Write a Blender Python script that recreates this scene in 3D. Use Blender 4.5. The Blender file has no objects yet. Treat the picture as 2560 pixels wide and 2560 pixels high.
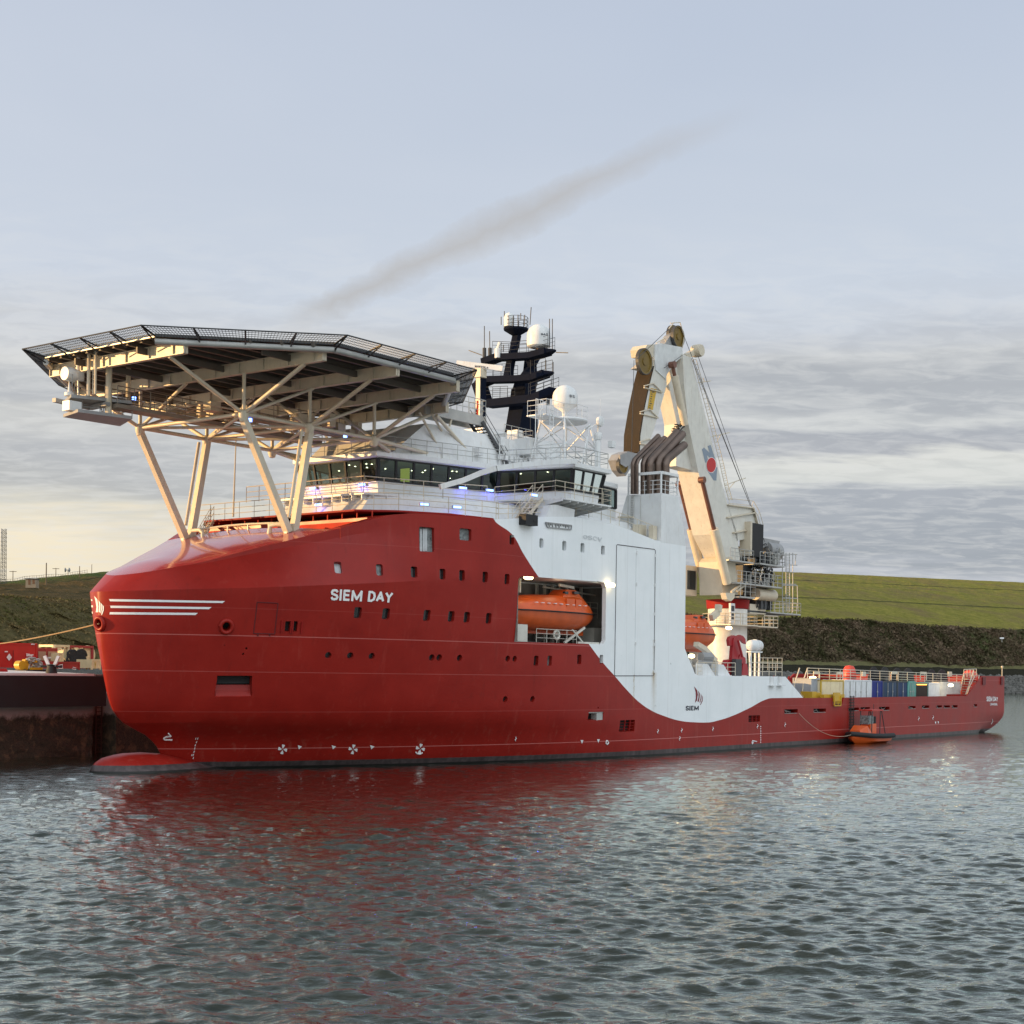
import bpy, bmesh, math, random
import numpy as np
from mathutils import Vector, Matrix
from mathutils.bvhtree import BVHTree
random.seed(7); rs = np.random.RandomState(5)
sc = bpy.context.scene; COL = sc.collection
# ------------------------------------------------------------------ camera model and frames
F, TH, Y0, RO, C0, T0, H = 3751., math.radians(37.41), 1680., .01358, 75.7, 57.1, 6.5
st, ct = math.sin(TH), math.cos(TH)
def _xz(px, py):
    dx, dy = px-1280, py-Y0; c, s = math.cos(RO), math.sin(RO)
    return (c*dx+s*dy)/F, -(-s*dx+c*dy)/F
def ray(px, py):
    X, Z = _xz(px, py); return (st*X+ct, ct*X-st, Z)
def at(px, py, v=None, u=None, z=None):      # a point of the ship (u aft, v to port, z up) on a true plane of the ship
    du, dv, dz = ray(px, py)
    if v is not None: k = (v-C0)/dv
    elif u is not None: k = (u+T0)/du
    else: k = (z-H)/dz
    return (-T0+k*du, C0+k*dv, H+k*dz)
def wz(px, py, z):                            # a point of the world on the plane z
    X, Z = _xz(px, py); k = (z-H)/Z; return (k*X, k, z)
def wy(px, py, Y):                            # a point of the world at distance Y
    X, Z = _xz(px, py); return (Y*X, Y, H+Y*Z)
ORI = {}                                      # object name -> origin of its root in its frame
ZROT = math.pi/2-TH
def s2w(p):
    u, v, z = p; return ((u+T0)*st+(v-C0)*ct, (u+T0)*ct-(v-C0)*st, z)
# ------------------------------------------------------------------ mesh builder
class MB:
    def __init__(s): s.v = []; s.f = []; s.mi = []; s.m = 0
    def add(s, vs, fs):
        b = len(s.v); s.v += [tuple(map(float, p)) for p in vs]
        for f in fs: s.f.append(tuple(b+i for i in f)); s.mi.append(s.m)
        return s
    def box(s, a0, a1, b0, b1, c0, c1):
        vs = [(x, y, z) for x in (a0, a1) for y in (b0, b1) for z in (c0, c1)]
        return s.add(vs, [(0,1,3,2),(4,6,7,5),(0,4,5,1),(2,3,7,6),(0,2,6,4),(1,5,7,3)])
    def fr(s, p, q, up=(0,0,1)):
        p, q = Vector(p), Vector(q); d = (q-p).normalized(); up = Vector(up)
        if abs(d.dot(up)) > .98: up = Vector((1,0,0))
        x = d.cross(up).normalized(); y = x.cross(d).normalized(); return p, q, x, y
    def beam(s, p, q, w, h, w2=None, h2=None, up=(0,0,1)):
        p, q, x, y = s.fr(p, q, up); w2 = w2 or w; h2 = h2 or h; vs = []
        for c, ww, hh in ((p, w, h), (q, w2, h2)):
            for a, b in ((-1,-1),(1,-1),(1,1),(-1,1)): vs.append(c+x*a*ww/2+y*b*hh/2)
        return s.add(vs, [(0,1,2,3),(7,6,5,4),(0,4,5,1),(1,5,6,2),(2,6,7,3),(3,7,4,0)])
    def tube(s, p, q, r, n=6, r2=None):
        p, q, x, y = s.fr(p, q); r2 = r if r2 is None else r2; vs = []
        for c, rr in ((p, r), (q, r2)):
            for i in range(n):
                a = 2*math.pi*i/n; vs.append(c+x*math.cos(a)*rr+y*math.sin(a)*rr)
        fs = [(i, (i+1) % n, n+(i+1) % n, n+i) for i in range(n)]
        return s.add(vs, fs+[tuple(range(n))[::-1], tuple(range(n, 2*n))])
    def path(s, pts, r, n=5):
        for a, b in zip(pts, pts[1:]): s.tube(a, b, r, n)
        return s
    def bend(s, pts, r, n=12):                 # one continuous pipe through the points
        P = [Vector(p) for p in pts]; vs = []; x = None
        for i, p in enumerate(P):
            d = ((P[min(i+1, len(P)-1)]-P[i]).normalized()+(P[i]-P[max(i-1, 0)]).normalized()).normalized()
            if x is None: x = d.cross(Vector((0,0,1)) if abs(d.z) < .9 else Vector((0,1,0))).normalized()
            x = (x-d*x.dot(d)).normalized(); y = d.cross(x)
            for k in range(n):
                a = 2*math.pi*k/n; vs.append(p+x*math.cos(a)*r+y*math.sin(a)*r)
        fs = [(i*n+k, i*n+(k+1) % n, (i+1)*n+(k+1) % n, (i+1)*n+k) for i in range(len(P)-1) for k in range(n)]
        return s.add(vs, fs+[tuple(range(n))[::-1]])
    def prism(s, poly, a0, a1, ax=1):          # poly in the other two axes
        n = len(poly); vs = []
        for a in (a0, a1):
            for p, q in poly: vs.append({0:(a,p,q),1:(p,a,q),2:(p,q,a)}[ax])
        return s.add(vs, [(i, (i+1) % n, n+(i+1) % n, n+i) for i in range(n)]+[tuple(range(n))[::-1], tuple(range(n, 2*n))])
    def loft(s, rings, cap=True):
        n = len(rings[0]); vs = [p for r in rings for p in r]
        fs = [(i*n+k, i*n+(k+1) % n, (i+1)*n+(k+1) % n, (i+1)*n+k) for i in range(len(rings)-1) for k in range(n)]
        if cap: fs += [tuple(range(n))[::-1], tuple(range((len(rings)-1)*n, len(rings)*n))]
        return s.add(vs, fs)
    def lathe(s, c, prof, n=24, ax=2):
        rings = []
        for r, h in prof:
            ring = []
            for i in range(n):
                a = 2*math.pi*i/n; p, q = r*math.cos(a), r*math.sin(a)
                ring.append({2:(c[0]+p, c[1]+q, c[2]+h), 1:(c[0]+p, c[1]+h, c[2]+q), 0:(c[0]+h, c[1]+p, c[2]+q)}[ax])
            rings.append(ring)
        return s.loft(rings)
    def rail(s, pts, h=1.1, bars=3, sp=1.5, r=.028):
        P = [Vector(p) for p in pts]
        for a, b in zip(P, P[1:]):
            L = (b-a).length; n = max(1, round(L/sp))
            for k in range(1, bars+1):
                o = Vector((0, 0, h*k/bars)); s.tube(a+o, b+o, r if k == bars else r*.75, 4)
            for i in range(n+1):
                c = a.lerp(b, i/n); s.tube(c, c+Vector((0,0,h)), r, 4)
        return s
    def clusters(s, gap=.25):                  # loose pieces that stand apart become builders of their own
        par = list(range(len(s.v)))
        def fd(i):
            while par[i] != i: par[i] = par[par[i]]; i = par[i]
            return i
        for f in s.f:
            for i in f[1:]: par[fd(i)] = fd(f[0])
        isl = {}
        for k, f in enumerate(s.f): isl.setdefault(fd(f[0]), []).append(k)
        bb = []
        for fs in isl.values():
            P = np.array([s.v[i] for k in fs for i in s.f[k]]); bb.append([P.min(0)-gap/2, P.max(0)+gap/2, fs])
        ch = True
        while ch:
            ch = False; out = []
            for b in bb:
                for o in out:
                    if (b[0] <= o[1]).all() and (o[0] <= b[1]).all(): o[0] = np.minimum(o[0], b[0]); o[1] = np.maximum(o[1], b[1]); o[2] = o[2]+b[2]; ch = True; break
                else: out.append(list(b))
            bb = out
        res = []
        for b in bb:
            m = MB(); mp = {}
            for k in b[2]:
                for i in s.f[k]:
                    if i not in mp: mp[i] = len(m.v); m.v.append(s.v[i])
                m.f.append(tuple(mp[i] for i in s.f[k])); m.mi.append(s.mi[k])
            res.append(m)
        return res
    def bsplit(s, name, mat, parent, gap=.25, **k): return [m.build(name, mat, parent, **k) for m in s.clusters(gap)][0]
    def build(s, name, mat, parent=None, fr='S', smooth=False, ang=35, recalc=True, org=None, kind=None):
        # fr 'S': ship coordinates (u,v,z); 'W': world coordinates
        if parent is not None: o0 = ORI[parent.name]
        else: o0 = org or ((0,0,0) if fr == 'W' else (0,0,0))
        me = bpy.data.meshes.new(name)
        if fr == 'S': vs = [(p[0]-o0[0], -(p[1]-o0[1]), p[2]-o0[2]) for p in s.v]
        else: vs = [(p[0]-o0[0], p[1]-o0[1], p[2]-o0[2]) for p in s.v]
        me.from_pydata(vs, [], s.f)
        mats = mat if isinstance(mat, (list, tuple)) else [mat]
        for m in mats: me.materials.append(m)
        if len(mats) > 1: me.polygons.foreach_set('material_index', s.mi)
        if recalc:
            bm = bmesh.new(); bm.from_mesh(me); bmesh.ops.recalc_face_normals(bm, faces=bm.faces); bm.to_mesh(me); bm.free()
        if smooth:
            me.polygons.foreach_set('use_smooth', [True]*len(me.polygons))
            try: me.set_sharp_from_angle(angle=math.radians(ang))
            except Exception: pass
        me.update()
        o = bpy.data.objects.new(name, me); COL.objects.link(o)
        if parent is not None: o.parent = parent
        else:
            if fr == 'S': o.location = s2w(o0); o.rotation_euler = (0, 0, ZROT)
            else: o.location = o0
        ORI[o.name] = o0
        return o
def tag(o, label=None, cat=None, group=None, kind=None):
    if label: o['label'] = label
    if cat: o['category'] = cat
    if group: o['group'] = group
    if kind: o['kind'] = kind
    return o
def thing(name, label, cat, org, fr='S', group=None):
    o = bpy.data.objects.new(name, None); COL.objects.link(o); o.empty_display_size = .5
    if fr == 'S': o.location = s2w(org); o.rotation_euler = (0, 0, ZROT)
    else: o.location = org
    ORI[o.name] = tuple(org); return tag(o, label, cat, group)
# ------------------------------------------------------------------ materials
def nd(nt, t, **k):
    n = nt.nodes.new(t)
    for a, b in k.items():
        if a[0] == '_': n.inputs[int(a[1:])].default_value = b
        else: setattr(n, a, b)
    return n
def lk(nt, a, b): nt.links.new(a, b)
def mth(nt, op, a, b=None, c=None, clamp=False):
    n = nt.nodes.new('ShaderNodeMath'); n.operation = op; n.use_clamp = clamp
    for i, x in enumerate((a, b, c)):
        if x is None: continue
        if isinstance(x, (int, float)): n.inputs[i].default_value = x
        else: nt.links.new(x, n.inputs[i])
    return n.outputs[0]
def mixc(nt, fac, a, b, bt='MIX'):
    n = nt.nodes.new('ShaderNodeMix'); n.data_type = 'RGBA'; n.blend_type = bt
    for i, x in ((0, fac), (6, a), (7, b)):
        if isinstance(x, (int, float)): n.inputs[i].default_value = x
        elif isinstance(x, tuple): n.inputs[i].default_value = x if len(x) == 4 else x+(1,)
        else: nt.links.new(x, n.inputs[i])
    return n.outputs[2]
def noise(nt, vec, scale, detail=4, rough=.55, dist=0):
    n = nd(nt, 'ShaderNodeTexNoise'); n.inputs['Scale'].default_value = scale; n.inputs['Detail'].default_value = detail
    n.inputs['Roughness'].default_value = rough; n.inputs['Distortion'].default_value = dist; nt.links.new(vec, n.inputs['Vector']); return n.outputs[0]
def ramp(nt, x, a, b):
    n = nt.nodes.new('ShaderNodeMapRange'); n.inputs[1].default_value = a; n.inputs[2].default_value = b; nt.links.new(x, n.inputs[0]); return n.outputs[0]
def mapv(nt, vec, sx, sy, sz):
    n = nt.nodes.new('ShaderNodeMapping'); n.inputs['Scale'].default_value = (sx, sy, sz); nt.links.new(vec, n.inputs[0]); return n.outputs[0]
MATS = {}
def mat(name, col, rough=.5, metal=0, var=.12, dirt=0., dcol=(.16,.08,.04), bump=0., scale=1.2, spec=.5, coat=0):
    if name in MATS: return MATS[name]
    m = bpy.data.materials.new(name); m.use_nodes = True; nt = m.node_tree; b = nt.nodes['Principled BSDF']
    tc = nd(nt, 'ShaderNodeTexCoord').outputs['Object']
    n1 = noise(nt, tc, scale, 6, .6); n2 = noise(nt, mapv(nt, tc, 3, 3, .35), 1.6, 5, .65)
    c = mixc(nt, ramp(nt, n1, .3, .7), tuple(x*(1-var) for x in col), tuple(min(1, x*(1+var)) for x in col))
    if dirt > 0: c = mixc(nt, mth(nt, 'MULTIPLY', ramp(nt, n2, .56, .8), dirt, clamp=True), c, dcol)
    lk(nt, c, b.inputs['Base Color'])
    lk(nt, mth(nt, 'MULTIPLY_ADD', n1, .2, rough-.1), b.inputs['Roughness'])
    b.inputs['Metallic'].default_value = metal; b.inputs['Specular IOR Level'].default_value = spec
    if coat: b.inputs['Coat Weight'].default_value = coat
    if bump:
        bn = nd(nt, 'ShaderNodeBump'); bn.inputs['Strength'].default_value = bump; bn.inputs['Distance'].default_value = .05
        lk(nt, noise(nt, tc, 6, 5), bn.inputs['Height']); lk(nt, bn.outputs[0], b.inputs['Normal'])
    MATS[name] = m; return m
def emat(name, col, s):
    if name in MATS: return MATS[name]
    m = bpy.data.materials.new(name); m.use_nodes = True; nt = m.node_tree; nt.nodes.clear()
    e = nd(nt, 'ShaderNodeEmission'); e.inputs[0].default_value = col+(1,); e.inputs[1].default_value = s
    o = nd(nt, 'ShaderNodeOutputMaterial'); lk(nt, e.outputs[0], o.inputs[0]); MATS[name] = m; return m
WHITE = mat('white_paint', (.70,.71,.71), .42, var=.07, dirt=.5, dcol=(.40,.30,.20))
CREAM = mat('cream_steel', (.60,.53,.41), .42, var=.08, dirt=.4, dcol=(.28,.20,.12))
REDP = mat('red_paint', (.26,.014,.012), .6, var=.1, spec=.15, dirt=.15, dcol=(.12,.02,.02))
NAVY = mat('navy_paint', (.006,.009,.020), .8, var=.2, spec=.06)
DARK = mat('dark_steel', (.045,.047,.05), .5, var=.25)
GREY = mat('grey_steel', (.28,.28,.28), .45, var=.15, dirt=.3)
GALV = mat('galvanised_steel', (.42,.42,.40), .4, metal=.3, var=.12)
BLACK = mat('black_rubber', (.014,.014,.015), .7, var=.2)
ORANGE = mat('orange_grp', (.66,.10,.015), .35, var=.08, dirt=.25, dcol=(.35,.08,.03))
YELLOW = mat('yellow_paint', (.55,.33,.02), .42, var=.1, dirt=.4)
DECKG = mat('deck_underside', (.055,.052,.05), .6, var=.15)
def glass(name, tint, tr):
    m = bpy.data.materials.new(name); m.use_nodes = True; nt = m.node_tree; nt.nodes.clear()
    t = nd(nt, 'ShaderNodeBsdfTransparent'); t.inputs[0].default_value = tint+(1,)
    g = nd(nt, 'ShaderNodeBsdfGlossy'); g.inputs['Roughness'].default_value = .02; g.inputs[0].default_value = (.9,.95,.95,1)
    fr = nd(nt, 'ShaderNodeFresnel'); fr.inputs[0].default_value = 1.5; mx = nd(nt, 'ShaderNodeMixShader')
    lk(nt, fr.outputs[0], mx.inputs[0]); lk(nt, t.outputs[0], mx.inputs[1]); lk(nt, g.outputs[0], mx.inputs[2])
    o = nd(nt, 'ShaderNodeOutputMaterial'); lk(nt, mx.outputs[0], o.inputs[0]); return m
WGLASS = glass('wheelhouse_glass', (.30,.40,.38), 1)
PANE = mat('dark_pane', (.02,.024,.026), .08, var=.1, spec=.8)
CURT = mat('curtained_pane', (.16,.18,.18), .2, var=.7, scale=4)
# hull paint: red with the white field, grey boot top, weld seams
WB = [(20,19.8),(23.4,19.0),(23.7,16.9),(25.63,16.09),(26.99,14.79),(28.78,13.27),(31.5,11.4),(35.17,8.66),(37.23,7.2),(38.67,6.33),(40.5,5.2),(42.35,4.22),(44.2,3.55),(45.94,3.14),(48.43,2.71),(51.32,2.52),(52.97,2.49),(54.8,2.64),(56.5,2.87),(59.9,3.56),(63.58,4.41),(64.6,4.47),(70.55,4.47),(70.7,4.6),(71,19.8),(75,19.8)]
def hull_mat():
    m = bpy.data.materials.new('hull_paint'); m.use_nodes = True; nt = m.node_tree; b = nt.nodes['Principled BSDF']
    tc = nd(nt, 'ShaderNodeTexCoord').outputs['Object']; sp = nd(nt, 'ShaderNodeSeparateXYZ'); lk(nt, tc, sp.inputs[0]); u, z = sp.outputs[0], sp.outputs[2]
    fc = nd(nt, 'ShaderNodeFloatCurve'); cm = fc.mapping; cv = cm.curves[0]
    pts = [((a-20)/55, c/20) for a, c in WB]
    cv.points[0].location = pts[0]; cv.points[1].location = pts[-1]
    for p in pts[1:-1]: cv.points.new(*p)
    for p in cv.points: p.handle_type = 'AUTO_CLAMPED'
    cm.update(); lk(nt, mth(nt, 'DIVIDE', mth(nt, 'SUBTRACT', u, 20.), 55., clamp=True), fc.inputs['Value'])
    zb = mth(nt, 'MULTIPLY', fc.outputs[0], 20.)
    white = mth(nt, 'GREATER_THAN', z, zb)
    white = mth(nt, 'MULTIPLY', white, mth(nt, 'MULTIPLY', mth(nt, 'GREATER_THAN', u, 20.5), mth(nt, 'LESS_THAN', u, 73.)))
    n1 = noise(nt, tc, .35, 6, .6); n2 = noise(nt, mapv(nt, tc, 1.2, 1.2, .12), 1.3, 5, .7); n3 = noise(nt, tc, 3.5, 6, .6)
    red = mixc(nt, ramp(nt, n1, .3, .7), (.235,.011,.007), (.30,.016,.010))
    red = mixc(nt, mth(nt, 'MULTIPLY', ramp(nt, n2, .58, .85), .5), red, (.36,.06,.045))
    red = mixc(nt, mth(nt, 'MULTIPLY', ramp(nt, n3, .58, .75), .35), red, (.15,.012,.010))
    n5 = noise(nt, mapv(nt, tc, 2.2, 2.2, .10), 1.0, 4, .6); red = mixc(nt, mth(nt, 'MULTIPLY', ramp(nt, n5, .60, .74), .32), red, (.13,.012,.008)); red = mixc(nt, mth(nt, 'MULTIPLY', mth(nt, 'MULTIPLY', ramp(nt, n5, .42, .28), ramp(nt, z, 4., 1.2), clamp=True), .4), red, (.34,.10,.07))
    wh = mixc(nt, ramp(nt, n1, .3, .7), (.76,.79,.80), (.84,.86,.87)); wh = mixc(nt, mth(nt, 'MULTIPLY', ramp(nt, n2, .52, .8), .35), wh, (.60,.62,.60)); wh = mixc(nt, mth(nt, 'MULTIPLY', ramp(nt, n3, .64, .74), .3), wh, (.55,.50,.42))
    c = mixc(nt, white, red, wh)
    # rust runs below the side door corners
    def streak(u0, w, za, zb_, s):
        d = mth(nt, 'ABSOLUTE', mth(nt, 'SUBTRACT', mth(nt, 'ADD', u, mth(nt, 'MULTIPLY', n3, .5)), u0+.25))
        k = mth(nt, 'SUBTRACT', 1., mth(nt, 'DIVIDE', d, w), clamp=True)
        g = ramp(nt, z, zb_, za); g = mth(nt, 'MULTIPLY', g, mth(nt, 'LESS_THAN', z, za+.02)); g = mth(nt, 'MAXIMUM', g, 0.)
        return mth(nt, 'MULTIPLY', mth(nt, 'MULTIPLY', k, g), mth(nt, 'MULTIPLY', n2, s), clamp=True)
    for a in ((41.45,.12,6.4,3.6,1.6), (44.35,.5,6.6,2.9,1.0), (44.3,.3,9.2,6.6,.7), (44.3,.25,6.75,5.6,1.6), (69.2,.1,6.0,4.5,.8)):
        c = mixc(nt, streak(*a), c, (.36,.24,.10))
    # weld seams
    for z0, w, k in ((1.32,.028,.45), (3.75,.02,.12), (6.28,.022,.2), (8.52,.03,.35), (10.2,.02,.08), (14.6,.02,.08)):
        ln = mth(nt, 'LESS_THAN', mth(nt, 'ABSOLUTE', mth(nt, 'SUBTRACT', z, z0)), w)
        ln = mth(nt, 'MULTIPLY', ln, mth(nt, 'MULTIPLY', mth(nt, 'SUBTRACT', 1., white), k*1.3))
        c = mixc(nt, ln, c, (.62,.22,.20))
    vs = mth(nt, 'LESS_THAN', mth(nt, 'ABSOLUTE', mth(nt, 'SUBTRACT', mth(nt, 'FRACT', mth(nt, 'DIVIDE', u, 6.2)), .5)), .0022)
    c = mixc(nt, mth(nt, 'MULTIPLY', vs, .25), c, (.12,.02,.02))
    # boot top
    zz = mth(nt, 'ADD', z, mth(nt, 'MULTIPLY', mth(nt, 'SUBTRACT', n3, .5), .06))
    bt = mth(nt, 'LESS_THAN', zz, .46)
    bc = mixc(nt, ramp(nt, n2, .35, .7), (.045,.035,.035), (.11,.085,.085))
    wet = mth(nt, 'LESS_THAN', zz, .12); bc = mixc(nt, wet, bc, (.02,.02,.018))
    c = mixc(nt, bt, c, bc)
    lk(nt, c, b.inputs['Base Color'])
    lk(nt, mth(nt, 'MULTIPLY_ADD', n1, .2, .27), b.inputs['Roughness'])
    b.inputs['Specular IOR Level'].default_value = .24
    # plate buckling and weld bumps
    bn = nd(nt, 'ShaderNodeBump'); bn.inputs['Strength'].default_value = .45; bn.inputs['Distance'].default_value = .05
    gx = mth(nt, 'ABSOLUTE', mth(nt, 'SUBTRACT', mth(nt, 'FRACT', mth(nt, 'DIVIDE', u, 2.4)), .5)); gz_ = mth(nt, 'ABSOLUTE', mth(nt, 'SUBTRACT', mth(nt, 'FRACT', mth(nt, 'DIVIDE', z, 2.2)), .5))
    quil = mth(nt, 'MULTIPLY', mth(nt, 'MULTIPLY', mth(nt, 'SMOOTH_MIN', gx, .3, .2), mth(nt, 'SMOOTH_MIN', gz_, .3, .2)), 1.6)
    lk(nt, mth(nt, 'ADD', mth(nt, 'MULTIPLY', quil, .9), noise(nt, mapv(nt, tc, .6, .6, 1.1), .8, 2, .4)), bn.inputs['Height']); lk(nt, bn.outputs[0], b.inputs['Normal'])
    return m
HULL = hull_mat()
# ------------------------------------------------------------------ SHIP
ship = thing('ship', 'long red and white offshore construction vessel with a helideck over its bow', 'ship', (0,0,0))
def interp(tab, x):
    if x <= tab[0][0]: return tab[0][1]
    for (a, b), (c, d) in zip(tab, tab[1:]):
        if x <= c: return b+(d-b)*(x-a)/(c-a)
    return tab[-1][1]
US = [(-2,7.5),(0,5.9),(.98,5.2),(1.63,4.75),(2.18,4.05),(2.64,3.0),(3.06,2.15),(3.58,1.6),(4.17,1.3),(4.7,1.12),(6,.85),(8,.5),(9.5,.3),(11,.2)]
ZKT = [(0,11.05),(7,11.5),(13,12.0),(24,13.0),(40,13.6)]
BE = [(1.5,0),(1.62,.75),(1.85,1.35),(2.3,2.0),(2.9,2.6),(3.6,3.1),(5,3.95),(8,5.6),(9.5,6.4),(12.8,8.5),(14.1,9.3),(16.3,10.5),(20,11.6),(24,12.2),(26,12.3)]
ZE = [(1.5,12.12),(5,13.04),(8,14.08),(9.5,14.56),(12.8,15.65),(14.1,16.2),(16.3,16.79),(18,16.86),(24,16.95),(26.5,17.27),(29.5,17.64),(33,17.95),(36.6,17.91),(40.3,17.65),(44.2,17.12),(45,17.05),(49.0,17.0),(49.03,8.6),(50.76,6.52),(51.3,6.42),(66.9,6.42),(70.58,4.44),(70.6,3.72),(124.6,3.72)]
B0 = 12.3
HBT = [(3.5,0),(8,.3),(13,.62),(17,1.3),(24,2.0),(27,0)]
def bk(u): return B0*(1-(1-min(1,max(0,(u-.2)/28.)))**2)**.66
def side(uk, z):      # half breadth at knuckle-station uk, height z below the knuckle; returns u, v
    us = interp(US, z); u = us+(uk-.2)*(1-(us-.2)/126)
    zk = interp(ZKT, uk); w = max(0, min(1, z/zk)); L = 44+(28-44)*w**.75; q = .92+(.66-.92)*w**.6
    b = B0*(1-(1-min(1, max(0,(u-us)/L)))**2)**q
    if uk > 108 and z < 2.6:      # rounded stern bilge
        k = min(1, (uk-108)/14.)**2; b *= 1-.10*k*((2.6-z)/2.6)**1.6
        u -= (3.4*k*max(0,(2.2-z)/2.2)**2) if uk > 118 else 0
    return u, b
cols = [.2,.21,.24,.3,.4,.55,.75,1,1.3,1.7,2.2,2.8,3.5,4.3,5.2,6.2,7.2,8.3,9.5,10.7,12,13.2,14.4,15.6,16.8,18,19.5,21,22.5,24,26,28,29.5,31,33,35,36.6,38.5,40.3,42.2,44.2,46.5,48.98,49.0,49.03,50,50.76,51.3,56,61,66.9,68.7,70.57,70.6,74,80,86,92,98,104,108,111,114,117,119.5,121.5,123,124,124.6]
NB, NT = 34, 7
def column(uk):
    ue = uk+1.3*math.exp(-(uk-.2)/6.) if uk < 26 else uk
    ze = interp(ZE, ue); zk = min(interp(ZKT, uk), ze-.02*(0 if ze > 13.5 else 1)-(0 if ze > 13.5 else .05)); pts = []
    for j in range(NB):
        t = j/(NB-1); z = -1.6+(zk+1.6)*t; u, b = side(uk, z); pts.append((u, b, z))
    be = interp(BE, ue); ku, kb, kz = pts[-1]
    if ue >= 26 or be > kb: be = max(kb, be) if ue >= 20 else min(be, kb)
    if ue >= 26: be = kb
    hb_ = interp(HBT, ue) if ze > 13 and ze-kz > .3 else 0; tz = max(.15, 1-hb_/max(.01, ze-kz)) if hb_ > 0 else 1
    for j in range(1, NT+1):
        t = j/NT
        if j <= 5: q = j/5; pts.append((ku+(ue-ku)*q, kb+(be-kb)*q, kz+(ze-kz)*tz*q))
        else: q = (j-5)/2; pts.append((ue, be, kz+(ze-kz)*(tz+(1-tz)*q)))
    return pts
CS = [column(c) for c in cols]
# bulbous bow is lofted separately and joined at the stem
hb = MB(); nC, nR = len(CS), NB+NT
for sgn in (1, -1):
    for c in CS: hb.v += [(p[0], sgn*p[1], p[2]) for p in c]
def vi(s, i, j): return (0 if s > 0 else nC*nR)+i*nR+j
for s in (1, -1):
    for i in range(nC-1):
        for j in range(nR-1): hb.f.append((vi(s,i,j), vi(s,i+1,j), vi(s,i+1,j+1), vi(s,i,j+1)))
for i in range(nC-1):
    hb.f.append((vi(1,i,0), vi(-1,i,0), vi(-1,i+1,0), vi(1,i+1,0)))
    hb.f.append((vi(1,i,nR-1), vi(1,i+1,nR-1), vi(-1,i+1,nR-1), vi(-1,i,nR-1)))
for j in range(nR-1): hb.f.append((vi(1,nC-1,j), vi(-1,nC-1,j), vi(-1,nC-1,j+1), vi(1,nC-1,j+1)))
hb.mi = [0]*len(hb.f)
BVH = BVHTree.FromPolygons([Vector(v) for v in hb.v], hb.f)
OC = Vector((-T0, C0, H))
def hit(px, py, off=0.):          # point of the port shell seen through a pixel of the photograph, and its outward normal
    d = Vector(ray(px, py)).normalized(); p, n, i, dist = BVH.ray_cast(OC, d)
    if p is None or (px > 2015 and at(px, py, v=B0)[2] > 3.6): p = Vector(at(px, py, v=B0)); n = Vector((0,1,0))
    if n.dot(d) > 0: n = -n
    return p+n*off, n
cut = MB(); panes = []
def rrect(w, h, r, k=3):
    pts = []
    for cx, cy, a0 in ((w/2-r, h/2-r, 0), (-w/2+r, h/2-r, 90), (-w/2+r, -h/2+r, 180), (w/2-r, -h/2+r, 270)):
        for i in range(k+1):
            a = math.radians(a0+90*i/k); pts.append((cx+r*math.cos(a), cy+r*math.sin(a)))
    return pts
def pocket(px, py, w, h, depth=.3, r=.12, round_=False, pane=PANE, name='window', ps=1.0):
    p, n = hit(px, py); z = Vector((0,0,1)); y = (z-n*z.dot(n)).normalized(); x = y.cross(n).normalized()
    if x.x < 0: x = -x
    a, _ = hit(px-w/2, py); b, _ = hit(px+w/2, py); W_ = (b-a).length
    a, _ = hit(px, py-h/2); b, _ = hit(px, py+h/2); H_ = (b-a).length
    if round_: W_ = H_
    sh = [(W_/2*math.cos(t*math.pi/10), H_/2*math.sin(t*math.pi/10)) for t in range(20)] if round_ else rrect(W_, H_, min(r, W_*.3, H_*.3))
    k = len(sh); vs = [p+x*a+y*b+n*.35 for a, b in sh]+[p+x*a+y*b-n*depth for a, b in sh]
    cut.add(vs, [(i, (i+1) % k, k+(i+1) % k, k+i) for i in range(k)]+[tuple(range(k))[::-1], tuple(range(k, 2*k))])
    if pane is not None:
        m = MB(); m.add([p+x*a*ps*.999+y*b*ps*.999-n*(depth-.03) for a, b in sh], [tuple(range(k))]); panes.append((m, name, pane))
    return p, n, x, y, W_, H_
G = lambda x, y: (600+x/2.8406, 1280+y/2.8406)
# upper row, name row, lower row, single tall ones
LITP = mat('lit_curtain', (.45,.47,.48), .3, var=.2)
for (a, b, w, h, pn) in ((696,394,52,82,LITP),(991,411,48,80,CURT),(1237,426,46,78,PANE),(1438,441,42,76,PANE),(1577,450,40,76,PANE),(1741,462,36,76,PANE),
                         (837,716,52,80,PANE),(1037,724,52,80,PANE),(1327,735,48,78,PANE),(1500,742,44,76,PANE),(1611,748,42,76,PANE),(1766,756,38,76,PANE),
                         (1326,195,106,175,CURT),(1602,160,84,84,CURT)):
    x, y = G(a, b); pocket(x, y, w/2.84, h/2.84, pane=pn)
for dx in (-26,-6,10):      # drawn curtains behind the tall pane
    x, y = G(1326+dx,195); p, n = hit(x, y); q, _ = hit(x, y-28); r_, _ = hit(x, y+28); m = MB(); m.beam(q-n*.26, r_-n*.26, .16, .02, up=tuple(n)); panes.append((m, 'curtain', LITP))
for a, b in ((627,1018),(783,1020),(936,1024),(1362,1034),(1415,1034),(1559,1037)):
    x, y = G(a, b); pocket(x, y, 16, 16.5, round_=True, name='porthole')
K = lambda x, y: (1180+x/3.715, 1280+y/3.715)
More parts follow.
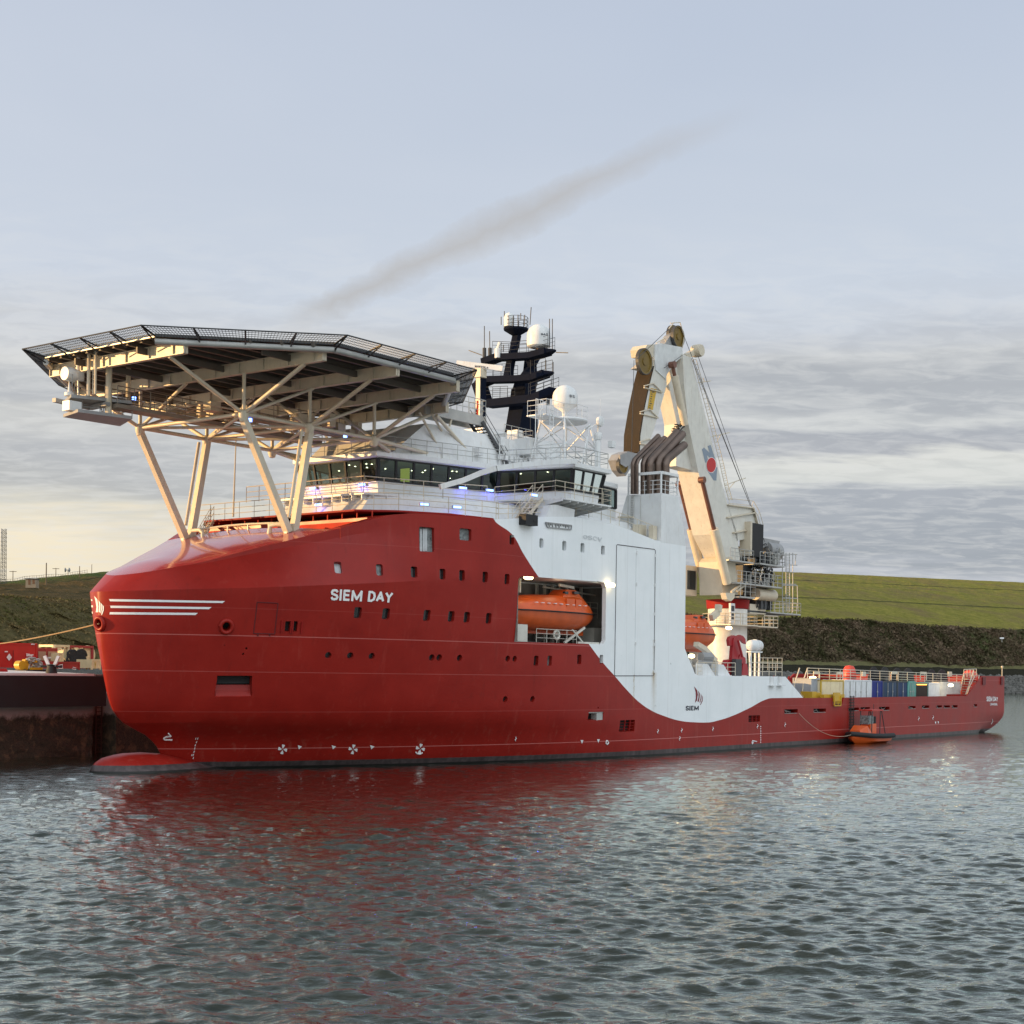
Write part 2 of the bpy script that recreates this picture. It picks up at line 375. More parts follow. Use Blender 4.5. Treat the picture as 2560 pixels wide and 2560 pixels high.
for (a, b, w, h, pn) in ((123,606,46,98,PANE),(326,624,44,98,PANE),(155,988,50,98,PANE),(371,258,42,92,PANE),(596,1382,42,94,PANE),(721,1382,42,94,CURT),(997,1370,38,92,PANE),(1202,1370,34,86,CURT),
                         (645,290,36,90,CURT),(858,314,38,90,CURT),(1027,333,36,88,CURT),(1217,355,34,86,PANE)):
    x, y = K(a, b); pocket(x, y, w/3.715, h/3.715, pane=pn)
for a, b in ((332,1362),(397,1364),(309,1740),(562,1738)):
    x, y = K(a, b); pocket(x, y, 12, 15.5, round_=True, name='porthole')
# ventilation openings and freeing ports low in the side
for (x0, y0, x1, y1, nm) in ((1549.5,1800.5,1587,1829,'vent'),(1871.5,1788.5,1900,1804.5,'vent'),(1471,1780,1509,1800,'side_opening'),(1961,1773,1994.5,1783.5,'freeing_port'),(2034,1771.5,2065,1781,'freeing_port'),
                             (2121,1769,2147.5,1777,'freeing_port'),(2151,1768,2175,1777,'freeing_port'),(2198,1767,2224,1776,'freeing_port'),(2271,1765,2289,1772,'freeing_port'),(2305,1763.5,2323,1771,'freeing_port'),(2341,1763.5,2355,1770,'freeing_port'),(2359,1763.5,2375,1770,'freeing_port'),(2380,1763,2394,1770,'freeing_port'),(2434.5,1760.5,2443,1767.5,'freeing_port')):
    p, n, x, y, W_, H_ = pocket((x0+x1)/2, (y0+y1)/2, x1-x0, y1-y0, depth=.7, r=.05, pane=BLACK, name=nm)
    m = MB()
    if nm == 'vent':
        for k in (1, 2): m.beam(p+x*(W_*(k/3-.5))-y*H_/2-n*.03, p+x*(W_*(k/3-.5))+y*H_/2-n*.03, .09, .05)
        for k in (1, 2, 3): m.beam(p-x*W_/2+y*H_*(k/4-.5)-n*.1, p+x*W_/2+y*H_*(k/4-.5)-n*.1, .03, .03)
        panes.append((m, 'vent_grille', REDP))
    elif nm == 'side_opening':
        m.beam(p-x*W_/2+y*.25-n*.12, p+x*W_/2+y*.25-n*.12, .08, .08); m.box(*[c for pr in zip((p+x*.1-n*.5-y*.4), (p+x*W_/2-n*.1+y*.2)) for c in sorted(pr)])
        panes.append((m, 'roller_fairlead', GALV))
    else:
        for k in range(2): m.tube(p+x*W_*(random.random()-.5)*.8-y*H_*.3-n*.25, p+x*W_*(random.random()-.5)*.8+y*H_*.35-n*.3, .035)
        m.beam(p-x*W_/2-y*H_*.47+n*.01, p+x*W_*.45-y*H_*.47+n*.01, .05, .03)
        panes.append((m, 'freeing_port_bar', GALV))
# vent pair on the bow, chock holes, anchor pocket
for (a, b) in ((338,813),(389,813)):
    x, y = G(a, b); pocket(x, y, 13, 26, depth=.35, r=.03, pane=BLACK, name='bow_vent')
for (x, y, s) in ((566,1566.5,17),(249.5,1559,13)): pocket(x, y, s, s+3, depth=.8, round_=True, pane=BLACK, name='chock')
for (x, y, s) in ((616,1621,5.5),(608,1635,5.5),(561,1613,3),(1495.5,1769.5,5),(1677,1659.5,3.5),(1638,1765,3.5)): pocket(x, y, s, s, depth=.2, round_=True, pane=BLACK, name='drain_hole')
pa, na = hit(586,1702); pb, _ = hit(543,1690); pc, _ = hit(631,1690); pt, _ = hit(586,1689)
z_ = Vector((0,0,1)); ax = (pc-pb).normalized(); an = Vector((-ax.y, ax.x, 0)).normalized(); an = an if an.dot(na) > 0 else -an
A0 = (pb+pc)/2; Wp = (pc-pb).length
vs = []
for sx in (-.5, .5):
    for (d, hh) in ((.8,.02),(.8,-1.75),(-.1,-1.62),(-.42,-1.25),(-.6,-.9),(-.68,-.55),(-1.9,-.5),(-1.9,.02)): vs.append(A0+ax*sx*Wp*(1+.14*(hh < -1.4))+an*d+z_*hh)
cut.add(vs, [tuple(range(8)), tuple(range(8,16))[::-1]]+[(i, 8+i, 8+(i+1) % 8, (i+1) % 8) for i in range(8)])
# lifeboat bay, mooring well
RB = [(26.45,8.62),(26.45,13.0),(26.7,13.22),(28.8,13.27),(36.1,13.36),(36.2,13.4),(37.1,13.35),(37.38,12.95),(37.38,9.0),(37.1,8.68)]
cut.prism(RB, 11.9, 13.2, 1); cut.box(26.47, 41.0, 7.6, 11.95, 8.62, 13.3)
def wellv(u): return interp(BE, u)-.85
wp = [(12.6, wellv(12.6)), (13.6, wellv(13.6)), (14.6, wellv(14.6)), (15.3, wellv(15.3)), (15.3, -wellv(15.3)), (14.6, -wellv(14.6)), (13.6, -wellv(13.6)), (12.6, -wellv(12.6))]
cut.prism(wp, 13.2, 18.5, 2)
anc = MB(); anc.add([A0+ax*sx*Wp*.98+an*d+z_*hh for sx in (-.5,.5) for (d, hh) in ((-.8,-.48),(-1.85,-.46),(-1.85,-.02),(-.8,-.02))], [(0,1,2,3),(7,6,5,4),(0,4,5,1),(1,5,6,2),(2,6,7,3),(3,7,4,0)]); panes.append((anc, 'anchor_pocket_shade', BLACK))  # black block standing in for the shadow inside the upper anchor pocket
hullo = hb.build('hull', HULL, ship, smooth=True, ang=24)
def weld(me, d=.0008):
    bm = bmesh.new(); bm.from_mesh(me); bmesh.ops.remove_doubles(bm, verts=bm.verts, dist=d)
    bmesh.ops.dissolve_degenerate(bm, dist=1e-4, edges=bm.edges); bmesh.ops.recalc_face_normals(bm, faces=bm.faces); bm.to_mesh(me); bm.free()
weld(hullo.data)
cuto = cut.build('cutter_tool', HULL, ship)
md = hullo.modifiers.new('b', 'BOOLEAN'); md.operation = 'DIFFERENCE'; md.object = cuto; md.solver = 'EXACT'; md.use_self = True
dg = bpy.context.evaluated_depsgraph_get(); me2 = bpy.data.meshes.new_from_object(hullo.evaluated_get(dg))
hullo.modifiers.clear(); old = hullo.data; hullo.data = me2; me2.name = 'hull'
print('HULL faces', len(old.polygons), '->', len(me2.polygons))
me2.polygons.foreach_set('use_smooth', [True]*len(me2.polygons)); me2.set_sharp_from_angle(angle=math.radians(13))
bpy.data.objects.remove(cuto); 
for m, nm, mt in panes: m.build(nm, mt, hullo)
def hpart(m, name, mt, **k): return m.build(name, mt, hullo, **k)
# bulb
m = MB(); rings = []
BT = [(-.05,.0,.05),(.12,.35,.6),(.45,.68,1.05),(1.1,.95,1.5),(2.2,1.13,1.9),(3.6,1.15,2.15),(5.1,1.02,2.25),(7,.6,2.3),(9.5,.2,2.2)]
for u, zt, w in BT:
    ring = []; zc = -1.2; rt = zt-zc
    for i in range(20):
        a = 2*math.pi*i/20; ring.append((u+(.35*(1-math.sin(a)) if u < 1 else 0), w*math.cos(a)*1.38, zc+rt*math.sin(a)))
    rings.append(ring)
m.loft(rings); hpart(m, 'bulbous_bow', HULL, smooth=True, ang=60)
# rims and details on the shell
def ring_on(px, py, R_, r, n=16):
    p, nn = hit(px, py); z = Vector((0,0,1)); y = (z-nn*z.dot(nn)).normalized(); x = y.cross(nn)
    pts = [p+nn*.03+x*R_*math.cos(2*math.pi*i/n)+y*R_*1.1*math.sin(2*math.pi*i/n) for i in range(n+1)]
    mm = MB(); mm.bend(pts, r, 8); return mm
hpart(ring_on(566,1566.5,.36,.13), 'chock_rim', HULL, smooth=True, ang=60); hpart(ring_on(249.5,1559,.34,.13), 'chock_rim', HULL, smooth=True, ang=60)
def strip(pts, wd, off, mt, name, closed=True, par=None):   # thin raised line following the shell through pixels
    mm = MB(); L = list(pts)+([pts[0]] if closed else []); prev = None
    for a, b in zip(L, L[1:]):
        k = max(1, int(math.dist(a, b)/12))
        for i in range(k):
            p, _ = hit(a[0]+(b[0]-a[0])*i/k, a[1]+(b[1]-a[1])*i/k, off); q, _ = hit(a[0]+(b[0]-a[0])*(i+1)/k, a[1]+(b[1]-a[1])*(i+1)/k, off)
            mm.tube(p, q, wd, 4)
    return hpart(mm, name, mt)
LINE = mat('seal_line', (.03,.025,.03), .6); LINER = mat('red_seal', (.09,.008,.01), .6)
strip([(1541,1364),(1543,1361.5),(1636,1373.5),(1638,1376),(1634.5,1686),(1632,1689.5),(1537,1689.5),(1536,1687)], .03, .015, LINE, 'side_door_seal')
strip([(1590.5,1372),(1586.5,1688)], .014, .0, mat('faint_line', (.35,.36,.38), .6), 'side_door_seam', closed=False)
m = MB()
for x, y in ((1637,1389),(1636.5,1463),(1635.6,1535),(1635.3,1611),(1635,1678),(1591,1382),(1590,1460),(1588,1608)):
    p, n = hit(x, y, .04); m.box(p.x-.07, p.x+.07, p.y-.05, p.y+.05, p.z-.12, p.z+.12)
m.bsplit('side_door_hinge', WHITE, hullo)
x0, y0 = G(122,640); strip([G(122,640),G(270,648),G(246,866),G(96,862)], .03, .01, LINER, 'shell_door_seal')
m = MB()
for a in (126, 210):
    p, _ = hit(*G(a,868), .02); q, _ = hit(*G(a,880), .02); m.beam(p, q, .1, .06)
m.bsplit('shell_door_hinge', LINER, hullo)
m = MB()
for (a, b) in ((298,772),(364,775),(376,776),(440,778)):
    p, _ = hit(*G(a,b), .05); q, _ = hit(*G(a-8,b+84), .05); m.beam(p, q, .09, .08)
hpart(m, 'bow_vent_frame', REDP)
# painted marks: sheets lying 8 mm proud of the plating
MW = mat('white_mark', (.82,.82,.82), .5, var=.03); MN = mat('navy_mark', (.012,.016,.035), .5, var=.05); MR = mat('maroon_mark', (.20,.01,.02), .5, var=.05); MK = mat('grey_mark', (.22,.27,.33), .5, var=.05)
def decal(polys, name, mt, par=None, hf=None, sub=14, off=.02):
    hf = hf or (lambda x, y: hit(x, y, off)[0]); mm = MB()
    if name in ('tug_mark', 'starboard_stripe') and len(polys) > 1: return [decal([p], name, mt, par, hf, sub, off) for p in polys][0]
    for poly in polys:
        bm = bmesh.new(); vs = [bm.verts.new((x, y, 0)) for x, y in poly]
        try: f = bm.faces.new(vs)
        except Exception: bm.free(); continue
        bmesh.ops.triangulate(bm, faces=[f])
        for _ in range(3):
            es = [e for e in bm.edges if e.calc_length() > sub]
            if not es: break
            bmesh.ops.subdivide_edges(bm, edges=es, cuts=1); bmesh.ops.triangulate(bm, faces=bm.faces[:])
        bm.verts.ensure_lookup_table(); mp = {v: i for i, v in enumerate(bm.verts)}
        mm.add([hf(v.co.x, v.co.y) for v in bm.verts], [tuple(mp[v] for v in f.verts) for f in bm.faces]); bm.free()
    return mm.build(name, mt, par or hullo)
GLYPH = {'S': [[(.95,.80),(.75,.97),(.5,1.),(.2,.95),(.06,.77),(.15,.6),(.5,.51),(.85,.41),(.95,.24),(.8,.05),(.5,0),(.2,.03),(.04,.22)]], 'I': [[(.5,0),(.5,1)]], 'E': [[(.95,1),(.12,1),(.12,0),(.97,0)],[(.12,.52),(.88,.52)]],
 'M': [[(.05,0),(.05,1),(.5,.12),(.95,1),(.95,0)]], 'D': [[(.1,0),(.1,1),(.5,1),(.85,.84),(.95,.5),(.85,.16),(.5,0),(.1,0)]], 'A': [[(.0,0),(.5,1),(1.,0)],[(.2,.33),(.8,.33)]], 'Y': [[(.02,1),(.5,.45),(.98,1)],[(.5,.45),(.5,0)]],
 'L': [[(.1,1),(.1,0),(.92,0)]], 'O': [[(.5,1),(.15,.84),(.04,.5),(.15,.16),(.5,0),(.85,.16),(.96,.5),(.85,.84),(.5,1)]], 'C': [[(.93,.78),(.7,.97),(.35,.97),(.08,.72),(.06,.3),(.33,.03),(.7,.03),(.93,.22)]], 'T': [[(.02,1),(.98,1)],[(.5,1),(.5,0)]],
 'V': [[(.02,1),(.5,0),(.98,1)]], 'N': [[(.08,0),(.08,1),(.92,0),(.92,1)]], 'W': [[(.0,1),(.25,0),(.5,.8),(.75,0),(1.,1)]], 'R': [[(.1,0),(.1,1),(.7,1),(.92,.77),(.7,.52),(.1,.52)],[(.6,.52),(.95,0)]]}
def textmesh(s, bold=.0, sx=1.0):
    adv = {' ': .45, 'I': .34, 'M': 1.12, 'W': 1.2}; x = 0; vs = []; fs = []; w = .195+bold
    for c in s:
        W_ = adv.get(c, .82)
        for pl_ in GLYPH.get(c, []):
            P_ = [np.array((x+.1+(W_-.2)*a, w/2+(1-w)*b)) for a, b in pl_]; n = len(P_)
            for i in range(n-1):
                p, q = P_[i], P_[i+1]; d = (q-p)/np.hypot(*(q-p)); nn = np.array((-d[1], d[0]))*w/2; e0 = d*w*.32 if i > 0 else d*w*.5*(abs(d[1]) > .95); e1 = d*w*.32 if i < n-2 else d*w*.5*(abs(d[1]) > .95)
                b0 = len(vs); vs += [tuple(p-e0+nn), tuple(p-e0-nn), tuple(q+e1-nn), tuple(q+e1+nn)]; fs.append((b0, b0+1, b0+2, b0+3))
        x += W_
    vs = np.array(vs); mn, mx = vs.min(0), vs.max(0); return (vs-mn)/(mx-mn), fs
def textmesh_font(s, bold=.0, sx=1.0):
    cu = bpy.data.curves.new('t', 'FONT'); cu.body = s; cu.offset = bold; cu.resolution_u = 4
    o = bpy.data.objects.new('t', cu); COL.objects.link(o); dg = bpy.context.evaluated_depsgraph_get(); dg.update()
    me = bpy.data.meshes.new_from_object(o.evaluated_get(dg)); bpy.data.objects.remove(o)
    vs = np.array([v.co[:2] for v in me.vertices]); mn, mx = vs.min(0), vs.max(0); vs = (vs-mn)/(mx-mn)
    fs = [tuple(p.vertices) for p in me.polygons]; bpy.data.meshes.remove(me); return vs, fs
def text(s, TL, TR, BL, BR, name, mt, par=None, hf=None, bold=.0, off=.02):
    vs, fs = textmesh(s, bold); hf = hf or (lambda x, y: hit(x, y, off)[0]); out = []
    for k_, (a, b) in enumerate(vs):
        tx, ty = TL[0]+(TR[0]-TL[0])*a, TL[1]+(TR[1]-TL[1])*a; bx, by = BL[0]+(BR[0]-BL[0])*a, BL[1]+(BR[1]-BL[1])*a
        p_ = Vector(hf(bx+(tx-bx)*b, by+(ty-by)*b)); out.append(p_+(OC-p_).normalized()*.005*((k_//4) % 7))
    mm = MB(); mm.add(out, fs); return mm.build(name, mt, par or hullo)
text('SIEM DAY', (827,1471.5),(983.5,1479.5),(825,1501),(980,1507), 'ship_name', MW, bold=.008)
text('SIEM DAY', (2466,1741),(2494.5,1741.5),(2466,1753.5),(2494,1753.5), 'stern_name', MW, bold=.0)
text('LIMASSOL', (2475,1757.5),(2493.5,1757.5),(2475,1763.5),(2493.5,1763.5), 'port_of_registry', MW)
text('SIEM', (1714,1764.5),(1747,1764),(1713.5,1776.5),(1746.5,1775.5), 'company_name', MN, bold=.008)
text('OSCV', (1457,1336),(1505,1343),(1457,1347),(1505,1355), 'faint_lettering', mat('faint_letters', (.60,.63,.65), .6))
Q = lambda x, y: (1700+x/6.232, 1480+y/6.232)
decal([[Q(*p) for p in b] for b in ([(218,1470),(265,1530),(276,1600),(262,1690),(230,1725),(245,1650),(243,1560)],[(280,1535),(305,1580),(303,1650),(290,1710),(270,1705),(287,1640),(288,1580)],[(320,1580),(333,1620),(328,1670),(310,1725),(302,1718),(318,1660),(322,1620)],[(338,1605),(353,1640),(348,1700),(318,1762),(312,1755),(338,1690),(344,1640)])], 'company_emblem', MR)
Z2 = lambda x, y: (x/6.44+6, 1400+y/6.44)
decal([[Z2(*p) for p in b] for b in ([(1483,578),(1530,630),(1548,740),(1545,840),(1508,842),(1520,760),(1505,660)],[(1552,650),(1580,690),(1582,760),(1575,842),(1555,838),(1562,740)],[(1588,690),(1608,715),(1606,790),(1592,860),(1582,850),(1592,760)],[(1614,718),(1637,750),(1634,810),(1606,888),(1594,880),(1616,800)])], 'bow_emblem', MW, sub=6)
Bq = lambda x, y: (x/2.8406, 1280+y/2.8406)
for pl in ([(775,618),(1598,632),(1580,646),(782,634)], [(783,665),(1502,675),(1484,690),(787,681)], [(782,711),(1406,716),(1388,731),(778,727)]):
    a, b, c, d = [Bq(*p) for p in pl]; mm = MB(); n = 24; vs = []
    for i in range(n+1):
        t = i/n; vs += [hit(a[0]+(b[0]-a[0])*t, a[1]+(b[1]-a[1])*t, .02)[0], hit(d[0]+(c[0]-d[0])*t, d[1]+(c[1]-d[1])*t, .02)[0]]
    mm.add(vs, [(2*i, 2*i+2, 2*i+3, 2*i+1) for i in range(n)]); hpart(mm, 'bow_stripe', MW)
decal([[(228.5,1498),(231.5,1498.5),(232,1502.5),(228.8,1502)], [(229,1513),(233,1513.5),(233,1518.5),(229.6,1518)], [(230.5,1529),(232.5,1529),(232.5,1534.5),(231,1534.5)]], 'starboard_stripe', MW, sub=5)
def prop(cx, cy, r, rot):
    out = []
    for k in range(4):
        a = math.radians(rot+90*k); P_ = []
        for rr, da in ((.12,0),(.75,-24),(1,-14),(1,20),(.8,24)): P_.append((cx+r*rr*math.cos(a+math.radians(da))*.92, cy+r*rr*math.sin(a+math.radians(da))))
        out.append(P_)
    return out
for cx, cy in ((706.5,1873),(882.5,1873),(1050.5,1871)): decal(prop(cx, cy, 12.5, -80), 'thruster_mark', MW, sub=9)
strip([(1039,1879.5),(1043,1883.5),(1050,1884.5),(1056,1881)], .05, .03, MW, 'thruster_arc', closed=False)
decal([[(744.5,1862.5),(755,1866),(747,1873)],[(829,1862.5),(840,1866),(832,1873)],[(925,1862.5),(936,1866),(928,1873)],[(1451,1850),(1458,1850),(1454.6,1859)],[(1492,1848),(1499,1848),(1495.5,1857)]], 'tug_mark', MW)
strip([(421,1832),(427.5,1840),(415,1841.5),(409,1845),(412,1848.5),(431,1849)], .05, .03, MW, 'bulb_mark', closed=False)
dr = [(494,1846),(491,1855),(488,1863),(486.5,1871),(485,1879),(483,1887),(483,1895)]
decal([[(x-1.6,y+2.4),(x+.2,y-2.6),(x+2,y-2.6),(x+.4,y+2.4)] for x, y in dr]+[[(x-1,y+2.5),(x+.5,y-2.5),(x+2,y-2.5),(x+.8,y+2.5)] for x, y in ((489,1846),(479,1887))]+[[(1900.3,1815+5.6*k),(1902.3,1815+5.6*k),(1902.3,1817.6+5.6*k),(1900.3,1817.6+5.6*k)] for k in range(8)], 'draught_scale', MW, sub=30)
strip([(1517,1851),(1520,1854),(1520.5,1857.5),(1517.5,1861),(1514.5,1858),(1514.5,1854)], .05, .03, MW, 'load_line_ring')
for x, y in ((1288.7,1848),(1644,1829),(1703.5,1826.5),(1698.5,1847),(1781.5,1823.5),(1893,1817),(1962,1813),(2296,1798),(2332,1795)):
    strip([(x,y-6),(x+1.6,y-2.5),(x-1.4,y+1),(x,y+4)], .035, .03, MW, 'frame_number', closed=False)
strip([(1880,1852),(1891,1854)], .05, .03, MW, 'azimuth_mark', closed=False); strip([(1880,1860),(1882,1856),(1879,1855)], .05, .03, MW, 'azimuth_mark')
strip([(2477,1810),(2481,1804),(2480,1798)], .05, .03, MW, 'stern_mark', closed=False)
decal([[(2337,1804),(2340,1804),(2339.5,1809),(2338,1809)],[(2343.5,1803.5),(2347,1803.5),(2346,1808.5),(2345,1808.5)]], 'tug_mark', MW)
# name board and floodlight box on the white side
m = MB(); q = [hit(x, y, .06)[0] for x, y in ((1362,1306),(1427,1313.5),(1426.5,1324),(1367,1318))]
for a, b in zip(q, q[1:]+q[:1]): m.beam(a, b, .07, .07)
for k in range(15):
    t = (k+.5)/15; a = q[0].lerp(q[1], t); b = q[3].lerp(q[2], t)
    if k % 5 != 4: m.beam(a.lerp(b, .15), a.lerp(b, .85 if k % 2 else .5), .07, .04)
    if k % 3 == 0: m.beam(a.lerp(b, .3), q[0].lerp(q[1], t+.04).lerp(q[3].lerp(q[2], t+.04), .3), .06, .04)
hpart(m, 'name_board', GREY)
p, n = hit(1316,1303); m = MB(); m.box(p.x-.85, p.x+.55, p.y-.02, p.y+.6, p.z-.32, p.z+.42); m.box(p.x+.0, p.x+.35, p.y+.6, p.y+.63, p.z-.05, p.z+.03); hpart(m, 'sidelight_box', BLACK)
# foredeck whaleback
m = MB(); nf = 16; fc_ = [i for i, c in enumerate(cols) if CS[i][-1][0] <= 12.75]
for i in fc_:
    u, b, z = CS[i][-1]; cr = .42*min(1, (u-1.5)/2.5)
    for k in range(nf+1):
        f = -1+2*k/nf; m.v.append((min(u, 12.55), b*f, z+.004+cr*(1-f*f)))
for a in range(len(fc_)-1):
    for k in range(nf): m.f.append((a*(nf+1)+k, (a+1)*(nf+1)+k, (a+1)*(nf+1)+k+1, a*(nf+1)+k+1)); m.mi.append(0)
zl = interp(ZE, 12.5)
FD = mat('foredeck_red', (.38,.03,.03), .16, var=.08, dirt=.05, bump=.1, scale=.5, coat=.5); m.build('foredeck', FD, ship, smooth=True, ang=40)
# ------------------------------------------------------------------ mooring deck, red front, railings
BR = mat('bulkhead_red', (.48,.05,.03), .7, var=.15, dirt=.4, spec=.1)
m = MB(); m.box(12.56, 12.62, -8.4, 8.4, 13.2, interp(ZE, 12.6)+.02); m.build('breakwater', BR, ship)
m = MB(); m.box(15.2, 15.29, -9.0, 9.0, 13.2, 16.3)
for v in np.arange(-9, 9.1, 1.35): m.beam((15.38, v, 16.3), (15.38, v, 16.95), .07, .07)
for v in np.arange(-8, 8.5, 2.1): m.box(14.9, 15.3, v, v+.12, 14.2, 16.0); m.box(15.0, 15.3, v+.3, v+1.3, 15.5, 15.58)
m.build('front_bulkhead', BR, ship)
m = MB()
for v in (-5.2, -2.4, .5, 3.4, 5.9):
    m.lathe((13.6+.3*math.sin(v), v, 14.6), [(.15,-.5),(.75,-.5),(.75,-.42),(.35,-.4),(.35,.4),(.75,.42),(.75,.5),(.15,.5)], 16, ax=1)
    m.box(13.2, 14.6, v-.65, v+.65, 13.3, 14.0)
for v in (-7, -3.8, -1, 2, 4.8, 7): m.lathe((13.1, v, 13.2), [(.22,0),(.22,1.9),(.32,1.95),(.32,2.1),(.05,2.15)], 12)
m.build('mooring_winches', mat('winch_orange', (.42,.07,.03), .5, dirt=.5), ship, smooth=True)
m = MB(); m.box(12.7, 15.3, -8, 8, 13.18, 13.24); m.build('mooring_deck', REDP, ship)
m = MB(); ue = [(14.9,-7.4),(14.9,7.4),(16.8,9.6),(20,11.3),(24,11.9),(24,-11.9),(20,-11.3),(16.8,-9.6)]
m.prism(ue, 16.94, 17.06, 2); m.build('forward_deck', REDP, ship)
m = MB(); a, b, c = at(485,1341,v=-3.6), at(600,1344,v=1.0), at(683,1337,v=4.2)
lo = [Vector((11.9, v, interp(ZE,11.9)+.42*(1-(v/7.6)**2)-.02)) for v in (-5.5,-3.5,-1.5,.5,2.5,4.3)]
for p, q_ in zip(lo, lo[1:]): m.tube(p+Vector((0,0,.42)), q_+Vector((0,0,.42)), .07, 8)
for p in lo: m.tube(p, p+Vector((0,0,.42)), .06)
m.bend([Vector((11.2,4.9,15.85)), Vector((11.0,4.2,15.9)), Vector((10.9,3.7,15.8)), Vector((10.9,3.6,15.2))], .16); m.bend([Vector((11.2,-4.3,15.9)), Vector((11.1,-3.4,15.9)), Vector((11.1,-3.1,15.7)), Vector((11.1,-3.1,15.2))], .13)
m.build('foredeck_pipe_rail', CREAM, ship, smooth=True)
m = MB(); m.tube(at(583,1292,v=-4.5), at(590,1100,v=-4.5), .07, 8, .035); m.lathe(at(590,1100,v=-4.5), [(.02,-.1),(.12,0),(.1,.15),(.02,.25)], 8); m.build('jackstaff', CREAM, ship, smooth=True)
# lower rail and upper rail, stairs at the port wing and the starboard ladder
m = MB(); m.rail([(15.0,-9,17.06),(15.0,-6.8,17.06),(15.0,6.8,17.06),(16.9,9.5,17.06),(20,11.2,17.02),(24.2,12.15,17.0)], 1.15, 3, 1.5)
m.rail([at(1240,1298,v=12.1), at(1300,1296,v=12.1), at(1360,1293,v=11.6)], 1.1, 3, 1.5)
m.build('forward_railing', CREAM, ship)
m = MB(); m.rail([(19.5,-8,18.85),(19.5,-3.9,18.85),(19.5,3.9,18.85),(25.2,6.3,18.85),(28.4,7.8,18.85)], 1.15, 3, 1.5, r=.033)
m.build('bridge_walk_railing', CREAM, ship)
# ------------------------------------------------------------------ superstructure (white)
def pl(pts): return pts+[(u, -v) for u, v in pts[::-1]]
def frustum(m, bot, top, z0, z1):
    return m.loft([[(u, v, z0) for u, v in bot], [(u, v, z1) for u, v in top]])
m = MB()
frustum(m, pl([(18.8,3.9),(26,8.6),(31,10.8),(45,10.8)]), pl([(20.0,4.1),(25,6.9),(31,9.2),(45,9.2)]), 17.06, 18.72)
m.build('lower_house', WHITE, ship)
m = MB(); m.prism(pl([(19.3,4.1),(25.1,6.5),(28.8,8.2),(45,8.2)]), 18.72, 18.85, 2)
for k in range(9):
    v = -3.8+k*.95; m.box(19.35, 20.4, v, v+.07, 18.35, 18.72)
for k in range(10):
    u = 20+k*.95; v = 4.3+(u-20)*.42; m.beam((u, v-.9, 18.55), (u, v+.1, 18.66), .06, .3)
m.build('bridge_walkway', WHITE, ship)
# side bulwark pillar that carries the port wing, and wing floor
m = MB()
pil = [at(x, y, v=12.28)[::2] for x, y in ((1362,1292),(1366,1287),(1378,1262),(1392,1262),(1437,1274),(1435,1295))]
pil = [(a, b) for a, b in pil]
m.prism(pil, 11.2, 12.285, 1); m.prism(pil, -12.285, -11.2, 1)
WF = 19.1
wing = [(29.5,7.8),(31.0,13.0),(36.9,13.0),(37.6,11.5),(37.6,7.8)]
m.prism(wing, WF-.12, WF, 2); m.prism([(a,-b) for a, b in wing], WF-.12, WF, 2)
for u in np.arange(30.6, 37.3, 1.0):
    for s in (1,-1): m.prism([(s*9.2, WF-.12), (s*12.95, WF-.12), (s*12.95, WF-.25), (s*9.2, WF-.8)], u, u+.07, 0)
m.bsplit('bridge_wing_floor', WHITE, ship)
# bridge lower wall and roof, window band
lowp = pl([(21.3,3.6),(31.3,6.4),(33.0,12.0),(36.4,12.0),(37,9.0),(45,8)])
lowt = pl([(21.1,3.75),(31.3,6.5),(32.9,12.15),(36.5,12.15),(37,9.0),(45,8)])
wint = pl([(20.85,3.95),(31.2,6.7),(32.7,12.4),(36.8,12.4),(37.1,9.2),(45,8)])
roof = pl([(20.5,4.15),(31.1,6.95),(32.5,12.7),(37.3,12.7),(37.6,9.2),(45,8.2)])
m = MB(); frustum(m, lowp, lowt, 18.86, 19.92); m.build('bridge_wall', WHITE, ship)
m = MB(); frustum(m, wint, roof, 21.42, 21.55); frustum(m, roof, roof, 21.55, 21.85)
frustum(m, [(a+.3, b*.97) for a, b in roof], [(a+.3, b*.97) for a, b in roof], 21.85, 21.95)
m.build('bridge_roof', WHITE, ship)
bridge = MB().box(44.0, 44.2, -8, 8, 17, 21.4).build('bridge_aft_wall', WHITE, ship)
m = MB(); m.box(24, 44, -.4, .4, 19.95, 21.3); m.box(26, 27, -5, 5, 19.95, 20.7); m.box(29.5, 30.3, -6, 2, 19.95, 21.3)
m.build('bridge_console', mat('dark_interior', (.03,.028,.025), .7), ship)
m = MB()
for k in range(26): u = 22+random.random()*13; v = (random.random()-.5)*2*interp([(21,3.2),(31,6),(33,11.3),(37,11)], u); m.box(u, u+.09, v, v+.09, 21.38, 21.4)
m.bsplit('ceiling_lamp', emat('ceiling_lamp_glow', (1,.85,.55), 12), ship, gap=.02)
m = MB(); m.box(24.2, 24.3, 3.1, 3.9, 20.0, 21.1); m.build('lit_cabinet', emat('cabinet_glow', (.75,.75,.1), .55), ship)
glz = MB(); frm = MB(); G0, G1 = 19.92, 21.42; lw = lowt; wt = wint
segs = {0:5, 1:8, 2:4, 3:3, 4:2, 5:4}
npt = len(lw)
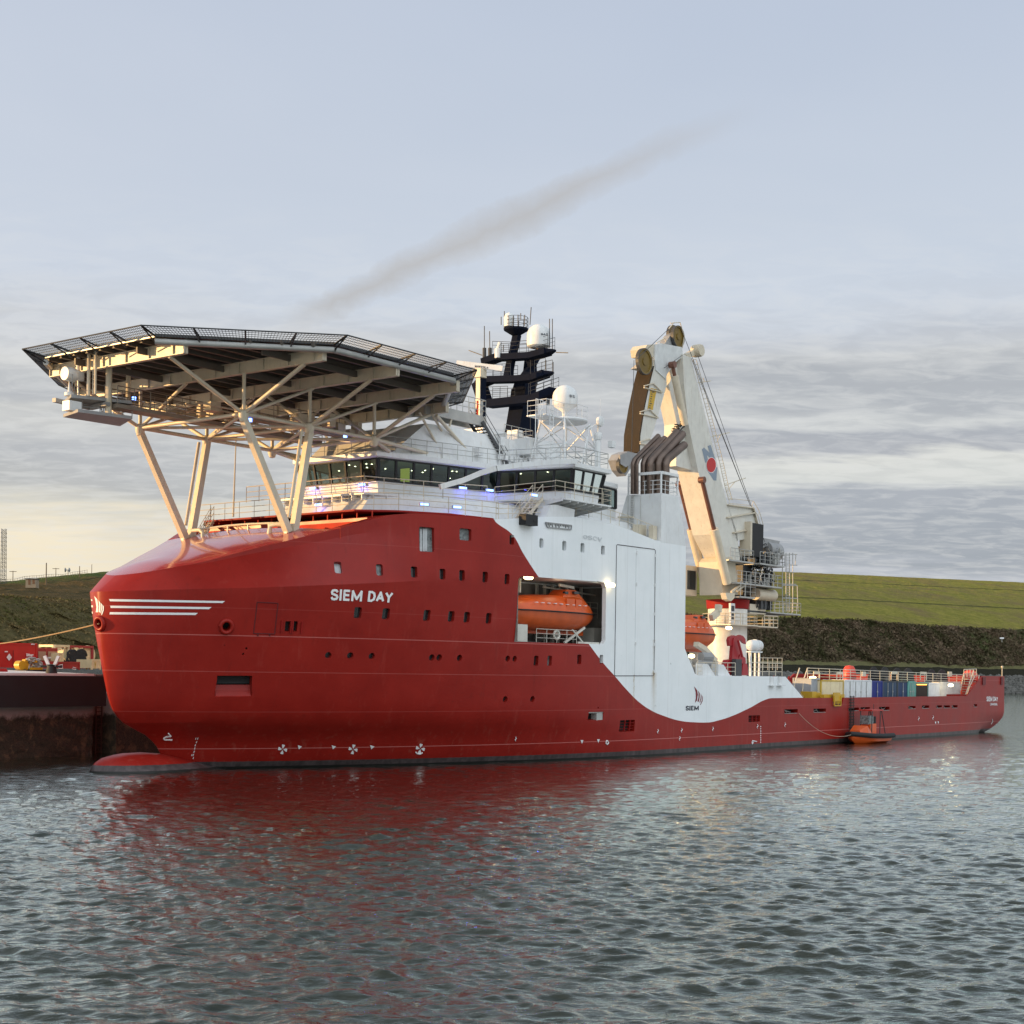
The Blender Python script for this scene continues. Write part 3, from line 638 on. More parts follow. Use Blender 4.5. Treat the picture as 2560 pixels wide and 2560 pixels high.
def seg(i, n):
    a0, a1 = Vector(lw[i]+(G0,)), Vector(lw[(i+1) % npt]+(G0,)); b0, b1 = Vector(wt[i]+(G1,)), Vector(wt[(i+1) % npt]+(G1,))
    glz.add([a0, a1, b1, b0], [(0,1,2,3)])
    cc = Vector((33, 0, 20)); 
    for k in range(n+1):
        t = k/n; p, q_ = a0.lerp(a1, t), b0.lerp(b1, t); d = ((a1-a0).cross(b0-a0)).normalized()
        frm.beam(p, q_, .16 if 0 < k < n else .3, .14, up=tuple(d))
    d = (a1-a0).cross(b0-a0).normalized()
    frm.beam(a0, a1, .16, .12); frm.beam(b0, b1, .2, .12)
nn_ = [8, 5, 4, 3, 5]      # sides
for i in range(npt-1):
    k = i if i < 5 else npt-2-i
    n = [7, 4, 3, 2, 3][k] if i != 5 else 1
    if i == 5: continue
    seg(i, n)
# the transverse front between the mirrored halves
a0, a1 = lw[0], lw[-1]; lw2 = [a0, a1]
A_, B_ = Vector(lw[0]+(G0,)), Vector(lw[-1]+(G0,)); C_, D_ = Vector(wt[0]+(G1,)), Vector(wt[-1]+(G1,))
glz.add([A_, B_, D_, C_], [(0,1,2,3)])
for k in range(6):
    t = k/5; frm.beam(A_.lerp(B_, t), C_.lerp(D_, t), .15, .16, up=(1,0,0))
frm.beam(A_, B_, .16, .12); frm.beam(C_, D_, .2, .12)
gl = glz.build('bridge_windows', WGLASS, ship); frm.build('window_frame', BLACK, gl)
# sweeping white beam along the port side of the bridge
m = MB(); P = [at(x, y, v=vv) for x, y, vv in ((1100,1217,9.6),(1160,1200,10.4),(1200,1183,11.0),(1240,1171,11.8),(1300,1162,12.4),(1372,1156,12.7),(1438,1153,12.75))]
for a, b in zip(P, P[1:]): m.beam(a, b, .35, .36)
P2 = [at(x, y, v=vv) for x, y, vv in ((963,1290,7.6),(1000,1262,8.2),(1050,1238,8.8),(1100,1217,9.6))]
m.build('swept_beam', WHITE, ship)
# wing railings
m = MB(); m.rail([(29.8,12.9,WF),(36.9,12.95,WF),(37.7,11.0,WF),(37.7,8.2,WF)], 1.15, 3, 1.2); m.rail([(28.8,8.2,18.85),(29.8,12.9,WF)], 1.1, 3, 1.5)
m.rail([at(1440,1288,v=11.6), at(1503,1301,v=11.6), at(1570,1321,v=11.6), at(1637,1347,v=11.6), (45.0,11.6,17.3)], 1.0, 2, 1.4)
m.bsplit('wing_railing', CREAM, ship)
# stairs from the forward deck to the wing
def stairs(p0, p1, w, name, mt, n=9, rails=True, wdir=(0,1,0)):
    m = MB(); p0, p1, wd = Vector(p0), Vector(p1), Vector(wdir)*w/2
    for s in (-1, 1):
        m.beam(p0+wd*s, p1+wd*s, .06, .24)
        if rails:
            for h in (.55, 1.0): m.tube(p0+wd*s+Vector((0,0,h)), p1+wd*s+Vector((0,0,h)), .028, 4)
            for t in (0,.33,.66,1): c = p0.lerp(p1, t)+wd*s; m.tube(c, c+Vector((0,0,1)), .028, 4)
    for k in range(1, n+1): c = p0.lerp(p1, k/(n+1)); d = (p1-p0); d.z = 0; d = d.normalized()*.14; m.beam(c-wd, c+wd, .28, .04, up=(0,0,1))
    return m.build(name, mt, ship)
stairs((27.6,11.2,17.05), (30.0,11.2,19.05), .9, 'wing_stairs', CREAM)
stairs((12.4,-5.2,14.9), (15.0,-6.6,17.0), .9, 'foredeck_stairs', CREAM, wdir=(-.47,.88,0))
# upper house behind the bridge windows, with sloping front
m = MB(); top = at(1071,1059,u=24.6); 
frustum(m, pl([(22.0,4.3),(27,5.6),(37.6,5.6)]), pl([(25.2,4.6),(27.5,5.2),(37.6,5.2)]), 21.95, 24.4)
m.box(37.6, 45, -3.2, 2.6, 21.95, 25.6); m.box(36,43.5,-4,1.2,24.4,25.9)
m.build('upper_house', WHITE, ship)
m = MB(); m.rail([(20.9,-4,21.95),(20.9,4.0,21.95),(31.4,6.8,21.95),(32.8,12.5,21.95),(37.1,12.5,21.95),(37.4,9.3,21.95),(41,9,21.95)], 1.1, 3, 1.3, r=.026)
m.rail([(33.8,5.1,24.4),(37.5,5.1,24.4),(37.5,1.3,24.4)], 1.1, 3, .9, r=.026)
m.build('roof_railing', GALV, ship)
m = MB()
for (x, y, u, s) in ((1196,1130,30,.35),(1318,1120,36,.8),(1290,1090,36,.5),(1250,1105,33,.4)):
    a = at(x, y, u=u); m.box(a[0]-s, a[0]+s*.4, a[1]-s, a[1]+s, a[2]-s*.8, a[2]+s*.8)
for k in range(7):
    u = 32.5+k*.6; m.tube((u, 5.7, 22), (u, 5.7, 23.5+random.random()), .05); m.box(u-.1, u+.25, 5.6, 5.9, 22.6, 23.0)
m.bsplit('roof_locker', WHITE, ship)
# free-standing instrument post at the wing roof end
m = MB(); c = at(1494,1150,v=11.6); u_, v_, z_0 = c[0], c[1], 21.95
m.tube((u_,v_,z_0), (u_,v_,z_0+2.2), .22, 10); m.lathe((u_,v_,z_0+2.2), [(.05,0),(.25,.02),(.34,.3),(.3,.55),(.1,.62)], 12); m.tube((u_,v_,z_0+2.8), (u_,v_,z_0+3.6), .1, 8)
m.lathe((u_-.1,v_+.25,z_0+3.6), [(.02,-.15),(.38,-.12),(.42,0),(.38,.12),(.02,.2)], 14, ax=1); m.tube((u_+.3,v_,z_0), (u_+.3,v_,z_0+5.4), .015, 4); m.box(u_+1.2,u_+1.7,v_+.1,v_+.5,z_0+1.8,z_0+2.3)
m.path([(u_-1.6,v_,z_0),(u_-1.3,v_,z_0+2.9),(u_-.2,v_,z_0+3.4)], .05); m.path([(u_-2.2,v_,z_0),(u_-1.3,v_,z_0+2.5)], .05)
m.build('instrument_post', WHITE, ship, smooth=True)
# satellite tower with radome
tow = MB(); PC = at(1412,1045,v=8.0); pu, pv, pz = PC[0], 8.0, 26.0
for du, dv in ((-1.9,-1.6),(-1.9,1.6),(2.1,1.6),(2.1,-1.6)): tow.tube((pu+du*1.25,pv+dv*1.1,21.95), (pu+du*.85,pv+dv*.7,pz-.1), .085, 8)
cs = [(pu+du, pv+dv) for du, dv in ((-1.9,-1.6),(-1.9,1.6),(2.1,1.6),(2.1,-1.6))]
def tp(i, h): du, dv = ((-1.9,-1.6),(-1.9,1.6),(2.1,1.6),(2.1,-1.6))[i % 4]; k = 1.25-.4*h; return (pu+du*k, pv+dv*k*.9, 21.95+(pz-22)*h)
for i in range(4):
    for h0, h1 in ((0,.5),(.5,1)): tow.tube(tp(i,h0), tp(i+1,h1), .05, 5); tow.tube(tp(i+1,h0), tp(i,h1), .05, 5)
    tow.tube(tp(i,.5), tp(i+1,.5), .04, 5)
tower = tow.build('satellite_tower', WHITE, ship, smooth=True)
m = MB(); m.lathe((pu,pv,pz), [(.05,-.1),(1.75,-.1),(1.8,0),(1.75,.1),(.05,.1)], 24); m.box(pu-3.6, pu-1.2, pv-1, pv+.8, pz-.05, pz+.05); m.build('tower_platform', WHITE, tower)
m = MB(); m.rail([(pu-3.5,pv-1,pz),(pu-3.5,pv+.8,pz),(pu-1.3,pv+.8,pz),(pu-.5,pv+1.5,pz),(pu+1.2,pv+1.3,pz)], 1.15, 3, .8, r=.026)
for s in (-.22,.22): m.tube((pu-2.9+s,pv+.85,21.95), (pu-2.9+s,pv+.85,pz+1.2), .03, 4)
for k in range(15): m.tube((pu-3.12,pv+.85,22.2+k*.3), (pu-2.68,pv+.85,22.2+k*.3), .02, 4)
m.rail([(pu-4.6,pv+.6,pz-.3),(pu-3.7,pv+.6,pz-.3)], 1.3, 2, .3); m.tube((pu-4.6,pv+.6,22), (pu-4.6,pv+.6,pz), .04, 4); m.build('tower_ladder', WHITE, tower)
def radome(c, R_, h, name, lab, texts, flat=False, par=None):
    m = MB(); prof = [(.14,-h*.95),(.2,-h*.62),(R_*.25,-h*.52)] if not flat else [(.2,-1.0),(.22,-h*.48),(R_*.8,-h*.47)]
    prof += [(R_*.97,-h*.3 if not flat else -h*.42),(R_,-h*.26 if not flat else -h*.3),(R_,0)]
    for k in range(1, 9): a = k*math.pi/16; prof.append((R_*math.cos(a)+.001, R_*.98*math.sin(a)))
    prof.append((.02, R_*.985)); m.lathe(c, prof, 28); return m.build(name, WHITE, par or ship, smooth=True, ang=50)
rd = radome((pu,pv,27.85), .98, 2.1, 'radome', '', None, par=tower)
m = MB(); m.tube((pu,pv,pz+.1), (pu,pv,27.1), .17, 10); m.build('radome_post', WHITE, tower, smooth=True)
def onball(c, R_):
    def f(x, y):
        d = Vector(ray(x, y)).normalized(); o = OC-Vector(c); b = o.dot(d); q = b*b-o.dot(o)+(R_+.03)**2
        if q < 0: q = 0
        return OC+d*(-b-math.sqrt(q))
    return f
text('SEA TEL', (1424,986),(1437.5,988),(1424,993),(1437.5,995), 'radome_lettering', MN, par=tower, hf=onball((pu,pv,27.85), .99), bold=.02)
# ------------------------------------------------------------------ mast
mast = MB()
def v0(x, y, v=0.): a = at(x, y, v=v); return (a[0], a[2])
mast.prism([v0(*p) for p in ((1277,1092),(1283,1060),(1292,1005),(1296,970),(1322,975),(1326,1010),(1327,1101))], -.75, .75, 1)
mast.prism([v0(*p) for p in ((1294,975),(1300,955),(1322,925),(1336,900),(1341,888),(1326,890),(1330,960),(1322,985))], -.6, .6, 1)
mast.prism([v0(*p) for p in ((1264,943),(1272,905),(1279,880),(1288,835),(1294,832),(1296,842),(1291,868),(1284,893),(1278,925),(1277,943))], -.3, .3, 1)
mo = mast.build('mast', NAVY, ship)
UA = 41.0
def arm(pts, w, h, name):
    m = MB(); P = [at(x, y, u=UA) for x, y in pts]
    for a, b in zip(P, P[1:]): m.beam(a, b, w, h)
    a = P[-1]; m.beam(P[-1], Vector(P[-1])+Vector((0,.7,.02)), w*.9, h*.8, w*.3, h*.3); return m.build(name, NAVY, mo)
arm([(1212,906),(1245,894),(1280,893),(1330,890),(1370,879)], 1.1, .5, 'mast_arm'); arm([(1197,962),(1225,950),(1300,948),(1335,945),(1365,934)], 1.1, .5, 'mast_arm'); arm([(1205,1000),(1222,1010),(1280,1004),(1335,998),(1385,978)], 1.1, .62, 'mast_arm')
m = MB(); a, b = Vector(at(1198,958,u=UA)), Vector(at(1215,1012,u=UA)); m.beam(a, b, 1.3, .7); m.build('mast_bracket', NAVY, mo)
m = MB(); cn = at(1290,822,v=0.); m.lathe(cn, [(.35,-.55),(1.0,-.15),(1.05,0),(.05,.02)], 18); m.build('crows_nest', NAVY, mo)
m = MB()
def mrail(pts, u=UA, h=.95, bars=3, off=.7):
    P = [Vector(at(x, y, u=u)) for x, y in pts]
    for o in (-off*.7, off*.7): m.rail([p+Vector((o,0,.05)) for p in P], h, bars, .9, r=.022)
mrail([(1240,886),(1285,888),(1330,884),(1378,872)]); mrail([(1222,944),(1285,942)]); mrail([(1345,934),(1372,928)]); mrail([(1222,1000),(1278,998)]); mrail([(1330,992),(1388,972)])
for k in range(14):
    a = 2*math.pi*k/14; b = 2*math.pi*(k+1)/14; c = Vector(cn)
    p, q_ = c+Vector((math.cos(a),math.sin(a),0)), c+Vector((math.cos(b),math.sin(b),0)); m.tube(p, p+Vector((0,0,.9)), .022, 4)
    for h in (.3,.6,.9): m.tube(p+Vector((0,0,h)), q_+Vector((0,0,h)), .02, 4)
m.bsplit('mast_railing', DARK, mo)
m = MB(); an = lambda x0, y0, x1, y1, u, r: m.tube(at(x0,y0,u=u), at(x1,y1,u=u), r, 5)
for a in ((1261,822,1261,778),(1282,822,1283,790),(1295,815,1295,787),(1302,800,1302,783),(1312,815,1312,787),(1325,812,1328,768),(1253,812,1253,792),(1374,870,1374,797),(1381,872,1381,797),(1211,890,1211,815),(1225,890,1224,828),(1172,876,1205,888),(1390,881,1420,882),(1258,880,1259,862),(1365,935,1365,900),(1383,975,1383,905),(1326,900,1326,1090)):
    an(*a, UA, .04 if a[1] != 900 else .025)
for x in (1211,1225): m.tube(at(x,900,u=UA), at(x,870,u=UA), .16, 8)
m.tube(at(1370,1000,u=UA), at(1370,1012,u=UA), .18, 8)
m.bsplit('mast_antenna', DARK, mo, gap=.1)
m = MB(); m.tube(at(1245,895,u=UA-.5), at(1245,872,u=UA-.5), .28, 10); m.tube(at(1242,878,u=UA-.5), at(1250,856,u=UA-.5), .14, 8); m.build('mast_searchlight', WHITE, mo, smooth=True)
m = MB(); a = Vector(at(1273,800,v=-.3)); m.lathe(a, [(.1,-.6),(.42,-.55),(.45,.2),(.3,.5),(.03,.65)], 16); m.build('small_radome', WHITE, mo, smooth=True)
rc = Vector(at(1347,840,u=UA)); radome(tuple(rc), .97, 2.0, 'radome', '', None, flat=True, par=mo)
m = MB(); m.tube(rc+Vector((0,0,-.9)), Vector(at(1346,885,u=UA)), .17, 10); m.build('radome_post', mat('brown_post', (.09,.045,.035), .6), mo)
text('SAT', (1352,833),(1370,833.5),(1352,837.5),(1370,838), 'radome_lettering', MN, par=mo, hf=onball(tuple(rc), .98), bold=.03)
# radar scanner
ra, rb_ = Vector(at(1142,908,u=36.)), Vector(at(1257,922,u=37.5)); mid = (ra+rb_)/2
m = MB(); m.beam(ra, rb_, .3, .42); scn = m.build('radar_scanner', WHITE, mo)
def onbar(x, y):
    # plane through the bar facing the camera side
    nrm = (rb_-ra).cross(Vector((0,0,1))).normalized(); 
    d = Vector(ray(x, y)).normalized(); 
    if nrm.dot(d) > 0: nrm = -nrm
    p0 = mid+nrm*.17; k = (p0-OC).dot(nrm)/d.dot(nrm); return OC+d*k
text('WARTSILA', (1187,912),(1221,917),(1186,918),(1220,922.5), 'radar_lettering', MN, par=mo, hf=onbar, bold=.02)
m = MB(); m.box(mid.x-.4, mid.x+.4, mid.y-.4, mid.y+.4, mid.z-.95, mid.z-.25); m.box(mid.x-.2, mid.x+.2, mid.y-.2, mid.y+.2, mid.z-3.4, mid.z-.9); m.build('radar_pedestal', CREAM, mo)
m = MB(); m.box(mid.x-.1, mid.x+.5, mid.y-.3, mid.y+.3, 24.9, mid.z-1.0); m.build('radar_post', NAVY, mo)
# ------------------------------------------------------------------ funnel casing and exhausts
m = MB()
bot = [(45.1,8.0),(45.1,12.305),(48.98,12.305),(48.98,8.0)]; bo2 = [(45.1,9.0),(45.1,12.305),(47.76,12.305),(47.76,9.0)]
frustum(m, [(45.1,7.7),(45.1,12.305),(49.0,12.305),(49.0,7.7)], bo2, 17.0, 20.95)
fun = m.build('funnel_casing', WHITE, ship)
m = MB()
for p in ((45.2,9.1),(45.2,12.2),(47.7,12.2),(47.7,9.1)): m.tube((*p,20.95), (*p,22.6), .09, 6)
for a, b in (((45.2,9.1),(45.2,12.2)),((45.2,12.2),(47.7,12.2)),((47.7,12.2),(47.7,9.1))): m.beam((*a,22.6), (*b,22.6), .22, .22)
m.build('exhaust_frame', WHITE, fun)
m = MB(); m.rail([(45.2,9.1,20.95),(45.2,12.2,20.95),(47.7,12.2,20.95),(47.7,9.1,20.95)], 1.05, 3, .7, r=.028); m.build('funnel_railing', WHITE, fun)
EXH = mat('exhaust_steel', (.15,.11,.09), .35, metal=.75, var=.25, scale=.8)
for (x, y, v, r, tx, ty) in ((1583,1230,9.7,.19,1646,1090),(1593,1230,10.2,.1,1653,1095),(1609,1230,10.4,.22,1662,1096),(1625,1230,11.0,.25,1693,1080),(1645,1230,11.3,.3,1706,1085),(1664,1230,11.8,.28,1711,1112)):
    m = MB(); b = Vector(at(x, 1235, v=v)); e = Vector(at(x, 1165, v=v)); t = Vector(at(tx, ty, v=v)); d = (t-e).normalized()
    pts = [b, e]+[e.lerp(e+Vector((0,0,.35)), .5)]+[e+Vector((0,0,.35))+d*.25, e+Vector((0,0,.35))+d*.6, t]
    r *= 1.18; m.bend(pts, r, 14); m.tube(t-d*.05, t+d*.01, r*.86, 14); m.build('exhaust_pipe', EXH, fun, smooth=True, ang=60)
m = MB()
for x in (1570,1578,1584): m.tube(at(x,1240,u=45.0), at(x-2,1320,u=45.0), .035, 4)
for k in range(14): m.tube(at(1578,1245+k*6,u=45.0), at(1584,1245+k*6,u=45.0), .02, 4)
m.tube(at(1601,1240,u=45.0), at(1601,1330,u=45.0), .03, 4)
m.build('funnel_ladder', GALV, fun)
m = MB(); m.path([at(1545,1293,u=45.),at(1584,1293,u=44.8)], .08); m.box(44.6,45.0,9.2,9.8,17.2,18.2); m.box(43.9,44.9,10.4,11.0,17.2,18.4); m.box(44.4,45,11.6,12,17.2,18.3); m.rail([(40.3,9.5,17.2),(44.9,9.5,17.2)],1,2,1.4); m.build('funnel_vent', CREAM, fun)
# ------------------------------------------------------------------ helideck
GB, GT = 25.0, 25.75
OI = [(0,5.3),(7.6,12.5),(18.8,12.5),(26.2,5.3)]; OO = [(-1.4,5.75),(7.2,13.95),(19.4,13.95),(28.0,5.75)]
octi, octo = pl(OI), pl(OO)
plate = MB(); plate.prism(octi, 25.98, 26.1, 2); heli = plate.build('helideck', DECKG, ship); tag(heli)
m = MB()
for v in np.arange(-11.7, 12, 1.3):
    us0 = max(0, abs(v)-5.3); m.box(us0+.1, 26.2-max(0,abs(v)-5.3)*1.02-.1, v-.05, v+.05, 25.76, 25.98)
    m.box(us0+.1, 26.2-max(0,abs(v)-5.3)*1.02-.1, v-.12, v+.12, 25.74, 25.77)
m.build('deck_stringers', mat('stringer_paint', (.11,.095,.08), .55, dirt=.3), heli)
GU = [1.3, 7.4, 13.3, 19.5, 25.2]; GL = [6.5, 11.9, 12.5, 12.3, 6.6]
for u, L in zip(GU, GL):
    m = MB(); m.box(u-.05, u+.05, -L, L, GB+.04, GT-.04); m.box(u-.17, u+.17, -L, L, GB, GB+.05); m.box(u-.17, u+.17, -L, L, GT-.05, GT)
    for v in np.arange(-L+1, L, 2.2): m.box(u-.16, u+.16, v-.02, v+.02, GB+.05, GT-.05)
    for v in (-L, L-.03): m.box(u-.17, u+.17, v, v+.03, GB, GT)
    m.build('deck_girder', CREAM, heli)
m = MB()
for v in (-9, -3, 3, 9):
    m.beam((max(.5,abs(v)-4), v, 25.5), (26-max(0,abs(v)-5), v, 25.5), .14, .4)
m.build('deck_cross_beams', mat('stringer_paint', (.11,.095,.08)), heli)
m = MB()
for i, (a, b) in enumerate(zip(octi, octi[1:]+octi[:1])):
    if i != len(octi)-1: m.tube((*a,25.62), (*b,25.62), .19, 10)
    else: m.beam((*a,25.97), (*b,25.97), .12, .2)
m.build('edge_gutter', GALV, heli, smooth=True, ang=60)
# safety net: frames and mesh on every side
ne = len(octi)
for i in range(ne):
    a, b = Vector(octi[i]+(25.95,)), Vector(octi[(i+1) % ne]+(25.95,)); c, d = Vector(octo[i]+(26.25,)), Vector(octo[(i+1) % ne]+(26.25,))
    L = (b-a).length; n = max(3, round(L/2.6)); m = MB()
    m.tube(c, d, .045, 6); m.tube(a, b, .06, 5)
    for k in range(n+1):
        t = k/n; p, q_ = a.lerp(b, t), c.lerp(d, t); dn = Vector((0,0,-.35))
        m.tube(p+dn, q_, .05, 5); m.tube(p, q_, .06, 5)
    nw = int(L/.17)
    for k in range(nw): t = (k+.5)/nw; m.tube(a.lerp(b, t), c.lerp(d, t), .017, 3)
    for k in range(1, 5): t = k/5; m.tube(a.lerp(c, t), b.lerp(d, t), .02, 3)
    m.build('safety_net', DARK, heli)
# space frame: six nodes, chords, diagonals, legs
NU = [7.24, 13.03, 19.25]; NZ = 22.45; A_ = 5.04
nod = {(i, s): Vector((NU[i], s*A_, NZ)) for i in range(3) for s in (1,-1)}
def strut(p, q, r, name='brace', par=heli, mt=CREAM, n=8):
    mm = MB(); mm.tube(p, q, r, n); return mm.build(name, mt, par, smooth=True, ang=60)
for (i, s), p in nod.items():
    m = MB(); m.lathe(p, [(.05,-.55),(.22,-.5),(.33,-.15),(.33,.15),(.1,.3)], 12); m.build('frame_node', CREAM, heli, smooth=True)
    strut(p, (p.x, p.y, GB), .12)
    for du in (-3.1, 3.1):
        pass
for s in (1,-1):
    for i in (0,1): strut(nod[(i,s)], nod[(i+1,s)], .13)
    strut(nod[(0,s)], (GU[0], s*A_, GB), .12)
    strut(nod[(2,s)], (GU[4], s*A_, GB), .12)
    for i in range(3):
        strut(nod[(i,s)], (GU[1+i], s*10.2, GB), .14); strut(nod[(i,s)], (GU[1+i], s*.6, GB), .12)
        if i < 2: strut(nod[(i,s)], (GU[2+i], s*A_, GB), .11)
for i in range(3): strut(nod[(i,1)], nod[(i,-1)], .13)
for i in (0,1): strut(nod[(i,1)], nod[(i+1,-1)], .1); strut(nod[(i,-1)], nod[(i+1,1)], .1)
for s in (1,-1):
    base = Vector((11.46, s*A_, 15.1))
    for i in (0,1):
        m = MB(); m.beam(nod[(i,s)]-Vector((0,0,.3)), base+Vector((-.25+.5*i,0,.3)), .42, .40, .46, .44, up=(0,1,0)); m.build('leg', CREAM, heli)
    m = MB(); m.box(base.x-.5, base.x+.5, base.y-.12, base.y+.12, 14.4, 15.6); m.box(base.x-.35, base.x+.35, base.y-.35, base.y+.35, 14.4, 15.3); m.build('leg_foot', CREAM, heli)
    strut(nod[(1,s)]+Vector((-.7,0,-.3)), base+Vector((-.2,0,1.2)), .11, 'drain_pipe')
# rear support on the bridge roof
strut(nod[(2,1)], (21.5,4.4,21.95), .16); strut(nod[(2,-1)], (21.5,-4.4,21.95), .16); strut(nod[(2,1)], (29.5,4.8,21.98), .14); strut(nod[(2,-1)], (29.5,-4.8,21.98), .14)
for s in (1,-1):
    strut((30.8,s*5.2,21.95), (25.3,s*5.5,24.9), .13); strut((26.5,s*5.0,24.0), (25.2,s*5.2,25.0), .09); strut((26.5,s*5.0,22.4), (24.0,s*5.0,25.0), .09); strut((26.6,s*5.0,22.4), (27.6,s*5.0,25.0), .08)
# walkway under the deck on the forward/port side
m = MB(); m.box(2.4, 20.5, -2.4, -1.2, 22.75, 23.0)
for v in (-1.2,-2.4): m.rail([(2.4,v,23.0),(20.5,v,23.0)], 1.1, 3, 1.3, r=.035)
m.box(10,20,1.4,2.2,22.85,23.0); m.rail([(10,2.2,23.0),(20,2.2,23.0)],1.1,3,1.3,r=.03)
m.build('catwalk', mat('catwalk_steel', (.24,.2,.16), .5, dirt=.3), heli)
m = MB()
for i in range(26):
    u = 4+random.random()*18; v = (random.random()-.5)*6; m.box(u, u+.3+random.random()*.6, v, v+.3+random.random()*.5, 23.1, 23.4+random.random()*.6)
for k in range(5): v = -2+k; m.path([(6,v,23.3),(20,v,23.2)], .05)
m.build('foam_pipework', mat('pipe_cream', (.5,.42,.3), .5, dirt=.5), heli)
# forward starboard instrument platforms
pf = at(262,1003,z=23.0); 
m = MB()
def plat(m, pts, z, h=.2): m.prism([at(x, y, z=z)[:2] for x, y in pts], z-h, z, 2)
Z1, Z3 = 23.3, 22.2
plat(m, [(160,1000),(178,985),(330,1002),(312,1020)], Z1); m.rail([at(x, y, z=Z1) for x, y in ((180,986),(192,1000),(262,1013))], 1.25, 3, .8, r=.03)
plat(m, [(158,1035),(195,1022),(330,1040),(300,1058)], Z3); m.rail([at(x, y, z=Z3) for x, y in ((205,1036),(250,1040),(262,1056),(330,1048))], 1.0, 2, .9, r=.035)
a, b = at(135,1000,z=22.9), at(225,1020,z=22.9); m.beam(a, b, .3, .25); m.beam(b, at(270,1010,z=22.9), .3, .25)
m.build('sensor_platform', GREY, heli)
m = MB(); a = Vector(at(173,990,z=Z1)); m.lathe(a, [(.3,0),(.3,.2),(.1,.25),(.08,.5),(.04,.9)], 14); m.lathe(a+Vector((0,0,1.35)), [(.02,-.4),(.42,-.38),(.46,0),(.42,.38),(.02,.42)], 16, ax=0)
b = Vector(at(195,975,z=Z1+.6)); m.tube(Vector(at(196,1000,z=Z1)), b+Vector((0,0,.6)), .06); m.lathe(b+Vector((0,0,.6)), [(.05,0),(.38,.02),(.38,.55),(.2,.62),(.12,.65),(.12,1.6),(.02,1.65)], 14)
c = Vector(at(178,1028,z=Z3)); m.box(c.x-.4,c.x+.5,c.y-.35,c.y+.35,Z3,Z3+.6)
m.build('weather_sensor', WHITE, heli, smooth=True)
m = MB()
for (x, yb, yt, r) in ((221,990,858,.11),(238,985,858,.08),(271,1040,882,.2),(320,1020,902,.15)):
    p = Vector(at(x, yb, z=Z1 if x != 271 else Z3)); zt = at(x, yt, v=p.y)[2]; m.tube(p, (p.x, p.y, zt), r, 8)
p = Vector(at(232,985,z=Z1)); q_ = Vector(at(240,985,z=Z1))
for k in range(9): m.tube(p+Vector((0,0,.3*k)), q_+Vector((0,0,.3*k)), .02, 4)
m.tube(p, p+Vector((0,0,2.7)), .03, 4); m.tube(q_, q_+Vector((0,0,2.7)), .03, 4)
m.bsplit('platform_post', CREAM, heli, smooth=True)
# aft access platform and stairs
m = MB(); m.box(27.0, 31.6, 3.4, 5.1, 25.55, 25.75); m.box(24.6, 31.6, 4.9, 5.1, 25.0, 25.55); m.box(24.6,31.6,3.4,3.6,25.0,25.55); m.rail([(27.4,5.1,25.75),(31.5,5.1,25.75),(31.5,3.5,25.75)], 1.2, 3, .7, r=.035); 
m.path([(27,5.0,25.8),(28.2,5.0,27)], .05); m.box(30.9,31.3,4.9,5.0,25.75,26.9); m.build('access_platform', GALV, heli)
for k in range(16):
    pass
m = MB(); p0, p1 = Vector((31.0,4.6,25.3)), Vector((33.4,5.2,22.3))
for s in (-.6,.6):
    m.beam(p0+Vector((0,s,0)), p1+Vector((0,s,0)), .07, .26)
    for h in (.5,1.0): m.tube(p0+Vector((0,s,h)), p1+Vector((0,s,h)), .03, 4)
for k in range(14): c = p0.lerp(p1, (k+.5)/14); m.box(c.x-.14, c.x+.14, c.y-.6, c.y+.6, c.z-.03, c.z+.03)
m.build('access_stairs', DARK, heli)
m = MB(); m.box(30.9,31.3,4.7,4.9,25.78,26.9); m.build('fire_monitor_cabinet', REDP, heli)
# ------------------------------------------------------------------ blue deck lights and warm floodlights
BL = emat('blue_lamp', (.16,.30,1.0), 5.); WL = emat('warm_lamp', (1,.78,.42), 5.)
def lamp(px, py, u=None, v=None, s=.28, mt=BL, name='blue_deck_light'):
    p = Vector(at(px, py, u=u, v=v) if u is not None else at(px, py, v=v)); m = MB()
    if u is not None: m.box(p.x-.14, p.x-.04, p.y-s, p.y+s, p.z-.09, p.z+.09)
    else: m.box(p.x-s, p.x+s, p.y+.04, p.y+.16, p.z-.09, p.z+.09)
    return m.build(name, mt, ship)
def w1(px, py, z, plan, off=.12):        # on a wall given by two plan points
    (a, b), (c, d) = plan; du, dv, dz = ray(px, py); nx, ny = d-b, -(c-a)
    k = ((a-OC.x)*nx+(b-OC.y)*ny)/(du*nx+dv*ny); return OC+Vector((du, dv, dz))*k*.9985
def lampw(px, py, plan, mt=BL, name='blue_deck_light', L=.62):
    p = w1(px, py, 0, plan); d = Vector((plan[1][0]-plan[0][0], plan[1][1]-plan[0][1], 0)).normalized(); m = MB()
    n_ = Vector((-d.y, d.x, 0)); n_ = n_ if n_.dot(OC-p) > 0 else -n_
    m.beam(p-d*L/2+n_*.06, p+d*L/2+n_*.06, .1, .14); o = m.build(name, mt, ship)
    ld = bpy.data.lights.new('blue_glow', 'POINT'); ld.energy = 14; ld.color = (.10,.10,1.); ld.shadow_soft_size = .1; lo = bpy.data.objects.new('blue_glow', ld); COL.objects.link(lo); lo.location = s2w(p+n_*.35-Vector((0,0,.12)))
    m = MB(); m.beam(p-d*(L/2+.08)+n_*.02, p+d*(L/2+.08)+n_*.02, .1, .2); m.build('lamp_housing', GREY, o); return o
FW = ((21.2,-3.7),(21.2,3.7)); SW = ((21.3,3.65),(31.3,6.45)); LF = ((19.3,-4),(19.3,4)); LS = ((19.4,4.0),(25.5,7.7)); WS = ((33,12.2),(36.5,12.2))
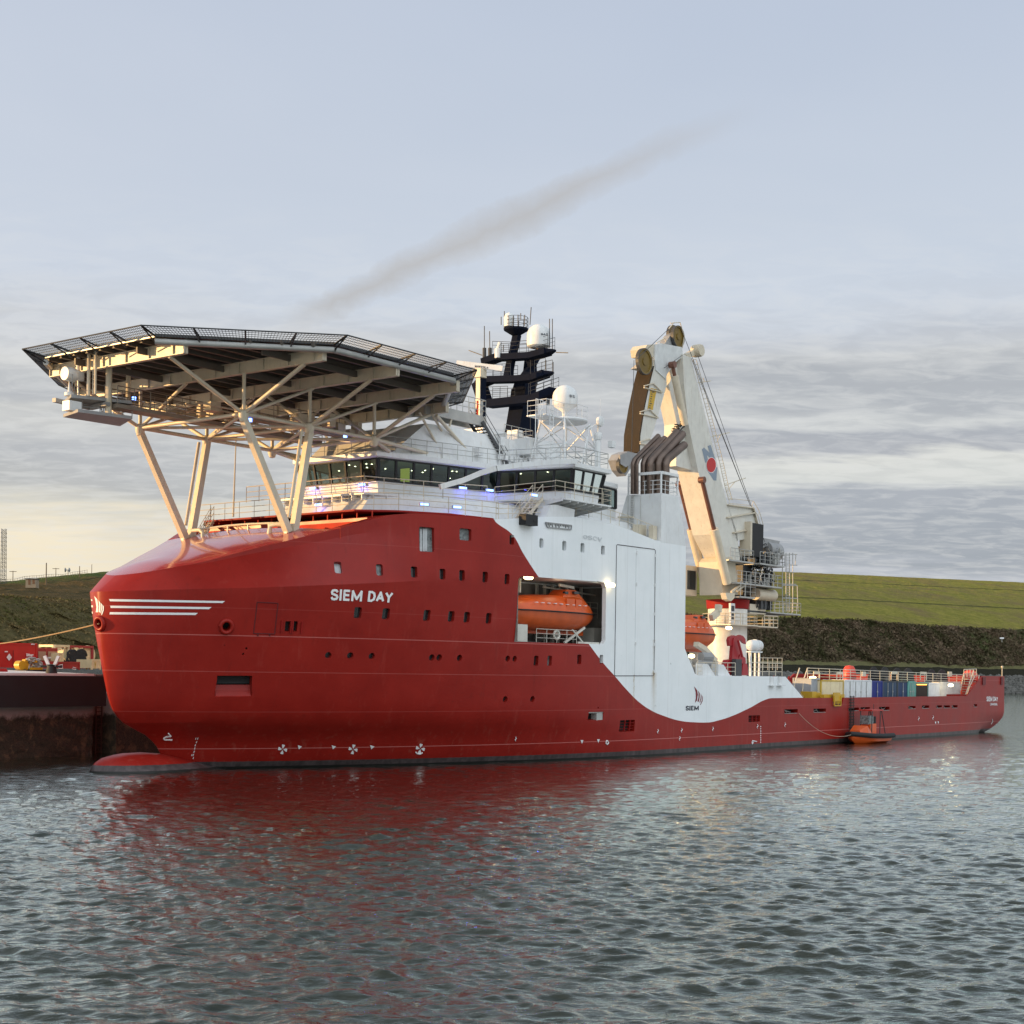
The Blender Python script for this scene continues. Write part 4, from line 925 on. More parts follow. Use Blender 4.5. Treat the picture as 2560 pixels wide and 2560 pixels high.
lampw(784,1221,FW); lampw(906,1212,FW); lampw(1156,1220,SW); lampw(1223,1226,SW); lampw(798,1262,LF); lampw(1060,1261,((24,8.0),(29,10.0))); lampw(1142,1268,((26,8.2),(31,10.2))); lampw(1334,1238,((29,12.6),(36,12.6)))
for x, y, v in ((335,996,-4.),(625,1050,4.8),(863,1092,3.)): 
    p = Vector(at(x, y, v=v)); m = MB(); m.lathe(p, [(.02,-.12),(.13,-.1),(.13,.1),(.02,.12)], 8); m.build('blue_deck_light', BL, heli)
def flood(px, py, v, mt=WL, w=.42):
    p = Vector(at(px, py, v=v)); m = MB(); m.lathe((p.x, p.y, p.z), [(.02,-w),(.16,-w*.9),(.19,0),(.16,w*.9),(.02,w)], 10, ax=0); return m.build('floodlight', mt, ship)
flood(1321,1442,12.0); flood(1527,1462.5,12.6)
# ------------------------------------------------------------------ lifeboat bay interior
BAYW = mat('bay_white', (.55,.54,.48), .5, dirt=.4)
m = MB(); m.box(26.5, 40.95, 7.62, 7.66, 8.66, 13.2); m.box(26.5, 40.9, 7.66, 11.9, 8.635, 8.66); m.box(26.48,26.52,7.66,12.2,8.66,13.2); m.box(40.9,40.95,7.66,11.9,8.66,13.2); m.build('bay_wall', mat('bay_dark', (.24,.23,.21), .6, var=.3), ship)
m = MB()
for u in (28.0,30.4,32.0,34.6,36.4): m.beam((u,7.9,8.66), (u,7.9,13.2), .14, .14)
for k, u in enumerate((34.0,34.7,35.4,36.0,36.6,37.2,37.9,38.5,39.2,39.9)): m.tube((u,8.2+.3*(k % 3),8.66), (u,8.2+.3*(k % 3),13.2), .07+.05*(k % 2), 8)
m.box(38.6,40.6,9.0,10.4,8.66,10.0); m.box(36.4,37.2,8.6,9.2,11.6,12.6); m.beam((33.5,9.2,12.9),(40.5,9.2,12.6),.12,.12)
m.rail([(36.5,9.4,10.8),(40.5,9.4,10.8)], 1.2, 3, 1.0)
m.box(29.9,31.2,7.7,8.2,11.5,13.2); m.box(26.55,27.9,7.7,10.5,11.5,13.2); m.box(26.7,28.6,10.5,11.5,8.66,9.9)
m.rail([(29,12.0,8.66),(34,12.0,8.66)], .95, 3, 1.3, r=.025); m.rail([(36.2,8.6,10.6),(37.3,8.6,10.6)], 1.1, 3, .6)
m.beam((33.0,11.6,8.7), (35.6,11.6,9.9), .12, .16); m.beam((35.2,11.8,8.7), (34,11.6,9.7), .1, .1); m.beam((34.2,11.9,8.75),(37.0,11.9,8.75),.2,.14)
m.beam((33.4,10.8,13.0),(35.2,10.8,12.9),.16,.2); m.beam((28.5,10.8,13.2),(28.5,10.8,12.2),.16,.16)
m.bend([(31.6+.32*math.cos(a*.5), 11.9, 9.25+.32*math.sin(a*.5)) for a in range(14)], .09, 8)
m.build('davit', BAYW, ship)
flood(1321,1443,11.8)
# ------------------------------------------------------------------ aft bulwarks, stern, cargo rail, stairs
def bulwark(s, name):
    m = MB(); notch = [(77.25,4.43),(77.4,3.74),(78.95,3.74),(79.35,4.43)] if s > 0 else []
    poly = [(70.6,3.7),(70.6,4.44)]+notch+[(112.2,4.46),(117.2,6.78),(124.55,6.8),(124.55,3.7)]
    a, b = sorted((s*12.12, s*12.302)); m.prism(poly, a, b, 1)
    return m.build(name, HULL, ship)
bulwark(1, 'bulwark'); bulwark(-1, 'bulwark')
m = MB(); m.box(124.4, 124.58, -12.2, 12.2, 3.4, 6.8); m.build('stern_rail_wall', HULL, ship)
m = MB(); m.box(70.7, 124.3, -12, 12, 3.73, 3.76); m.build('cargo_deck', mat('wood_deck', (.12,.08,.055), .8, var=.3), ship)
# red port stair blocks either end of the cargo deck; cargo rail walkway behind the containers
m = MB(); m.box(70.65, 75.2, 5.5, 8.0, 3.45, 6.0); m.box(112.4, 117.5, 7.0, 11.9, 3.45, 4.6); m.box(113,124.3,-8,8,3.45,4.2); m.bsplit('deck_house', REDP, ship)
WR = 6.35
m = MB(); A0_, A1_ = at(2019,1690,v=5.6), at(2450,1712,v=5.6)
RV = 9.3; ra_, rb2 = Vector(at(2019,1670,v=RV)), Vector(at(2448,1688.5,v=RV)); dz = Vector((0,0,-1.1)); m.rail([ra_+dz, rb2+dz], 1.1, 4, 2.4, r=.035)
for x in (2034,2092,2228,2301): 
    a, b = at(x,1682,v=RV), at(x+15,1682.5,v=RV); m.beam(a, b, .1, .25); m.tube(a, Vector(a)-Vector((0,0,.8)), .06); m.tube(b, Vector(b)-Vector((0,0,.8)), .06)
for x in (2155,2370): a, b = at(x,1679,v=RV), at(x+9,1691,v=RV); m.box(a[0],b[0],RV-.05,RV+.05,b[2],a[2])
for (P_) in (((2019,1670),(2009,1700),(2005,1742)),((1999,1670),(1986,1710),(1984,1738)),((2448,1689),(2440,1712),(2436,1738)),((2409,1686),(2402,1722),(2398,1738)),((2437,1690),(2424,1716),(2417,1738))): m.path([at(x,y,v=RV) for x, y in P_], .06)

m.build('cargo_railing', CREAM, ship)
m = MB()
for k in range(9): m.box(70.8+.22*k-.1, 70.8+.22*k+.2, 8.2, 9.6, 3.8+k*.27, 3.84+k*.27)
m.beam((70.6,9.7,3.8),(72.8,9.7,6.4),.08,.25); m.beam((70.6,8.1,3.8),(72.8,8.1,6.4),.08,.25); m.build('cargo_deck_stairs', REDP, ship)
m = MB()
for k in range(8): c = Vector((116.0-.35*k, 11.4, 4.3+.3*k)); m.box(c.x-.2, c.x+.2, 10.6, 11.9, c.z-.02, c.z+.03)
m.rail([(113.0,11.6,6.6),(117.0,11.6,6.7)], .9, 2, .9, r=.045); m.path([(113.2,11.7,4.4),(115.8,11.7,7.4)], .06); m.build('stern_stairs', CREAM, ship)
for x, y, v in ((2032,1695,9.9),(2377,1713,10.9)): flood(x, y, v, w=.5)
m = MB(); p = Vector(at(2505,1692,v=12.0)); m.tube(p, p+Vector((0,0,1.1)), .05); m.lathe(p+Vector((0,0,1.1)), [(.02,0),(.14,.02),(.14,.2),(.02,.24)], 8); m.build('stern_light', CREAM, ship)
m = MB()
for x0, y0, x1, y1 in ((2456,1693,2470,1712),(2502,1693,2513,1712)):
    a, b = at(x0,y0,v=12.34), at(x1,y1,v=12.34); m.box(a[0], b[0]-.9, 12.30, 12.42, b[2], a[2])
m.bsplit('mooring_fairlead', mat('maroon', (.13,.01,.012), .5), ship)
m = MB()
for x in (1927,1947.5):
    p, n = hit(x, 1702, .08); m.box(p.x-.28,p.x+.28,p.y-.1,p.y+.1,p.z-.38,p.z+.38); m.box(p.x-.5,p.x+.5,p.y-.1,p.y+.35,p.z-.45,p.z-.38)
m.bsplit('fender_bracket', WHITE, ship)
# upper deck fittings between tower and cargo deck (z 6.42)
ZD = 6.42
m = MB(); m.rail([(52.0,11.8,ZD),(55.0,11.8,ZD)],1.1,3,1.2,r=.03)
a = at(1735,1689,v=11.9)[0]; b = at(1840,1689,v=11.9)[0]; m.rail([at(1760,1689,v=11.7), at(1838,1689,v=11.7)], 1.1, 3, 1.3, r=.032); m.rail([at(1872,1689,v=11.7), at(1955,1690,v=11.7)], 1.15, 3, 1.3, r=.036)
m.rail([at(1895,1675,v=8.), at(1955,1675,v=8.)], 1.15, 3, 1.0, r=.03)
m.bsplit('midship_railing', CREAM, ship)
m = MB()
for x in (1752,1791): 
    c = at(x,1688,v=11.6); m.prism([(c[0]-.2,ZD),(c[0]+1.9,ZD),(c[0]+.7,ZD+.95),(c[0]-.2,ZD+1.0)], 11.2, 11.9, 1)
m.bsplit('boat_cradle', WHITE, ship)
m = MB(); P = [at(x, y, v=9.) for x, y in ((1786,1688),(1787,1652),(1760,1622),(1740,1610))]
for a, b in zip(P, P[1:]): m.beam(a, b, .5, .4)
P = [at(x, y, v=4.5) for x, y in ((1735,1685),(1736,1628))]; m.beam(P[0], P[1], .8, .5)
P = [at(x, y, v=6.) for x, y in ((1778,1545),(1795,1530),(1797,1512))]; m.beam(P[0], P[1], .4, .6); m.beam(P[1], P[2], .5, .5)
m.build('boat_davit', CREAM, ship)
m = MB(); c = Vector(at(1737,1672,v=10.5)); m.lathe((c.x,c.y-.6,c.z), [(.1,0),(.75,0),(.75,.12),(.35,.15),(.35,1),(.75,1.05),(.75,1.15),(.1,1.15)], 18, ax=1); m.box(c.x+.5,c.x+2.2,c.y-.6,c.y+.5,ZD,ZD+1.3)
m.tube((c.x+1,c.y,ZD+1.6),(c.x+2.2,c.y+.3,ZD+1.6),.4,10); m.build('davit_winch', GREY, ship)
flood(1729,1640,10.5, w=.32); m = MB(); c = Vector(at(1729,1640,v=10.5)); m.tube(c, (c.x,c.y,ZD), .04); m.build('lamp_post', GALV, ship)
# ------------------------------------------------------------------ helper for things standing on the ship
def sthing(name, label, cat, org, group=None): return thing(name, label, cat, org, 'S', group)
# ---- offshore crane
PU, PV = 78.0, 0.0
cr = sthing('offshore_crane', 'tall cream knuckle boom crane on a round white pedestal behind the white tower', 'crane', (PU, PV, ZD))
ZP = 14.3
m = MB(); m.lathe((PU,PV,0), [(.1,3.5),(2.0,3.5),(2.0,13.2),(.1,13.2)], 40); ped = m.build('pedestal', mat('pedestal_white', (.74,.72,.68), .4, dirt=.2), cr, smooth=True)
m = MB(); m.lathe((PU,PV,0), [(1.9,13.2),(2.12,13.25),(2.2,14.0),(2.22,14.15),(1.9,14.15)], 40); m.build('slew_ring', REDP, cr, smooth=True)
m = MB(); zr = at(1815,1558,v=3)[2]
m.lathe((PU,PV,0), [(1.9,zr-.12),(3.1,zr-.12),(3.1,zr),(1.9,zr)], 32)
m.box(PU+1,PU+6.0,PV-1,PV+2.6,zr-.12,zr)
pts = [(PU+3.0*math.cos(a), PV+3.0*math.sin(a), zr) for a in np.linspace(-.3, 3.6, 14)]; m.rail(pts, 1.1, 3, 1.0, r=.03)
m.rail([(PU+3,PV+2.6,zr),(PU+6,PV+2.6,zr),(PU+6,PV-1,zr)],1.1,3,.9,r=.05); m.rail([(PU-4,PV+2.4,zr),(PU-2,PV+2.6,zr)],1.1,3,.9,r=.05); m.box(PU-4,PU-1.5,PV+.5,PV+2.6,zr-.12,zr)
m.build('pedestal_gallery', CREAM, cr)
a = at(1831,1532,v=2.02); m = MB(); m.box(a[0]-.45,a[0]+.45,1.86,2.06,zr+.15,zr+2.1); dd = m.build('pedestal_door', WHITE, cr)
m = MB(); m.box(a[0]-.3,a[0]+.3,2.06,2.08,zr+1.3,zr+1.85); m.box(a[0]-.25,a[0]+.25,2.06,2.08,zr+.5,zr+.75); m.box(a[0]-.25,a[0]+.25,2.06,2.08,zr+.85,zr+1.1); m.build('door_window', DARK, dd)
# slewing house
m = MB(); hw = 1.75
hs = [v0(x, y, 1.3) for x, y in ((1806,1487),(1804,1404),(1812,1394),(1830,1392),(1838,1402),(1845,1487))]
m.prism(hs, -1.3, 1.3, 1); house = m.build('slewing_house', CREAM, cr)
# cab on the far side, seen left of the tower edge
m = MB(); c = Vector(at(1716,1440,v=-2.6)); m.box(c.x-2.6,c.x+.9,-3.8,-1.9,c.z-2.0,c.z+1.0); cab = m.build('crane_cab', CREAM, cr)
m = MB(); m.box(c.x-1.0,c.x+.6,-1.9,-1.86,c.z-1.4,c.z+.5); m.box(c.x-2.64,c.x-2.6,-3.5,-2.2,c.z-1.8,c.z+.8); m.build('cab_window', PANE, cab)
# boom: main (port face outline) extruded across
BW = 1.15
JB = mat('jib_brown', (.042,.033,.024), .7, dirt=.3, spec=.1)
CBO = mat('boom_cream', (.64,.62,.56), .45, var=.08, dirt=.6, dcol=(.34,.26,.17))
def slab(pts, v0_, v1_, mt, name, vv=None, par=cr):
    mm = MB(); mm.prism([v0(x, y, v1_ if vv is None else vv) for x, y in pts], v0_, v1_, 1); return mm.build(name, mt, par)
boom = slab([(1707,885),(1727,895),(1765,1044),(1804,1206),(1819,1261),(1842,1330),(1850,1402),(1815,1402),(1782,1336),(1746,1181),(1720,1055),(1710,960)], -BW, BW, CBO, 'boom')
slab([(1819,1261),(1880,1270),(1897,1330),(1893,1342),(1842,1352)], -BW, BW, CBO, 'boom_winch_frame', par=cr)
m = MB()
for (x0,y0,x1,y1) in ((1817,1262,1880,1270),(1815,1294,1884,1282),(1880,1270,1897,1335),(1830,1332,1897,1318)):
    a, b = v0(x0,y0,BW), v0(x1,y1,BW); m.beam((a[0],BW+.12,a[1]),(b[0],BW+.12,b[1]),.3,.12)
P = [Vector(at(x,y,v=BW)) for x, y in ((1822,1258),(1880,1264),(1895,1290),(1905,1325))]
for a, b in zip(P, P[1:]): m.tube(a, b, .035); m.tube(a+Vector((.3,0,.5)), b+Vector((.3,0,.5)), .035); m.tube(a, a+Vector((.3,0,.5)), .035)
m.build('winch_platform_rail', CREAM, boom)
# head block and knuckle with sheaves, folded jib
slab([(1645,860),(1652,858),(1705,868),(1708,890),(1690,905),(1668,935),(1664,948),(1640,925),(1637,897),(1638,862)], -.95, .95, mat('crane_white', (.62,.63,.62), .4, dirt=.25), 'knuckle')
slab([(1612,872),(1618,862),(1645,860),(1638,925),(1612,918),(1640,895),(1615,890)], -.8, .8, CREAM, 'jib_head')
slab([(1636,915),(1665,922),(1667,962),(1648,1030),(1631,1085),(1614,1128),(1600,1133),(1601,1090),(1612,1020),(1624,962)], -.85, .85, CBO, 'jib')
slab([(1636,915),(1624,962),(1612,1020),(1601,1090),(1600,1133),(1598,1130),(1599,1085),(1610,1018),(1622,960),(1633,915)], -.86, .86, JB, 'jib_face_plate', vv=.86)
m = MB()
for yy in (965,1030,1105): 
    a = Vector(at(1610 if yy < 1000 else 1600,yy,v=.95)); m.path([a, a+Vector((1.6,0,.5)), a+Vector((3.2,0,-.1)), a+Vector((0,0,-.15))], .06)
a, b = at(1619,1022,v=.9), at(1642,972,v=.9); m.bsplit('jib_bracket', CREAM, cr)
m = MB(); q4 = [at(x, y, v=.88) for x, y in ((1627,970),(1642,973),(1632,1025),(1619,1022))]; m.add([(p[0],.88,p[2]) for p in q4], [(0,1,2,3)])
sg = m.build('warning_sign', YELLOW, cr)
m = MB()
for k in range(9):
    t = (k+.5)/9; a = Vector(q4[0]).lerp(Vector(q4[3]), t); b = Vector(q4[1]).lerp(Vector(q4[2]), t); m.beam(a.lerp(b,.2)+Vector((0,.01,0)), a.lerp(b,.2+random.random()*.5+.1)+Vector((0,.01,0)), .01, .09)
m.build('sign_lettering', DARK, sg)
SH = mat('sheave_yellow', (.17,.105,.012), .5, var=.2, dirt=.5)
def sheave(x, y, v, R_, name='sheave', mt=SH):
    c = at(x, y, v=v); m = MB(); m.lathe((c[0],v,c[2]), [(.05,-.14),(R_*.3,-.14),(R_*.3,-.07),(R_*.86,-.05),(R_*.88,-.14),(R_,-.16),(R_*.92,0),(R_,.16),(R_*.88,.14),(R_*.86,.05),(R_*.3,.07),(R_*.3,.14),(.05,.14)], 28, ax=1)
    o = m.build(name, mt, cr, smooth=True); m = MB()
    for k in range(29):
        pass
    m.lathe((c[0],v,c[2]), [(R_*1.0,-.17),(R_*1.06,-.17),(R_*1.06,.17),(R_*1.0,.17),(R_*1.0,-.17)], 28, ax=1); m.build('sheave_guard', DARK, o); return o
sheave(1610,904,1.0,1.15); sheave(1694,842,.4,1.0); sheave(1682,838,-.6,.9)
slab([(1660,862),(1676,838),(1690,830),(1706,868)], -.5, .2, GREY, 'top_bracket')
m = MB(); c = at(1737,878,v=.6); m.lathe((c[0],.9,c[2]), [(.05,-.5),(.55,-.5),(.62,-.3),(.62,.3),(.55,.5),(.05,.5)], 18, ax=1); a = at(1712,893,v=.9); m.beam(a, c, .5, .5); m.build('boom_tip_drum', CREAM, cr, smooth=True)
m = MB()
for a in (((1676,808),(1700,806)),((1700,806),(1711,840)),((1711,840),(1706,870)),((1672,822),(1685,806)),((1640,858),(1662,845)),((1662,845),(1665,855))): m.tube(at(*a[0],v=.6), at(*a[1],v=.6), .05)
m.build('sheave_cage', CREAM, cr)
# hook block at the bottom of the jib
slab([(1543,1150),(1552,1135),(1570,1128),(1588,1133),(1592,1150),(1580,1165),(1565,1190),(1552,1175)], -.3, .7, GREY, 'hook_block'); sheave(1555,1163,.75,.72); slab([(1550,1138),(1570,1130),(1590,1135),(1590,1150),(1565,1168),(1552,1160)], .8, .95, GREY, 'hook_plate')
# luffing cylinders and jib cylinders
def cyl(p, q, r, r2, v, name, mt1=CREAM, split=.45):
    a, b = Vector(at(*p, v=v)), Vector(at(*q, v=v)); c = a.lerp(b, split); m = MB(); m.tube(a, c, r, 14); o = m.build(name, mt1, cr, smooth=True, ang=60)
    m = MB(); m.tube(c, b, r2, 12); m.lathe((b.x,v,b.z), [(.05,-.3),(.32,-.3),(.32,.3),(.05,.3)], 14, ax=1); m.build('rod', mat('piston_rod', (.17,.075,.05), .3, metal=.3), o, smooth=True, ang=60); return o
cyl((1763,1462),(1699,1210), .46, .22, -1.9, 'luffing_cylinder', split=.56); cyl((1818,1458),(1755,1200), .46, .22, 1.9, 'luffing_cylinder', split=.53)
cyl((1712,1062),(1681,912), .36, .18, 1.5, 'jib_cylinder', split=.82); cyl((1682,1075),(1655,925), .36, .18, -1.5, 'jib_cylinder', split=.85)
m = MB(); c = Vector(at(1700,1075,v=1.0))
for k in range(16):
    a = c+Vector((random.uniform(-1.2,.6), random.uniform(-.8,.3), random.uniform(-.5,.5))); b = a+Vector((random.uniform(-.6,.6), .2, random.uniform(-.7,.7))); m.path([a, (a+b)/2+Vector((0,.2,.25)), b], .06)
m.build('hydraulic_hoses', BLACK, cr)
slab([(1688,910),(1712,905),(1722,1060),(1746,1180),(1690,1165),(1692,1060),(1672,965)], -.9, .5, CBO, 'boom_front_plate', vv=.5)
m = MB()
for (x, y, v) in ((1752,1462,-1.2),(1756,1470,-.8),(1812,1462,2.3),(1820,1470,2.3),(1795,1470,1.5),(1770,1474,-.2)):
    c = Vector(at(x,y,v=v)); m.bend([c+Vector((-.3,0,.8)), c+Vector((-.6,.1,.1)), c+Vector((-.3,.1,-.6)), c+Vector((.2,0,-.7))], .07, 6)
# wires and walkways along the boom
m = MB()
for (a, b) in (((1585,900),(1579,1130)),((1728,895),(1876,1265)),((1745,890),(1880,1270)),((1700,815),(1876,1265)),((1593,897),(1672,822)),((1880,1270),(1912,1355)),((1660,920),(1706,888))): m.tube(at(*a,v=1.3), at(*b,v=1.3), .03, 4)
m.build('hoist_wire', DARK, cr)
m = MB(); L0 = [(1732,900),(1762,1010),(1780,1080),(1800,1160),(1812,1215),(1822,1250)]
for dx in (0, 9): m.path([at(x+dx,y,v=.9) for x, y in L0], .035, 4)
for k in range(46): t = k/45*(len(L0)-1); i = min(int(t), len(L0)-2); f = t-i; x = L0[i][0]+(L0[i+1][0]-L0[i][0])*f; y = L0[i][1]+(L0[i+1][1]-L0[i][1])*f; m.tube(at(x,y,v=.9), at(x+9,y-2,v=.9), .025, 4)
for (x, y, x1, y1, x2, y2) in ((1745,957,1777,952,1758,945),(1780,1092,1824,1081,1792,1105),(1812,1213,1864,1195,1815,1230)): m.path([at(x,y,v=.9), at(x1,y1,v=.9)], .05); m.path([at(x2,y2,v=.9), at((x+x1)/2,(y+y1)/2,v=.9)], .04)
m.build('boom_ladder', CREAM, cr)
# NOV-style maker's mark on the boom side: N and V in grey, red ball with a white arc
onb = lambda x, y: (lambda a: Vector((a[0], BW+.012, a[2])))(at(x, y, v=BW+.012))
onb2 = lambda x, y: (lambda a: Vector((a[0], BW+.024, a[2])))(at(x, y, v=BW+.024)); onb3 = lambda x, y: (lambda a: Vector((a[0], BW+.036, a[2])))(at(x, y, v=BW+.036))
W4 = lambda x, y: (1500+x/3.45, 780+y/3.45)
text('N', W4(874,1176), W4(956,1143), W4(905,1302), W4(1000,1278), 'maker_letters', MK, par=boom, hf=onb, bold=.07)
text('V', W4(920,1352), W4(1010,1325), W4(945,1450), W4(1040,1462), 'maker_letters', MK, par=boom, hf=onb, bold=.07)
ce = W4(960,1320); decal([[(ce[0]+12.3*math.cos(a)*1.03-2*math.sin(a)*.2, ce[1]+19.6*math.sin(a)) for a in np.linspace(0, 2*math.pi, 24, endpoint=False)]], 'maker_ball', MW, par=boom, hf=onb2, sub=99)
decal([[(ce[0]+11.4*math.cos(a)*1.03-2*math.sin(a)*.2, ce[1]+18.4*math.sin(a)) for a in np.linspace(0, 2*math.pi, 24, endpoint=False)]], 'maker_ball', mat('ball_red', (.5,.02,.02), .5), par=boom, hf=onb3, sub=99)
# machinery on the aft side of the house
def cplat(x0, x1, y, v_a, v_b, t=.15, mt=GALV, name='machinery_platform', rh=1.15):
    a, b = at(x0, y, v=v_b), at(x1, y, v=v_b); m = MB(); m.box(a[0], b[0], v_a, v_b, a[2]-t, a[2])
    m.rail([(a[0],v_b,a[2]),(b[0],v_b,a[2]),(b[0],v_a,a[2])], rh, 3, 1.0, r=.035); m.build(name, mt, cr); return a[0], b[0], a[2]
def clutter(u0, u1, va, vb, z0, z1, n, mt, name, rr=(.04,.09)):
    m = MB()
    for k in range(n):
        u, v, z = random.uniform(u0, u1), random.uniform(va, vb), z0; 
        if random.random() < .35: w, h = random.uniform(.15,.5), random.uniform(.3, 1)*(z1-z0)*.8; m.box(u, u+w, v-w/2, v+w/2, z, z+h)
        else:
            a = Vector((u, v, random.uniform(z0, z1))); pts = [a]
            for _ in range(3): a = a+Vector((random.uniform(-.5,.5), random.uniform(-.1,.25), random.uniform(-.6,.6))); a.z = min(max(a.z, z0), z1); pts.append(a)
            m.bend(pts, random.uniform(*rr), 6)
    return m.build(name, mt, cr, smooth=True, ang=50)
def cyln(p, q, r, name, mt): m = MB(); m.tube(p, q, r, 20); return m.build(name, mt, cr, smooth=True, ang=60)
a0, b0, z0 = cplat(1826,1884,1398,1.0,2.4); a1, b1, z1 = cplat(1900,1962,1407,-1.0,2.2); a2, b2, z2 = cplat(1842,1955,1455,.0,2.8); a3, b3, z3 = cplat(1851,1888,1490,1.6,2.8, rh=1.5); a4, b4, z4 = cplat(1926,2002,1529,-1.4,1.8)
m = MB(); m.box(PU+1.5, b4-3, -1.6, 1.4, z4-.2, z4); m.box(PU+1.6,PU+7,-1.5,1.2,z2-1.0,z2-.2); m.box(PU+2.0,b2-1.2,-1.5,-.4,z4+.3,z1+1.1); m.box(PU+2.0,b2-2.5,-.4,.6,z2+.0,z0-.15); m.build('machinery_frame', DARK, cr)
clutter(PU+2.5, b1-1, -1.2, 1.6, z0, z0+2.3, 110, DARK, 'hydraulic_unit'); clutter(PU+3, b2-1, -.8, 2.2, z2, z2+2.1, 150, BLACK, 'hydraulic_valves'); clutter(PU+3.5, b2, -.8, 1.6, z4+.2, z2-.3, 150, DARK, 'hydraulic_pipes')
clutter(PU+2.6, b2-1.5, .6, 2.3, z2+.1, z2+1.9, 40, GALV, 'hydraulic_lines', (.03,.05)); clutter(PU+6, b1-.4, .2, 1.8, z1+.1, z1+1.9, 60, GALV, 'hydraulic_lines', (.03,.06))
p = Vector(at(1888,1485,v=1.6)); q_ = Vector(at(1932,1489,v=1.6)); cyln(p, q_, .62, 'accumulator', CREAM); m = MB(); m.tube(q_, q_+Vector((.06,0,0)), .45, 18); m.build('accumulator_cap', DARK, cr)
a = at(1880,1385,v=1.8); m = MB(); m.box(a[0]-.1, a[0]+2.4, .6, 1.8, a[2]-.2, a[2]+3.2) ; bx = m.build('oil_cooler', BLACK, cr)
m = MB(); m.box(a[0]-.45, a[0]-.1, .6, 1.85, a[2]-.2, a[2]+3.3); m.build('cooler_side', CREAM, cr)
c = at(1922,1378,v=.6); cyln((c[0]-1.0,.6,c[2]), (c[0]+1.6,.6,c[2]), 1.0, 'winch_drum', GREY)
slab([(1895,1352),(1905,1344),(1950,1353),(1947,1362),(1915,1366),(1900,1372)], -.4, 1.0, GREY, 'winch_cover')
m = MB(); c0 = at(1935,1400,v=1.9)
for dx in (0, 9, 18, 26): 
    t, b = at(1956+dx,1382,v=1.9), at(1956+dx,1530,v=1.9); m.tube(t, b, .05)
for k in range(36): y = 1385+k*4; m.tube(at(1965,y,v=1.9), at(1974,y,v=1.9), .025, 4)
for y in (1385,1412,1460,1463,1495): m.path([at(1956,y,v=1.9), at(1993 if y != 1460 else 1990,y+1,v=1.9)], .05)
m.tube(at(1990,1385,v=1.9), at(1988,1412,v=1.9), .05); m.tube(at(1993,1463,v=1.9), at(1995,1530,v=1.9), .05); m.build('machinery_ladder', GALV, cr)
a, b = at(1870,1509,v=1.4), at(1914,1522,v=1.4); m = MB(); m.box(PU+2.1, b[0], -1.2, 1.4, b[2]-.6, a[2]); m.build('slew_motor_box', CREAM, cr)
slab([(1814,1482),(1838,1482),(1836,1495),(1828,1503),(1818,1498)], 1.9, 2.5, CREAM, 'cylinder_bracket', vv=2.5)
m = MB()
for (x0,y0,x1,y1) in ((1828,1480,1856,1458),(1841,1478,1868,1458)): m.beam(at(x0,y0,v=2.4), at(x1,y1,v=2.4), .2, .2)
m.build('platform_stay', CREAM, cr)
fl = flood(1822,1570,2.5); 
# ---- red deck crane
dc = sthing('deck_crane', 'small folded red deck crane standing before the white crane pedestal', 'crane', (65.5, 9.5, ZD)); DV = 9.5
RC = mat('deck_crane_red', (.33,.012,.018), .35, var=.1)
def ds(pts, a, b, name, mt=RC):
    c_ = (a+b)/2; a, b = c_+(a-c_)*.45, c_+(b-c_)*.45; mm = MB(); mm.prism([v0(x, y, b) for x, y in pts], a, b, 1); return mm.build(name, mt, dc)
ds([(1809,1688),(1812,1668),(1820,1650),(1832,1648),(1834,1688)], DV-.6, DV+.5, 'base'); ds([(1855,1688),(1858,1655),(1868,1660),(1872,1688)], DV-.5, DV+.3, 'outrigger'); ds([(1829,1655),(1834,1595),(1844,1592),(1846,1660)], DV-.3, DV+.4, 'column')
ds([(1822,1600),(1825,1592),(1834,1588),(1842,1590),(1836,1612),(1824,1615)], DV-.3, DV+.3, 'tip'); ds([(1841,1592),(1850,1587),(1858,1590),(1864,1598),(1865,1610),(1860,1608),(1853,1600),(1843,1599)], DV-.2, DV+.3, 'elbow')
ds([(1840,1598),(1846,1598),(1856,1645),(1852,1660),(1844,1660)], DV-.4, DV+.2, 'boom'); m = MB(); m.tube(at(1845,1600,v=DV+.5), at(1856,1642,v=DV+.5), .1, 10); m.build('cylinder', RC, dc)
ds([(1843,1652),(1852,1636),(1864,1645),(1865,1657),(1850,1660)], DV-.5, DV+.4, 'slew_body')
m = MB(); m.box(*sum([[c_-.4, c_+.7] for c_ in (at(1845,1670,v=DV+.8)[0],)], []), DV+.4, DV+.8, ZD, ZD+1.5); m.build('control_stand', DARK, dc)
# ---- life raft canister
c = Vector(at(1887,1614,v=7.5)); lr = sthing('life_raft_canister', 'white life raft capsule on a tall frame above the white bulwark', 'life raft', (c.x, c.y, c.z-.45))
m = MB(); m.lathe(c, [(.05,-1.15),(.35,-1.05),(.52,-.8),(.55,-.06),(.6,-.05),(.6,.05),(.55,.06),(.52,.8),(.35,1.05),(.05,1.15)], 20, ax=0); m.build('capsule', WHITE, lr, smooth=True, ang=50)
m = MB()
for s in (-.8, .1, .9): m.beam((c.x+s,c.y,ZD), (c.x+s,c.y,c.z-.6), .16, .16)
m.beam((c.x-1.2,c.y,c.z-.6), (c.x+1.1,c.y,c.z-.6), .5, .12); m.beam((c.x-1.1,c.y,c.z-.6), (c.x-.8,c.y,c.z-2.4), .12, .12); m.build('raft_frame', WHITE, lr)
